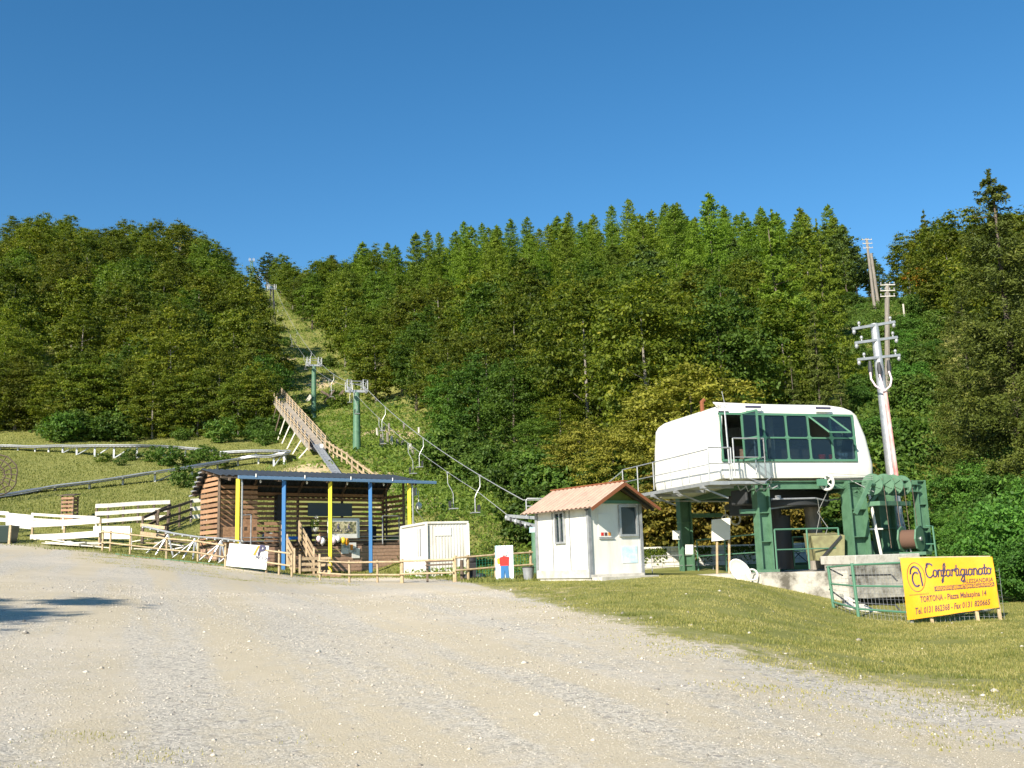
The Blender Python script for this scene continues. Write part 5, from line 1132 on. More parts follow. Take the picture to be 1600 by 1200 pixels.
b = MB(); b.beam(c1+V(-.1,-.15,.1), c1+V(-.75,-.3,-.95), .1, .12); b.build('strut', M['steel_green'], sr)
b = MB(); b.tube([c1-V(.1,.1,0), c4+V(.2,.2,0)], .06, 8); b.beam(c1-UP*.62, c4-UP*.62+CD*.1, .4, .14); b.build('axle_frame', M['steel_green'], sr)
b = MB()
for dz in (.0,.06,.12): b.tube([c1+V(0,-.1,.28-dz), P+V(0,0,.30-dz*1.5)], .008, 4)
b.tube([c1+V(0,-.1,-.25), LB+CD*3.4+UP*2.92], .015, 4); b.build('control_cable', M['rope'], sr)
# winch with rope reel
wi = thing('cable_winch', 'green winch with a brown rope reel behind the yellow banner', 'winch', W(1432,868,33))
c = W(1437,842,33); nW = V(.75,-.66,0).normalized()
b = MB(); b.disc(c, nW, .42, .05, 8); b.disc(c-nW*.55, nW, .42, .05, 8); b.build('side_plate', M['steel_green'], wi)
b = MB(); b.disc(c-nW*.28, nW, .30, .5, 24); b.build('rope_reel', M['reel'], wi, True); b = MB(); b.disc(c+nW*.04, nW, .07, .05, 10); b.build('hub', M['galv'], wi)
b = MB(); b.beam(c-nW*.6-UP*.45, c+nW*.25-UP*.45, .5, .1); b.beam(c-UP*.45-nW*.5, c-UP*.75-nW*.6, .08,.08).beam(c-UP*.45, c-UP*.8-nW*.1, .08,.08); b.build('base_frame', M['steel_green'], wi)
b = MB(); r0 = W(1446,822,33.4); r1 = W(1463,866,33.4); r1.z -= .35; b.tube([W(1446,822,33.4), W(1457,822,33.4), r1], .03, 6).tube([W(1446,850,33.4), W(1461,850,33.4)], .025, 6); b.build('guard_rail', M['green_light'], wi, True)

# ------------------------------------------------------------------ concrete base and yard behind
cs = thing('station_slab', 'raised concrete platform with a stained retaining wall under the station', 'concrete platform', V(9,33,0))
ca, cbb = V(7.55,32.0,0), V(9.9,30.6,0)
wz = lambda p: p
b = MB(); A = V(7.5,32.2,0); B_ = V(9.75,30.7,0); C_ = V(10.3,30.55,0)
back = V(.55,.83,0)
b.hexa([V(A.x,A.y,-.2), V(B_.x,B_.y,-.5), V(B_.x,B_.y,-.5)+back*.35, V(A.x,A.y,-.2)+back*.35], [V(A.x,A.y,1.12), V(B_.x,B_.y,1.10), V(B_.x,B_.y,1.10)+back*.35, V(A.x,A.y,1.12)+back*.35]); b.build('retaining_wall', M['concrete'], cs, bevel=.02)
b = MB(); b.add([V(7.6,32.6,1.07),V(9.95,31.05,1.07),V(12.5,33.5,1.07),V(14.5,38,1.07),V(12,44,1.07),V(6.0,44,1.07),V(5.2,37,1.07), V(7.6,32.6,.2),V(9.95,31.05,-.3),V(12.5,33.5,-.3),V(14.5,38,.2),V(12,44,.2),V(6.0,44,.2),V(5.2,37,.2)], [(0,1,2,3,4,5,6),(0,7,8,1),(1,8,9,2),(2,9,10,3),(3,10,11,4),(4,11,12,5),(5,12,13,6),(6,13,7,0)]); b.build('yard_slab', M['concrete_pale'], cs)
# right block: thick slab on a recess
A = W(1336,866,30.0); B_ = W(1437,865,31.2); A.z = B_.z = 1.56; bk = V(-.1,1,0).normalized()*2.6
b = MB(); b.hexa([V(A.x,A.y,1.30),V(B_.x,B_.y,1.30),V(B_.x,B_.y,1.30)+bk,V(A.x,A.y,1.30)+bk],[A,B_,B_+bk,A+bk]); b.build('slab_edge', M['concrete_pale'], cs, bevel=.02)
A2, B2 = A+V(.03,.06,0), B_+V(-.03,.06,0)
b = MB(); b.hexa([V(A2.x,A2.y,.34),V(B2.x,B2.y,.30),V(B2.x,B2.y,.30)+bk*.9,V(A2.x,A2.y,.34)+bk*.9],[V(A2.x,A2.y,1.298),V(B2.x,B2.y,1.298),V(B2.x,B2.y,1.298)+bk*.9,V(A2.x,A2.y,1.298)+bk*.9]); b.build('block', M['concrete'], cs)
b = MB(); b.hexa([V(A.x,A.y+.9,-.5),V(B_.x+2,B_.y+.9,-.5),V(B_.x+2,B_.y+1.2,-.5),V(A.x,A.y+1.2,-.5)],[V(A.x,A.y+.9,.34),V(B_.x+2,B_.y+.9,.3),V(B_.x+2,B_.y+1.2,.3),V(A.x,A.y+1.2,.34)]); b.build('recess_shade_back', M['dark'], cs)  # near-black backing, its colour stands in for the shade inside the opening
b = MB(); q0 = W(1338,935,29.3); b.add([V(q0.x-.3,q0.y+.2,.5),V(q0.x+1.0,q0.y-.3,-.25),V(q0.x-.3,q0.y-.3,-.3),V(q0.x-.3,q0.y+.5,.5),V(q0.x+1.0,q0.y,-.25),V(q0.x-.3,q0.y,-.3)], [(0,2,1),(3,4,5),(0,1,4,3),(1,2,5,4),(0,3,5,2)]); b.build('wing_wall', M['concrete_pale'], cs)
b = MB(); A = V(9.75,30.75,0); B_ = W(1337,900,30.3); b.hexa([V(A.x,A.y,-.4),V(B_.x,B_.y,-.4),V(B_.x,B_.y+.3,-.4),V(A.x,A.y+.3,-.4)],[V(A.x,A.y,1.08),V(B_.x,B_.y,1.08),V(B_.x,B_.y+.3,1.08),V(A.x,A.y+.3,1.08)]); b.build('retaining_wall', M['concrete'], cs)
# white stone wall at the back
sw = thing('stone_wall', 'whitewashed stone wall behind the booth and under the station', 'stone wall', V(6,41,1))
A = V(4.6,40.6,.9); B_ = V(12.5,42.6,.9); d_ = (B_-A); L_ = d_.length; d_.normalize(); n_ = V(-d_.y,d_.x,0)
b = MB(); b.beam(A+UP*.55+n_*.1, B_+UP*.55+n_*.1, .3, 1.15); b.build('wall_core', M['concrete_pale'], sw)
row = 0; z = .0
while z < 1.1:
    hgt = .2; s = -.2*(row%2)
    while s < L_:
        w_ = rnd.uniform(.3,.6); s1_ = min(s+w_, L_); s0_ = max(s,0)
        if s1_-s0_ > .12: piece('stone', A+d_*(s0_+.012)+UP*(z+hgt/2)-n_*(.09+rnd.uniform(0,.03)), A+d_*(s1_-.012)+UP*(z+hgt/2)-n_*(.09+rnd.uniform(0,.03)), .1, hgt-.02, M['whitewash'], sw)
        s += w_
    z += hgt; row += 1
piece('coping', A+UP*1.17+n_*.05, B_+UP*1.17+n_*.05, .5, .08, M['whitewash'], sw)
ivy = link('hanging_creeper', None); 
COL.objects.unlink(ivy); bpy.data.objects.remove(ivy)
nn = 1400; f = rng.random(nn)*5.2+.2; f = f[np.sin(f*3.1)+np.sin(f*7)*.5 > -.3]; dz = np.abs(rng.normal(size=len(f)))*.22
C = np.stack([A.x+d_.x*f-n_.x*.2, A.y+d_.y*f-n_.y*.2, 2.05-dz], 1); o = link('ivy', leaves('ivy', C, nrm(rng.normal(size=(len(f),3))+np.array([0,-1,0])), np.full(len(f), .06), rng.random(len(f)), LM['ash'])); tag(o, 'dry creeper hanging over the white stone wall', None, None, 'stuff')

# station yard railings
yr = thing('yard_railing', 'green tube railing between the station columns', 'railing', LB)
g0 = V(7.3,37.6,1.05)
railing(yr, [LA+CD*.3-CB*.3+UP*.1, LB+CB*.5+UP*.0], 1.18, M['green_light'], .028, gap=1.8)
railing(yr, [LB+CD*.35-CB*.1, LB+CD*2.75-CB*.1], 1.3, M['green_light'], .03, mids=(.5,), gap=1.25)
railing(yr, [LC-CD*1.2+CB*2.0, LC-CD*.3+CB*2.0], 1.0, M['green_light'], .025, gap=1.2)
railing(thing('low_railing', 'thin grey railing at the foot of the white stone wall', 'railing', V(5,38,1)), [V(4.9,38.0,1.0), V(7.3,38.9,1.0)], .75, M['galv_dull'], .018, gap=1.2)
sc_ = thing('scaffold_trolley', 'dark lattice trolley behind the station railing', 'trolley', V(9.2,37,1.1))
b = MB()
for x_ in (0,1.1,2.2): b.tube([V(8.7+x_*.85,37.4,1.1), V(8.7+x_*.85,37.4,2.3)], .025, 5)
for z_ in (1.3,1.75,2.2): b.tube([V(8.7,37.4,z_), V(10.6,37.4,z_)], .02, 5)
for x_ in (0,1.1): b.tube([V(8.7+x_*.85,37.4,1.2), V(8.7+(x_+1.1)*.85,37.4,2.1)], .015, 5).tube([V(8.7+x_*.85,37.4,2.1), V(8.7+(x_+1.1)*.85,37.4,1.2)], .015, 5)
b.build('lattice', M['dark'], sc_)
b = MB(); b.tube([V(8.75,36.6,1.1), V(8.66,36.6,3.1)], .1, 8); tag(b.build('wooden_pole', M['bark_pale'], None, True), 'grey wooden pole just right of the middle green column', 'pole')
b = MB(); b.tube([V(10.5,36.5,1.1), V(10.5,36.5,1.8), V(10.45,36.5,3.3)], [.32,.3,.26], 10); tag(b.build('pale_trunk', M['bark_pale'], None, True), 'thick pale tree trunk in the shade under the cabin', 'trunk')
b = MB(); b.box((12.0,38.5,1.07),(13.9,39.6,2.05)); tag(b.build('dark_blue_box', M['grey_board'], None, bevel=.02), 'dark blue cabinet behind the big green column', 'cabinet')
pl = thing('white_pallet', 'stack of white slatted pallets behind the counterweight', 'pallets', V(11.2,34.9,1.1))
for i in range(7): piece('slat', V(10.95+i*.13,34.55+i*.03,1.12), V(11.05+i*.13,34.55+i*.03,1.42), .05, .05, M['white'], pl)
for z_ in (1.14,1.42): piece('rail', V(10.9,34.58,z_), V(11.9,34.8,z_), .05, .04, M['white'], pl)
def board_sign(name, label, px0, px1, py0, py1, Y, m, legs=None, legm='log', cat='sign', tilt=0.0):
    t_ = thing(name, label, cat, at((px0+px1)/2, Y)); a, c, d, e = W(px0,py1,Y), W(px1,py1-tilt,Y), W(px1,py0-tilt,Y), W(px0,py0,Y); o_ = V(0,.04,0)
    b_ = MB(); b_.add([a,c,d,e,a+o_,c+o_,d+o_,e+o_], [(0,1,2,3),(7,6,5,4),(0,4,5,1),(1,5,6,2),(2,6,7,3),(3,7,4,0)]); b_.build('panel', m, t_)
    for lx in (legs or []):
        g = at(lx, Y+.08); tp_ = W(lx, py0+3, Y+.08); piece('leg', V(g.x,g.y,g.z-.15), tp_, .07, .05, M[legm], t_)
    return t_
board_sign('white_board', 'white information board on two poles left of the middle green column', 1112, 1141, 812, 846, 35.5, M['white'], (1120,1139), tilt=3)
board_sign('small_notice', 'small white notice on the left green column', 1051, 1063, 829, 843, 38.0, M['white'])
board_sign('small_notice', 'small white notice hanging on the green railing by the left column', 1071, 1083, 851, 866, 37.6, M['white'])
b = MB(); c = W(1161,884,33.5); b.v = []; 
for i in range(9):
    th = i/8*.9
    for k in range(20): a = 2*PI*k/20; b.v.append(tuple(c+V(.5*math.sin(th)*math.cos(a)*.9, -.35*(1-math.cos(th)), .46*math.sin(th)*math.sin(a)-.2*math.sin(th)*math.cos(a))+V(-.1,.1,-.16)))
for i in range(8):
    for k in range(20): b.f.append((i*20+k, i*20+(k+1)%20, (i+1)*20+(k+1)%20, (i+1)*20+k))
o = b.build('old_dish', M['container'], None, True); s_ = o.modifiers.new('thickness','SOLIDIFY'); s_.thickness = .02; tag(o, 'cream curved dish lying at the foot of the middle green column', 'dish')
b = MB(); b.ring(W(1176,898,32.6), (.2,-1,.2), .17, .03, 16, 6); tag(b.build('hose_ring', M['white'], None, True), 'white hose ring beside the cream dish at the wall corner', 'hose')

# lift loading guide in front of the cabin, left of the booth
ls = thing('loading_guide', 'galvanised rope guide with small rollers and hoop left of the booth roof', 'rope guide', V(.6,41,1.3))
pA = W(792,806,41.5); pB = W(850,812,39.5)
b = MB(); b.beam(pA, pB+UP*.05, .12, .12).beam(pA-UP*.1, W(838,822,39.8), .1, .1); b.build('arm', M['galv'], ls)
for i in range(7):
    p = lerp(pA, W(838,824,39.8), i/6.0)-UP*.08; b = MB(); b.disc(p, (.9,-.4,0), .12, .08, 12); b.build('roller', M['dark' if i%2 else 'galv_dull'], ls, True)
b = MB(); p0, p1 = W(823,807,40), W(855,800,40); b.tube([p0, V(p0.x,p0.y,W(823,782,40).z), W(824,779,40), W(853,779,40), p1], .028, 6); b.tube([W(823,791,40), W(845,791,40)], .022, 6).tube([W(832,792,40), W(838,806,40)], .018, 5); b.build('hoop', M['galv'], ls, True)
g = at(838, 40.2); b = MB(); b.tube([V(g.x,g.y,g.z-.2), W(836,818,40.2)], .16, 10); b.build('pillar', M['steel_green'], ls, True)
b = MB(); p = W(828,828,39.6); b.beam(p, p+V(.35,.1,0), .15, .2); b.build('motor_cover', M['lblue'], ls)
# ------------------------------------------------------------------ green gate, mesh fence and yellow banner
gf = thing('green_gate_fence', 'green tube fence with wire mesh in front of the concrete block', 'fence', at(1340,27.3))
gY = {1297:29.0, 1334:27.6, 1412:26.2}
tops = {1297:(884,955), 1334:(880,964), 1412:(876,970)}
ps = {}
for px, Y in gY.items():
    tpy, bpy_ = tops[px]; t_ = W(px-3, tpy, Y); g = V(t_.x+.06, t_.y, h(t_.x, t_.y)-.1); ps[px] = (g, t_); b = MB(); b.tube([g, t_], .045, 8); b.build('post', M['green_light'], gf, True)
def gpt(pa, pb, f, hf): 
    a = lerp(ps[pa][0], ps[pa][1], hf); c = lerp(ps[pb][0], ps[pb][1], hf); return lerp(a, c, f)
for pa, pb in ((1297,1334),(1334,1412)):
    for hf in (.97,.6,.2): b = MB(); b.tube([gpt(pa,pb,0,hf), gpt(pa,pb,1,hf)], .028, 6); b.build('rail', M['green_light'], gf, True)
b = MB()
for pa, pb, n in ((1297,1334,6),(1334,1412,13)):
    for i in range(n+1): b.tube([gpt(pa,pb,i/n,.04), gpt(pa,pb,i/n,.95)], .004, 3, cap=False)
    for k in range(11): b.tube([gpt(pa,pb,0,.05+k*.085), gpt(pa,pb,1,.05+k*.085)], .004, 3, cap=False)
b.build('wire_mesh', M['galv_dull'], gf, kind='stuff')
b = MB()      # bent black bars seen behind the mesh
for hf in (.78,.30):
    p0, p1, p2, p3 = gpt(1297,1334,.15,hf+.18), gpt(1297,1334,.8,hf), gpt(1334,1412,.9,hf), gpt(1334,1412,1,hf-.1)
    o_ = V(0,.5,0); b.tube([p0+o_,p1+o_], .022, 5).tube([gpt(1334,1412,.05,hf)+o_,p2+o_,p3+o_], .022, 5)
b.build('black_bars', M['dark'], gf)
bn = thing('yellow_banner', 'yellow advertising banner with blue script lettering on wooden stakes', 'banner', at(1480,25))
Yb0, Yb1 = 25.6, 24.4
TL, TR, BR, BLc = W(1406,872,Yb0), W(1550,870,Yb1), W(1561,949,Yb1), W(1418,969,Yb0)
def bq(s, t_, off=0):
    """banner surface point: s along, t up, with slack folds"""
    p = lerp(lerp(BLc,BR,s), lerp(TL,TR,s), t_); n_ = V(-.05,-1,0)
    fold = .022*math.sin(s*7+t_*3)+.012*math.sin(s*19-t_*5)*(1-t_)+.03*math.exp(-((s-.93-.1*t_)/.04)**2)
    p = p+n_*(fold+off); p.z -= .02*math.sin(s*PI*3)*t_*0; return p
NS, NT = 60, 20
b = MB(); b.v = [tuple(bq(i/NS, j/NT)) for j in range(NT+1) for i in range(NS+1)]
for j in range(NT):
    for i in range(NS): k = j*(NS+1)+i; b.f.append((k,k+1,k+NS+2,k+NS+1))
b.build('sheet', M['banner_y'], bn, True)
BANW, BANH = (TR-TL).length, (TL-BLc).length
def on_banner(o):
    """drape a flat part whose local x,y run 0..1 over the banner"""
    return o
def strokes(polys, s0, t0, ssc, tsc, wdt, m, name, shear=.0, parent=bn):
    b_ = MB()
    for pl_ in polys:
        P_ = []
        for k in range(len(pl_)-1):      # resample straight segments
            n_ = 3
            for q_ in range(n_): P_.append((lerp(pl_[k][0],pl_[k+1][0],q_/n_), lerp(pl_[k][1],pl_[k+1][1],q_/n_)))
        P_.append(pl_[-1])
        pts = [bq(s0+(x_+shear*y_)*ssc, t0+y_*tsc, .012) for x_, y_ in P_]
        for a, c in zip(pts[:-1], pts[1:]):
            d_ = (c-a); 
            if d_.length < 1e-5: continue
            sd_ = d_.cross(V(0,-1,0)).normalized()*wdt/2; e_ = d_.normalized()*wdt*.3
            b_.quad(a-e_-sd_, c+e_-sd_, c+e_+sd_, a-e_+sd_)
    return b_.build(name, m, parent)
def arcp(cx, cy, rx, ry, a0, a1, n=10): return [(cx+rx*math.cos(math.radians(a0+(a1-a0)*i/n)), cy+ry*math.sin(math.radians(a0+(a1-a0)*i/n))) for i in range(n+1)]
# script word, unit = x-height
SC = {
 'C': ([arcp(.9,.95,.8,1.0,50,310,14)+[(1.6,.35)], arcp(.55,1.75,.3,.25,40,250,6)], 1.55),
 'o': ([arcp(.42,.5,.38,.5,90,450,10), [(.5,.98),(.9,.85)]], .95),
 'n': ([[(.1,.85),(.15,1),(.12,0)], [(.12,.5)]+arcp(.42,.6,.28,.4,160,0,6)+[(.7,.1),(.95,.1)]], .95),
 'f': ([[(.0,.1),(.35,.6),(.55,1.5),(.4,1.95),(.2,1.7),(.15,.5),(.1,-.7),(-.05,-.9),(-.15,-.6),(.2,.0),(.6,.15)], [(-.1,.9),(.6,.95)]], .7),
 'a': ([arcp(.4,.48,.36,.48,70,360,10), [(.78,.95),(.78,.2),(1.05,.08)]], 1.0),
 'r': ([[(.1,.85),(.18,1),(.14,0)], [(.14,.55),(.35,.95),(.62,.9),(.7,.7)]], .72),
 't': ([[(.25,1.6),(.2,.2),(.4,0),(.62,.15)], [(-.05,1.05),(.6,1.08)]], .6),
 'i': ([[(.12,.95),(.12,.15),(.3,.02),(.45,.12)]], .45),
 'g': ([arcp(.4,.5,.36,.48,70,360,10), [(.76,.95),(.74,-.6),(.45,-.95),(.1,-.7),(.4,-.2),(.95,.15)]], 1.0),
}
word = 'Confartigianato'; tot = sum(SC[ch][1] for ch in word); x_ = 0; pol = []
for ch in word:
    for pl_ in SC[ch][0]: pol.append([(a+x_, c) for a, c in pl_])
    x_ += SC[ch][1]
strokes(pol, .262, .665, .705/tot, .118, .036, M['ink'], 'script_lettering', shear=.10)
def flat_text(body, s0, s1, t0, hgt, m, shear=0.0, name='lettering', weight=0.0):
    c = bpy.data.curves.new(name, 'FONT'); c.body = body; c.size = 1; c.shear = shear; c.resolution_u = 2; c.offset = weight
    tmp = link(name, c); bpy.context.view_layer.update(); dg = bpy.context.evaluated_depsgraph_get(); me = bpy.data.meshes.new_from_object(tmp.evaluated_get(dg)); bpy.data.objects.remove(tmp)
    xsn = [v.co.x for v in me.vertices]; x0_, x1_ = min(xsn), max(xsn)
    for v in me.vertices:
        s = s0+(v.co.x-x0_)/(x1_-x0_)*(s1-s0); tt = t0+v.co.y*hgt; p = bq(s, tt, .012); v.co = p-ORG[bn]
    me.materials.clear(); me.materials.append(m); o = link(name, me); o.parent = bn; ORG[o] = ORG[bn]; return o
flat_text('ALESSANDRIA', .66, .968, .518, .11, M['ink_brown'], .2, weight=.02)
b = MB()
for i in range(20):
    s0_, s1_ = .345+i*.63/20, .345+(i+1)*.63/20; b.quad(bq(s0_,.415,.006), bq(s1_,.425,.006), bq(s1_,.505,.006), bq(s0_,.495,.006))
b.build('text_bar', M['ink_brown'], bn)
flat_text('ASSOCIAZIONE LIBERA ARTIGIANI DELLA PROVINCIA', .355, .965, .438, .072, M['banner_y'], .15, weight=.02)
flat_text('TORTONA - Piazza Malaspina 14', .165, .885, .262, .14, M['ink_brown'], .1, weight=.022)
flat_text('Tel. 0131 862368 - Fax 0131 820665', .095, .915, .08, .145, M['ink_brown'], .25, weight=.022)
flat_text('www.confartigianato.al.it', .05, .27, .385, .035, M['ink_brown'], 0)
strokes([arcp(.5,.5,.5,.5,0,360,30)], .055, .44, .20, .48, .014, M['ink_brown'], 'emblem_ring')
strokes([arcp(.5,.42,.22,.24,60,300,12), arcp(.46,.60,.26,.26,70,160,8)+[(.20,.62)], [(.52,.84),(.66,.80),(.76,.62),(.80,.2)]], .055, .44, .20, .48, .044, M['ink'], 'emblem_letter')
for px, m_ in ((1419,'galv_dull'),(1453,'log'),(1526,'log'),(1562,'log')):
    s_ = (px-1412)/150; tp_ = bq(min(max(s_,0.005),.995), .98, -.08); g = h(tp_.x, tp_.y); piece('stake', V(tp_.x+.08,tp_.y,g-.15), tp_, .07, .05, M[m_], bn)
piece('top_batten', TL+V(0,.08,.0), TR+V(0,.08,.0), .04, .05, M['log'], bn)
b = MB(); b.v = []; b2 = bn
nm = MB(); e0_, e1_ = V(TL.x+.1,TL.y+.15,0), V(TR.x+.2,TR.y+.15,0)
for i in range(21): p = lerp(e0_,e1_,i/20); nm.tube([V(p.x,p.y,h(p.x,p.y)), V(p.x,p.y,TL.z-.3)], .004, 3, cap=False)
for k in range(8): nm.tube([V(e0_.x,e0_.y,.05+k*.15), V(e1_.x,e1_.y,.05+k*.15)], .004, 3, cap=False)
tag(nm.build('mesh_fence', M['galv_dull'], None), 'thin wire mesh fence standing behind the yellow banner', 'fence')
b = MB(); c = at(1497,27); b.ball(c+UP*.25, (.35,.2,.22), 10, 6); b.ball(c+V(.5,0,.2), (.5,.2,.13), 10, 6); tag(b.build('white_sacks', M['white'], None, True), 'crumpled white sacks on the ground behind the yellow banner', 'sacks')

# ------------------------------------------------------------------ utility poles
def utility(label, base, top, r0, r1, arms, group=None, big=False, cat='utility pole'):
    t_ = thing('utility_pole', label, cat, base, group)
    b_ = MB(); b_.tube([base-UP*.4, top], [r0, r1], 14 if big else 8); b_.build('pole', M['galv' if big else 'bark_pale'], t_, True)
    for (A, B_) in arms:
        b_ = MB(); th = .10 if big else .085; b_.beam(A, B_, th, th); ao = b_.build('crossarm', M['galv'] if big else M['concrete_pale'], t_, bevel=.01)
        for f in ((.03,.16,.9,.97) if big else (.05,.35,.65,.95)):
            p = lerp(A,B_,f); b_ = MB()
            if f in (.03,.97): b_.ball(p-UP*.12, (.07,.07,.1), 8, 6)
            else: b_.tube([p, p+UP*.12], .03, 6); b_.ball(p+UP*.17, (.06,.06,.075), 8, 6)
            b_.build('insulator', M['galv_dull'], ao, True)
    return t_
bs = W(1409,862,37.0); tpq = W(1366,506,37.0)
arms = [(W(1332,514,36.7), W(1398,503,37.1)), (W(1336,536,36.7), W(1402,527,37.1)), (W(1340,562,36.7), W(1406,555,37.1))]
bp0 = utility('big galvanised utility pole with three crossarms beside the white cabin', V(bs.x,bs.y,h(bs.x,bs.y)), tpq, .23, .145, arms, big=True)
for i, (px, py) in enumerate(((1359,564),(1373,566),(1388,563))):
    b = MB(); p = W(px,py,36.7); b.tube([p, p-UP*.25, p-UP*.55], [.05,.09,.06], 8); b.build('cable_end', M['dark'], bp0, True)
b = MB(); p0, p1, pm = W(1360,582,36.65), W(1389,580,36.65), W(1382,611,36.6)
b.tube([p0, W(1361,592,36.6), W(1368,603,36.6), pm], .035, 6); b.tube([p1, W(1393,592,36.6), W(1391,603,36.6), pm], .035, 6); b.tube([W(1374,585,36.6), pm], .03, 6); b.build('power_cable', M['pink'], bp0, True)
b = MB(); b.tube([W(1383,612,36.7), W(1401,745,36.62)], .075, 8); b.build('cable_duct', M['skin_red'], bp0, True)
for f in (.55,.7,.85): 
    c = lerp(bs, tpq, 1-f); b = MB(); b.ring(c, (tpq-bs).normalized(), .225+.0*f, .015, 20, 4)
def far_pole(label, px0, py0, px1, py1, Y, ys, hw, r=.13, back=False):
    A = W(px0, py0, Y); B_ = W(px1, py1, Y); base = V(A.x, A.y, min(A.z, h(A.x,A.y)))
    ar = []
    for py in ys: c = lerp(B_, A, (py-py1)/(py0-py1)); ar.append((c+V(-hw,-.15,0), c+V(hw,-.15,0)))
    return utility(label, base, B_, r*1.2, r, ar, 'distant utility poles')
far_pole('pale utility pole with three short crossarms just behind the big pole', 1386, 640, 1386, 444, 84, (446,455,464), .62, .19)
far_pole('distant leaning pale pole with three crossarms at the forest gap', 1366, 470, 1354, 373, 152, (375,381,388), .75, .20)
far_pole('short pale pole standing right behind the distant leaning pole', 1371, 458, 1361, 396, 165, (), .5, .22)
b = MB(); p = W(1412,484,135); b.tube([V(p.x,p.y,h(p.x,p.y)), p+UP*.8], .12, 6); tag(b.build('marker_post', M['concrete_pale'], None), 'small pale post on the green slope right of the utility poles', 'post')

# ------------------------------------------------------------------ chairlift
def lx(Y): return 11.85-.297*Y
LDIR = V(-.297,1,0).normalized(); LN = V(LDIR.y,-LDIR.x,0)           # along the line and to its right
GAU = .65
pyl = [(83,607,'nearest green chairlift pylon above the ramp fence',.30), (118,568,'second green chairlift pylon up the hill, left of the nearest',.30), (205,450,'third chairlift pylon standing on the steep strip high on the hill',.34), (320,407,'topmost chairlift pylon on the skyline between the forests',.34)]
heads = []
for i, (Y, tpy, lb, r) in enumerate(pyl):
    x_ = lx(Y); c = V(x_, Y, 0); px = 800+x_/Y*F; top = None
    # height of the head from its row in the picture
    lo = W(px, tpy, Y); xz = lo.z; g = h(x_, Y)
    t_ = thing('lift_pylon', lb, 'lift pylon', (x_,Y,g), 'chairlift pylons')
    b = MB()
    if i < 2: b.tube([V(x_,Y,g-.6), V(x_,Y,xz-.35)], [r*1.15, r*.85], 12)
    else:
        for sx in (-1,1):
            for sy in (-1,1): b.tube([V(x_+sx*.8,Y+sy*.8,g-.6), V(x_+sx*.25,Y+sy*.25,xz-.3)], .09, 6)
        for k in range(6):
            f0_, f1_ = k/6, (k+1)/6
            for sx in (-1,1): b.tube([V(x_+sx*lerp(.8,.25,f0_),Y-lerp(.8,.25,f0_),lerp(g,xz,f0_)), V(x_-sx*lerp(.8,.25,f1_),Y-lerp(.8,.25,f1_),lerp(g,xz,f1_))], .05, 5)
    b.build('mast', M['steel_green'] if i != 2 else M['dark'], t_, True)
    b = MB(); C_ = V(x_,Y,xz-.25); b.beam(C_-LN*.9, C_+LN*.9, .3, .2); b.build('crosshead', M['galv'], t_)
    for s_ in (-1,1):
        e = C_+LN*GAU*s_; b = MB(); b.beam(e-LDIR*.9+UP*.12-UP*.38, e+LDIR*.9+UP*.12+UP*.38, .1, .12)
        for k in range(6): f = -1+k*.4; b.disc(e+LDIR*f*.8+UP*(.12+f*.3+.12), tuple(LN), .12, .09, 12)
        b.build('sheave_train', M['galv_dull'], t_, True)
        b = MB()
        for a1_, a2_ in ((-.9,-.25),(.25,.9)):
            p0_, p1_ = e+LDIR*0+LN*(.35*s_)*0+LN*(-.32), e+LN*.32
        q4 = [e+LN*.2-LDIR*.5, e+LN*.2+LDIR*.5, e-LN*.2+LDIR*.5, e-LN*.2-LDIR*.7]
        for k in range(4):
            b.tube([q4[k]+UP*.1, q4[k]+UP*.85], .035, 5); b.tube([q4[k]+UP*.85, q4[(k+1)%4]+UP*.85], .035, 5); b.tube([q4[k]+UP*.65, q4[(k+1)%4]+UP*.65], .025, 5)
        b.build('service_cage', M['galv'], t_, True)
    b = MB(); b.tube([C_-LN*.6+UP*.85, C_+LN*.6+UP*.85], .035, 5).tube([C_-LN*.6+UP*.6, C_+LN*.6+UP*.6], .03, 5); b.build('lifting_bar', M['galv'], t_, True)
    heads.append((C_, xz))
stn = V(lx(40), 40, 3.75)
nodes = [(40, 3.9)] + [(Y, hh_[0].z+.42) for (Y,_,_,_), hh_ in zip(pyl, heads)] + [(345, heads[3][0].z+5.0)]
def rope_z(Y):
    for (a, za), (c, zc) in zip(nodes[:-1], nodes[1:]):
        if a <= Y <= c: f = (Y-a)/(c-a); return lerp(za, zc, f)-4*f*(1-f)*(c-a)*.014
    return nodes[-1][1]
for s_, lb in ((1,'right hauling rope of the chairlift running up the hill from the station'),(-1,'left hauling rope of the chairlift running up the hill from the station')):
    b = MB(); pts = [V(lx(Y)+LN.x*GAU*s_, Y+LN.y*GAU*s_, rope_z(Y)) for Y in np.arange(41 if s_ > 0 else 43, 343, 3.0)]; pts = ([cp(2.0,2.2,3.5)] if s_ > 0 else [W(792,804,41.2)])+pts
    b.tube(pts, .021 if s_ > 0 else .013, 6); tag(b.build('haul_rope', M['rope'], None, True), lb, 'rope', 'chairlift ropes')
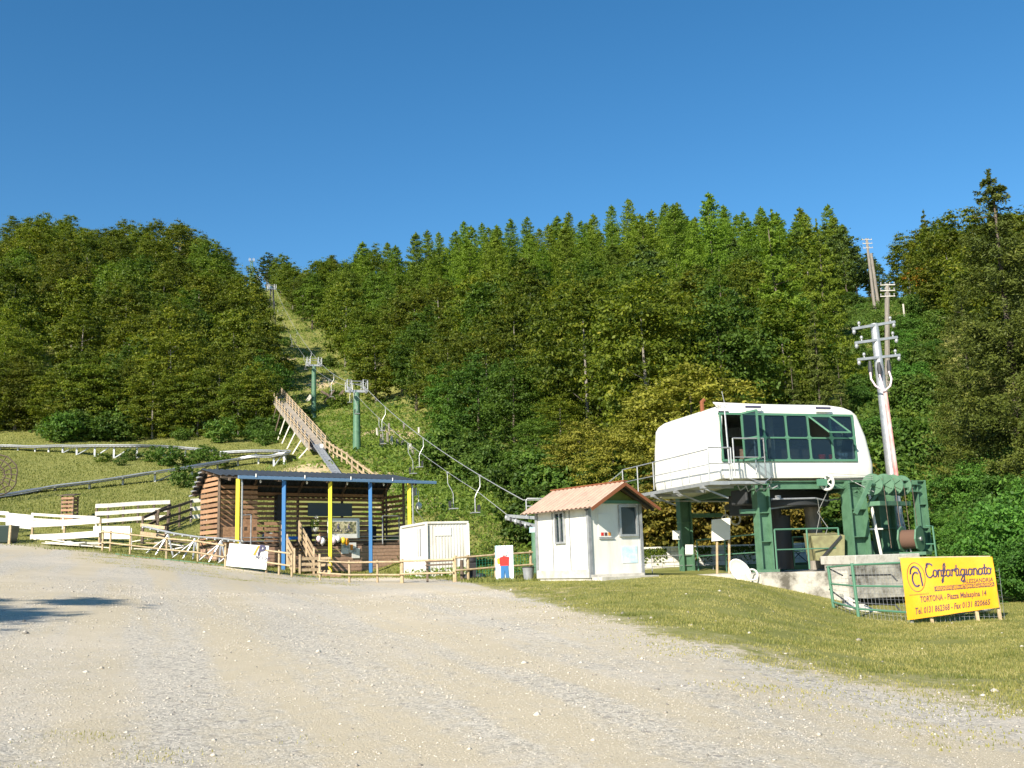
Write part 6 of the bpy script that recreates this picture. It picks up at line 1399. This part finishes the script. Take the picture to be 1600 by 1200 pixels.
# chairs
def make_chair():
    t_ = thing('lift_chair', 'x', 'lift chair', (0,0,0), 'chairs on the lift line')
    b_ = MB(); b_.tube([V(0,0,.08), V(0,0,-.15), V(.0,0,-.55), V(-.22,0,-.95), V(-.30,0,-1.15), V(-.30,0,-1.95)], .022, 6); b_.beam(V(0,-.15,.02), V(0,.15,.02), .07, .09); b_.build('hanger', M['galv'], t_, True)
    b_ = MB(); b_.beam(V(-.3,-.28,-1.95), V(-.3,.28,-1.95), .42, .05); b_.build('seat', M['galv_dull'], t_); b_ = MB(); b_.beam(V(-.1,-.28,-1.70), V(-.1,.28,-1.70), .04, .34); b_.build('backrest', M['dark'], t_)
    return t_
ch0 = make_chair(); used = False
def put_chair(Y, s_, lb):
    global used
    if not used: o = ch0; used = True
    else:
        o = ch0.copy(); COL.objects.link(o)
        for c in list(ch0.children): d = c.copy(); COL.objects.link(d); d.parent = o
    o.scale = (.86,.86,.86); o.location = (lx(Y)+LN.x*GAU*s_, Y+LN.y*GAU*s_, rope_z(Y)-.05); o.rotation_euler.z = math.atan2(LDIR.y, LDIR.x)-PI/2+(PI if s_ < 0 else 0); o['label'] = lb
RC = ['first empty chair on the right rope above the booth roof','second chair up on the right rope','third chair up on the right rope, by the pale posts','fourth chair up on the right rope, before the nearest pylon','fifth chair on the right rope, behind the nearest pylon','sixth chair on the right rope, near the second pylon','seventh chair on the right rope above the second pylon','eighth chair on the right rope below the third pylon','ninth chair on the right rope above the third pylon','tenth chair on the right rope near the skyline']
for Y, lb in zip((47.5,60,73,90,104,128,150,180,230,275), RC): put_chair(Y, 1, lb)
LC_ = ['lowest empty chair on the left rope, above the container','second chair up on the left rope','third chair on the left rope, left of the pale posts','fourth chair on the left rope, just below the nearest pylon','fifth chair on the left rope, left of the nearest pylon head','sixth chair on the left rope by the second pylon','seventh chair on the left rope above the second pylon','eighth chair on the left rope below the third pylon','ninth chair on the left rope high above the third pylon','tenth chair on the left rope near the skyline']
for Y, lb in zip((48.5,58,68,80,97,124,146,175,222,265), LC_): put_chair(Y, -1, lb)
# pale short posts along the corridor
pp_ = [(493,0),(590,676),(597,681),(606,688),(612,690),(622,690),(628,690),(640,697),(656,706),(597,692),(662,717),(646,707),(675,727),(688,735),(670,720),(632,664),(655,672),(608,668)]
nth = ['highest left','small','short','leaning','tall pale','thick','thin','slim','lone','low','lower','grey','bright','lowest right','rough','upper','topmost','split']
for i, (px, py) in enumerate(pp_[1:]):
    g = G(px, py+8); hh_ = rnd.uniform(.55,1.15); b = MB(); b.tube([g-UP*.2, g+V(rnd.uniform(-.1,.1),0,hh_)], .11, 6)
    tag(b.build('fence_post', M['bark_pale'] if i%3 else M['concrete_pale'], None, True), 'short pale wooden post in the line under the hauling rope below the forest edge', 'post', 'pale posts under the hauling rope')
for i,(px,py) in enumerate(((480,628),(415,490),(408,496))): 
    g = G(px,py); b = MB(); b.beam(g, g+V(.6,0,.9), .5, .5); tag(b.build('rubble_block', M['concrete_pale'], None, bevel=.05), ('pale block','upper pale slab','lower pale slab')[i]+' lying on the lift strip '+('near the second pylon','by the third pylon','below the third pylon')[i], 'block')
b = MB(); g = G(520,632); b.beam(g+V(-1.6,0,1.9), g+V(1.6,0,.0), .35,.3).beam(g+V(.2,0,2.0), g+V(-1.2,0,.2), .3,.3).beam(g+V(1.5,0,1.9), g+V(.4,0,.6), .3,.3); tag(b.build('old_timber_pile', M['wood_dark'], None), 'dark heap of crossed beams between the two nearest pylons', 'timber pile')

# ------------------------------------------------------------------ wooden sledge ramp
RB, RTt = G(508,722), None
rb = V(RB.x, RB.y, RB.z+.35)
Yt = 116.0; rt = W(424, 612, Yt)
rp = thing('wooden_ramp', 'long narrow wooden ramp with board railings descending beside the left forest', 'ramp', rb)
rd = (rt-rb); rl = rd.length; rdn = rd.normalized(); rs = V(rdn.y,-rdn.x,0).normalized(); ru = rs.cross(rdn)
if ru.z < 0: ru = -ru
f_end = 1.0
def rq(f, s, z_): return rb+rd*f+rs*s+UP*z_
n_ = 46
for k in range(n_): piece('deck_board', rq(.10+.9*k/n_,-.62,.0)+UP*.0, rq(.10+.9*k/n_,.62,.0), rl*.9/n_*.93, .06, M['wood_grey'], rp, up=tuple(ru))
for k in range(58): piece('cross_sleeper', rq(.06+.92*k/58,-.52,.07), rq(.06+.92*k/58,-.2,.07), .24, .08, M['black'], rp, up=tuple(ru))
for s in (-.66, .66):
    for k in range(4 if s > 0 else 3): piece('rail_board', rq(.10,s*1.02,.28+.22*k), rq(1.0,s*1.02,.28+.22*k), .035, .09, M['wood_new'] if k%2 else M['wood_grey'], rp)
    for k in range(16): piece('baluster', rq(.10+.9*k/15,s,-.2), rq(.10+.9*k/15,s,1.05), .08, .08, M['wood_new'], rp)
    piece('side_board', rq(.10,s,-.1), rq(1,s,-.1), .06, .3, M['wood_grey'], rp)
for k in range(9):
    f = .12+.8*k/8
    for s in (-.6,.55):
        p = rq(f,s,-.1); g = h(p.x,p.y); 
        if p.z-g > .25: piece('trestle_leg', V(p.x-(.8 if s < 0 else -.2),p.y,g-.2), p, .1, .1, M['wood_pale'] if k < 5 else M['wood_dark'], rp)
tr = thing('landing_track', 'grey steel track running from the ramp foot to the bare patch behind the shed', 'track', rb)
T1 = G(532,750); T1 = V(T1.x, T1.y, T1.z+.1); d_ = (T1-rq(.1,0,.1)).normalized(); s1 = V(d_.y,-d_.x,0).normalized()
for s in (-.26,.26): piece('rail', rq(.12,0,.2)+s1*s, T1+s1*s, .09, .12, M['galv_dull'], tr)
b = MB(); A_, B_ = rq(.12,0,.12), T1+UP*.0; b.hexa([A_-s1*.25,A_+s1*.25,B_+s1*.25,B_-s1*.25],[p+UP*.04 for p in (A_-s1*.25,A_+s1*.25,B_+s1*.25,B_-s1*.25)]); b.build('bed', M['galv_dull'], tr)
for k in range(14): p = lerp(A_,B_,(k+.5)/14)+UP*.06; piece('sleeper', p-s1*.24, p+s1*.24, .12, .05, M['galv'], tr)
board_sign('white_panel_sign', 'small white panel at the lower end of the wooden ramp', 500, 505, 694, 699, (RB.y+2), M['white'])

# ------------------------------------------------------------------ fences
def fence(name, label, pts, hgts, rail_w, rail_t, post_w, mrail, mpost, kind_='box', group=None, gap=None, cat='fence', hpost=None, front=True):
    """posts at pts (ground points), rails at the given heights between neighbours"""
    t_ = thing(name, label, cat, pts[0], group)
    for p in pts: piece('post', p-UP*.25, p+UP*(hpost or max(hgts)+.08), post_w, post_w, M[mpost], t_, kind=kind_)
    for a, c in zip(pts[:-1], pts[1:]):
        d_ = (c-a).normalized(); n_ = V(d_.y,-d_.x,0)*(post_w/2+rail_t/2+.003)
        if n_.y > 0: n_ = -n_
        for hg in hgts: piece('rail', a+UP*hg+n_-d_*.04, c+UP*hg+n_+d_*.04, rail_t, rail_w, M[mrail], t_, kind=kind_)
    return t_
def gpts(lst, n=None):
    out = [G(px, py) for px, py in lst]; return out
def atp(lst): return [at(px, Y) for px, Y in lst]
fence('ramp_side_fence', 'light timber fence curving down from the ramp foot behind the shed', gpts([(507,705),(515,711),(521,716),(527,720),(534,724),(542,729),(550,737),(559,744),(568,751),(577,757),(587,765)]), (.55,1.0), .12, .06, .12, 'wood_new', 'wood_new')
# log fence in front of container and poster
lf = [(506,41.0),(546,40.2),(629,38.0)]
fence('log_fence', 'low log fence in front of the shed boards, right of the stair', [at(500,42.4), at(546,41.4), at(590,40.2), at(627,39.0)], (.30,.78), .07, .07, .09, 'log', 'log', 'rod', 'log fences along the lot')
fence('log_fence', 'low log fence in front of the cream container', [at(629,38.9), at(710,37.6)], (.33,.80), .07, .07, .10, 'log', 'log', 'rod', 'log fences along the lot')
fence('log_fence', 'low log fence between the container and the booth, behind the poster', [at(712,37.6), at(732,37.8), at(775,38.2), at(830,39.0)], (.40,.85), .07, .07, .11, 'log', 'log', 'rod', 'log fences along the lot')
fence('grey_rail', 'grey bench rail leaning on the front of the container', [at(668,38.9), at(712,38.6)], (.62,.75), .06, .05, .08, 'wood_dark', 'wood_dark', 'box')
fence('log_fence', 'pale log fence running left of the white banner along the gravel', [at(160,49.2), at(172,49.2), at(203,48.6), at(260,47.4), at(309,46.6), at(352,45.2)], (.42,.92), .075, .07, .10, 'log', 'log', 'rod', 'log fences along the lot')
fence('log_fence', 'short log fence between the white banner and the stair', [at(416,44.4), at(436,43.6), at(456,42.9)], (.45,.95), .075, .07, .10, 'log', 'log', 'rod', 'log fences along the lot')
fence('white_board_fence', 'two-board white fence left of the log fence', [W(50,840,53.0)-V(0,0,.38), W(100,838,52.2)-V(0,0,.38), W(156,834,51.2)-V(0,0,.38)], (.38,1.05), .30, .04, .10, 'wood_pale', 'log')
fence('white_board_fence', 'three-board white fence standing on the meadow behind the others', [at(150,57.0), at(168,57.0), at(192,57.2), at(215,57.4), at(240,57.6), at(264,57.8)], (.25,.66,1.08), .22, .04, .10, 'wood_pale', 'wood_dark')
fence('dark_rail_fence', 'grey timber rail fence sloping up to the left side of the shed', [at(246,54.5), at(262,55.4), at(280,56.4), at(298,57.6)], (.35,.75,1.2), .14, .05, .10, 'wood_dark', 'wood_dark')
fence('dark_rail_fence', 'grey timber rail leaning across the three-board white fence', [at(222,53.6), at(243,55.2), at(264,57.0)], (.55,1.05), .14, .05, .09, 'wood_dark', 'wood_dark')
fence('white_board_fence', 'short white fence touching the left side of the shed', [at(298,57.6), at(322,58.0)], (.3,.75,1.2), .22, .04, .1, 'wood_pale', 'wood_pale')
fence('white_board_fence', 'pale low boards between the white sheet and the slatted box', [at(50,56.5), at(98,56.0), at(150,55.4)], (.45,.72), .14, .04, .07, 'wood_pale', 'wood_pale')
fence('white_board_fence', 'pale boards at the far left picture edge beside the white sheet', [at(-14,54.5), at(12,54.3)], (.35,.75,1.1), .2, .04, .08, 'wood_pale', 'wood_pale')
fence('yellow_rail_fence', 'pale yellow rails in front of the dark rail fence', [at(222,52.2), at(258,51.6)], (.55,.95), .16, .05, .12, 'wood_new', 'wood_dark')
board_sign('white_plate', 'white plate at the junction of the white fences', 146, 158, 822, 832, 50.8, M['white'], (157,), 'wood_dark')
board_sign('white_screen', 'wide white sheet panel beside the white fence behind the log fence', 160, 203, 822, 842, 50.6, M['white'], (205,), 'white')
board_sign('white_sheet', 'white banner sheet above the green bin at the left edge', 9, 52, 801, 823, 53.2, M['banner_w'], (16,50), 'log', 'banner', tilt=-4)
pile = thing('plank_pile', 'loose pile of pale planks lying behind the white board fence', 'planks', at(120,50))
for i in range(9):
    a = at(60+rnd.uniform(0,50), 51.0+rnd.uniform(-.3,1.2)); c = at(120+rnd.uniform(0,60), 50.4+rnd.uniform(-.3,1.2)); piece('plank', a+UP*(.05+.05*(i%3)), c+UP*(.08+.06*(i%4)), .18, .035, M['wood_pale'], pile)
pile = thing('plank_pile', 'heap of loose planks and beams at the foot of the shed\'s left side', 'planks', at(240,50.5))
for i in range(14):
    a = at(205+rnd.uniform(0,60), 50.2+rnd.uniform(-.3,2.4)); c = a+V(rnd.uniform(.8,2.2),rnd.uniform(-.8,.8),0); c.z = h(c.x,c.y); piece('plank', a+UP*(.05+.07*(i%4)), c+UP*(.08+.09*(i%5)), .16, .05, M[('wood_pale','wood_dark','wood_new')[i%3]], pile)
# slatted bin on the meadow
sb = thing('slatted_box', 'tall brown slatted wooden box with a little roof on the left meadow', 'wooden box', at(108,58)); c = at(108,58); w_ = .31
for sx in (-1,1):
    for sy in (-1,1): piece('corner_post', V(c.x+sx*w_,c.y+sy*w_,c.z-.1), V(c.x+sx*w_,c.y+sy*w_,c.z+1.5), .08, .08, M['wood_dark'], sb)
for k in range(7):
    z_ = c.z+.12+(.15*k if k < 3 else .3+.22*(k-2)+.05); 
    for (a, d2) in (((-1,-1),(1,-1)),((1,-1),(1,1)),((1,1),(-1,1)),((-1,1),(-1,-1))): piece('slat', V(c.x+a[0]*(w_+.03),c.y+a[1]*(w_+.03),z_), V(c.x+d2[0]*(w_+.03),c.y+d2[1]*(w_+.03),z_), .03, .13 if k > 2 else .145, M['wood_brown'], sb)
b = MB(); b.hexa([V(c.x-.42,c.y-.44,c.z+1.48),V(c.x+.42,c.y-.44,c.z+1.48),V(c.x+.42,c.y+.44,c.z+1.6),V(c.x-.42,c.y+.44,c.z+1.6)],[V(c.x-.42,c.y-.44,c.z+1.53),V(c.x+.42,c.y-.44,c.z+1.53),V(c.x+.42,c.y+.44,c.z+1.65),V(c.x-.42,c.y+.44,c.z+1.65)]); b.build('lid', M['wood_dark'], sb)
# green bin
gb_ = thing('green_waste_container', 'green waste container cut off by the left picture edge', 'waste container', at(4,51)); c = at(6,51.2)
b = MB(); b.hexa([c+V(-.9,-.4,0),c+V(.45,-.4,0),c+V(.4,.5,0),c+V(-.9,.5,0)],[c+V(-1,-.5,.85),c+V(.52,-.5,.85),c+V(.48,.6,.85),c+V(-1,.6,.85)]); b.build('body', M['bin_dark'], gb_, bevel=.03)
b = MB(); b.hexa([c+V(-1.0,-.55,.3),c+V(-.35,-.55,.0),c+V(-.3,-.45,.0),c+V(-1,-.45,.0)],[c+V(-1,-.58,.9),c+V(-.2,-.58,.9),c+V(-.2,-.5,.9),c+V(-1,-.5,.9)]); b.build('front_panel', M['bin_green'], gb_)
piece('stake', at(14,50.6)-UP*.1, at(15,50.6)+UP*.95, .1,.1, M['log'], gb_)
# white sponsor banner on the log fence
wb = thing('white_banner', 'white sponsor banner hung on the log fence below the shed', 'banner', at(385,44.8))
A, B_ = W(353,884,45.0), W(416,890,44.2); A1, B1 = W(359,849,45.0), W(420,853,44.2)
b = MB(); N1 = 16
def wbq(s, t_, o_=0): p = lerp(lerp(A,B_,s), lerp(A1,B1,s), t_); return p+V(0,-1,0)*(.03*math.sin(s*8+t_*2)+o_)
b.v = [tuple(wbq(i/N1,j/6)) for j in range(7) for i in range(N1+1)]
for j in range(6):
    for i in range(N1): k = j*(N1+1)+i; b.f.append((k,k+1,k+N1+2,k+N1+1))
b.build('sheet', M['banner_w'], wb, True)
X_ = (B_-A).normalized(); Zd = (A1-A).normalized()
text('P', M['ink'], wb, wbq(.74,.58,.05), X_, Zd, .62, 'letter_mark', .2, weight=.02); text('/', M['orange'], wb, wbq(.66,.60,.05), X_, Zd, .5, 'mark_stroke', .2, weight=.03)
text('PICCHI', M['ink'], wb, wbq(.70,.38,.05), X_, Zd, .24, 'lettering', 0)
# coaster station track with silver trestles left of the shed
cs_ = thing('coaster_loading_track', 'silver steel trestles and rails of the coaster track left of the shed', 'coaster track', at(270,48))
pts = [at(222,50.6), at(262,49.6), at(304,48.6), at(345,47.6), at(375,47.0)]; Z_ = [p.z+hh_ for p, hh_ in zip(pts,(1.15,1.05,1.05,1.1,1.1))]
for s in (0,.55): b = MB(); b.tube([V(p.x,p.y+s,z_) for p, z_ in zip(pts,Z_)], .04, 6); b.build('rail', M['galv'], cs_, True)
for i in range(14): f = i/13*(len(pts)-1.001); k = int(f); p = lerp(pts[k],pts[k+1],f-k); z_ = lerp(Z_[k],Z_[k+1],f-k); piece('sleeper', V(p.x,p.y-.05,z_-.06), V(p.x,p.y+.6,z_-.06), .06, .05, M['galv'], cs_)
for i in range(1,5):
    p, z_ = pts[i], Z_[i]
    for dx in (-.55,.0,.35): b = MB(); b.tube([V(p.x,p.y,z_-.1), V(p.x+dx,p.y-.25,p.z-.1)], .045, 6); b.build('leg', M['galv'], cs_, True)
    b = MB(); b.tube([V(p.x,p.y+.1,z_-.15), V(p.x-1.1,p.y,p.z+.05)], .035, 6); b.build('brace', M['galv'], cs_, True)
# alpine coaster tracks on the meadow
def coaster(label, gp, hts, gauge=.42, group=None, dense=26, side='galv_dull'):
    base = gp[0]; t_ = thing('coaster_track', label, 'coaster track', base, 'alpine coaster tracks on the meadow')
    P_ = [V(p.x,p.y,h(p.x,p.y)+hh_) for p, hh_ in zip(gp,hts)]; D = []
    for k in range(len(P_)-1):
        for q_ in range(6): D.append(lerp(P_[k],P_[k+1],q_/6))
    D.append(P_[-1])
    for _ in range(3): D = [D[0]]+[(D[i-1]+D[i]*2+D[i+1])/4 for i in range(1,len(D)-1)]+[D[-1]]
    offs = []
    for i, p in enumerate(D): d_ = (D[min(i+1,len(D)-1)]-D[max(i-1,0)]); offs.append(V(-d_.y,d_.x,0).normalized()*gauge)
    for s in (-1,1): b_ = MB(); b_.tube([p+o_*s for p, o_ in zip(D,offs)], .075, 6); b_.build('rail', M['galv'], t_, True)
    b_ = MB()
    for i in range(len(D)-1): b_.quad(D[i]-offs[i]-UP*.1, D[i+1]-offs[i+1]-UP*.1, D[i+1]+offs[i+1]-UP*.1, D[i]+offs[i]-UP*.1)
    o = b_.build('trough', M[side], t_, True); s_ = o.modifiers.new('thickness','SOLIDIFY'); s_.thickness = .05
    for k, p in enumerate(P_):
        g = h(p.x,p.y)
        piece('support', V(p.x,p.y,g-.2), V(p.x,p.y,p.z-.08), .14, .14, M['galv'], t_); 
        if p.z-g > .7 and k+1 < len(P_): q_ = P_[k+1]; e = lerp(p,q_,.8); piece('brace', V(p.x,p.y,g), V(e.x,e.y,e.z-.1), .09, .09, M['galv'], t_)
    return t_
coaster('upper pale coaster track crossing the left meadow below the forest on slanted struts', gpts([(-40,701),(0,703),(28,704),(55,706),(76,707),(98,708),(120,711),(148,714),(178,716),(214,716),(252,713),(290,712),(335,712)]), (.35,.4,.45,.5,.6,.7,.8,1.0,1.1,1.1,.9,.7,.5))
coaster('lower coaster track climbing across the meadow and looping back by the ramp', gpts([(-30,782),(12,776),(34,773),(60,769),(86,767),(140,764),(192,758),(242,753),(300,743),(340,733),(372,728),(404,725),(428,729),(444,726),(446,719),(430,715),(400,713),(345,714)]), (.18,.18,.2,.25,.35,.5,.6,.75,.7,.6,.6,.7,.8,.9,.8,.6,.5,.4))
coaster('short coaster track piece with small feet at the far left edge', gpts([(-20,786),(8,780),(30,776)]), (.12,.12,.12), gauge=.3) if False else None
# rope net at the left edge
nt_ = thing('rope_net', 'tattered rope net hanging from poles at the left picture edge', 'net', W(-2,745,66)); b = MB()
def nq(a, r): return W(-6+33*r*math.cos(a), 742-33*r*math.sin(a), 66)
for r_ in (.45,.72,1.0): b.tube([nq(a,r_)+V(rnd.uniform(-.08,.08),0,rnd.uniform(-.08,.08)) for a in np.linspace(-1.5,1.5,12)],   .045, 4)
for a in np.linspace(-1.4,1.4,9): b.tube([nq(a,.3), nq(a+.06,.6), nq(a,1.02)], .035, 4)
b.build('net', M['wood_dark'], nt_); b = MB(); p = W(-8,702,66); b.tube([V(p.x,p.y,h(p.x,p.y)), V(p.x,p.y,W(-8,700,66).z)], .08, 6); b.build('pole', M['log'], nt_)
# bench under the trees far left
bc = thing('rest_bench', 'small dark wooden bench at the forest edge far left', 'bench', G(46,668)); g = G(46,669)
piece('seat', g+V(-1,0,.5), g+V(1,0,.5), .4, .08, M['log'], bc)
for sx in (-.9,.9): piece('leg', g+V(sx,0,-.1), g+V(sx,0,.5 if sx > 0 else 1.1), .12, .12, M['log'], bc)

# ------------------------------------------------------------------ poster stand, bin and bits between container and booth
ps_ = thing('poster_stand', 'upright corrugated board painted with red and blue shapes beside the booth', 'poster board', at(790,36.2)); g0_, g1_ = at(775,36.3), at(803,36.3); zt = g0_.z+1.18
corrugated('sheet', M['lblue'], ps_, (V(g0_.x,g0_.y,g0_.z-.03), V(g1_.x,g1_.y,g0_.z-.03)), (V(g0_.x,g0_.y,zt), V(g1_.x,g1_.y,zt)), None, 7, .008, .1)
xm = (g0_.x+g1_.x)/2; yf = g0_.y-.03
for nm_, mm, pts in (('blue_shape','blue',[(-.14,.06),(-.02,.06),(.0,.35),(.03,.06),(.15,.06),(.12,.48),(-.13,.48)]),('red_shape','red',[(-.16,.48),(.14,.48),(.16,.78),(-.02,.82),(-.17,.76)]),('white_shape','white',[(-.06,.84),(.08,.84),(.12,.98),(.02,1.08),(-.1,1.0)]),('yellow_shape','yellow',[(-.25,.56),(-.17,.56),(-.18,.76),(-.26,.72)])):
    b = MB(); n_ = len(pts); b.v = [(xm+x_, yf, g0_.z+z_) for x_, z_ in pts]+[(xm+x_, yf+.012, g0_.z+z_) for x_, z_ in pts]; b.f = [tuple(range(n_)), tuple(range(n_,2*n_))[::-1]]+[(i,(i+1)%n_,(i+1)%n_+n_,i+n_) for i in range(n_)]; b.build(nm_, M[mm], ps_)
tb_ = thing('waste_bin', 'dark grey round waste bin just left of the booth', 'waste bin', at(826,35.5)); g = at(826,35.5)
b = MB(); b.tube([g, g+UP*.42], [.16,.2], 16); b.build('body', M['galv_dull'], tb_, True); b = MB(); b.ring(g+UP*.42, (0,0,1), .2, .018, 18, 5); b.build('rim', M['dark'], tb_)
mb = thing('black_machine', 'black covered machine behind the fence right of the container', 'machine', at(738,39)); g = at(738,39.3)
b = MB(); b.beam(g, g+UP*.62, .42, .35); b.ball(g+UP*.68, (.24,.2,.18), 10, 8); b.build('cover', M['black'], mb, bevel=.05); b = MB(); b.ball(g+V(-.18,-.1,-.02)+UP*.08, (.28,.2,.14), 10, 6).ball(g+V(.3,-.1,.1), (.22,.2,.12), 10, 6); b.build('base', M['dark'], mb, True)
b = MB(); g = at(722,38.6); b.tube([g-UP*.1, g+UP*.75], .07, 8); tag(b.build('grey_post', M['wood_dark'], None, True), 'thick grey post at the fence joint right of the container', 'post')
gm = MB(); a0, a1 = at(745,38.8), at(832,39.8)
for i in range(20): p = lerp(a0,a1,i/19); gm.tube([p, p+UP*.8], .006, 3, cap=False)
for k in range(8): gm.tube([a0+UP*(.08+.1*k), a1+UP*(.08+.1*k)], .006, 3, cap=False)
tag(gm.build('green_mesh_fence', M['bin_green'], None), 'low green mesh fence behind the log fence and the poster board', 'fence')
# grey liner strip along the edge of the lot
b = MB(); prev = None
for px in range(180, 500, 12):
    Y = float(lot_edge(px))+.35; p = at(px, Y)
    if prev is not None: b.add([prev+UP*.03, p+UP*.03, p+UP*.03+V(0,.18,0), prev+UP*.03+V(0,.18,0), prev-UP*.05, p-UP*.05, p-UP*.05+V(0,.18,0), prev-UP*.05+V(0,.18,0)], [(0,1,2,3),(0,4,5,1),(2,6,7,3)])
    prev = p
tag(b.build('kerb_strip', M['green_light'], None), kind='structure')
# ------------------------------------------------------------------ labels of the individuals in the big groups
ORD = ['first','second','third','fourth','fifth','sixth','seventh','eighth','ninth','tenth','eleventh','twelfth','thirteenth','fourteenth','fifteenth','sixteenth','seventeenth','eighteenth','nineteenth','twentieth']
def ordinal(i, n):
    if i < len(ORD) and i <= n/2 or n-i > len(ORD): return ORD[min(i, 19)]+' from the left'
    return ('last' if i == n-1 else ORD[n-1-i]+' from the right')
ROWS = ['front row','second row up','third row up','fourth row up','fifth row up','sixth row up','seventh row up','eighth row up','ninth row up','tenth row up']
def relabel(group, words_, where, per=14):
    L_ = sorted([o for o in COL.objects if o.get('group') == group and o.parent is None], key=lambda o: o.location.y)
    nrow = max(1, min(10, round(len(L_)/per))); step = len(L_)/nrow
    for r in range(nrow):
        row = sorted(L_[int(r*step):int((r+1)*step)], key=lambda o: PX(o.location)[0])
        for i, o in enumerate(row):
            rn = 'skyline row' if (r == nrow-1 and nrow > 3) else ROWS[r]
            o['label'] = '%s %s in the %s %s' % (words_(o), ordinal(i, len(row)), rn, where)
kn = {'beech':'beech'}
relabel('trees of the hillside forest left of the lift', lambda o: 'broadleaf tree', 'of the left forest')
relabel('trees of the hillside forest right of the lift', lambda o: 'broadleaf tree', 'of the middle forest')
relabel('larches along the ridge', lambda o: 'light green larch', 'of ridge larches')
relabel('pines above the station', lambda o: 'dark pine', 'of station pines')
relabel('trees of the slope behind the poles', lambda o: 'slope tree', 'behind the utility poles')
relabel('bushes at the foot of the left forest', lambda o: 'low bush', 'at the left forest foot')
relabel('low trees at the edge of the left forest', lambda o: 'low leafy tree', 'by the left forest edge')
relabel('bushes right of the lift cable', lambda o: 'bush', 'between cable and forest')
relabel('bushes on the lift strip', lambda o: 'scrubby bush', 'on the lift strip')
relabel('shrubs on the slope with the poles', lambda o: 'shrub', 'on the pole slope')
relabel('pale posts under the hauling rope', lambda o: 'pale post', 'under the hauling rope')
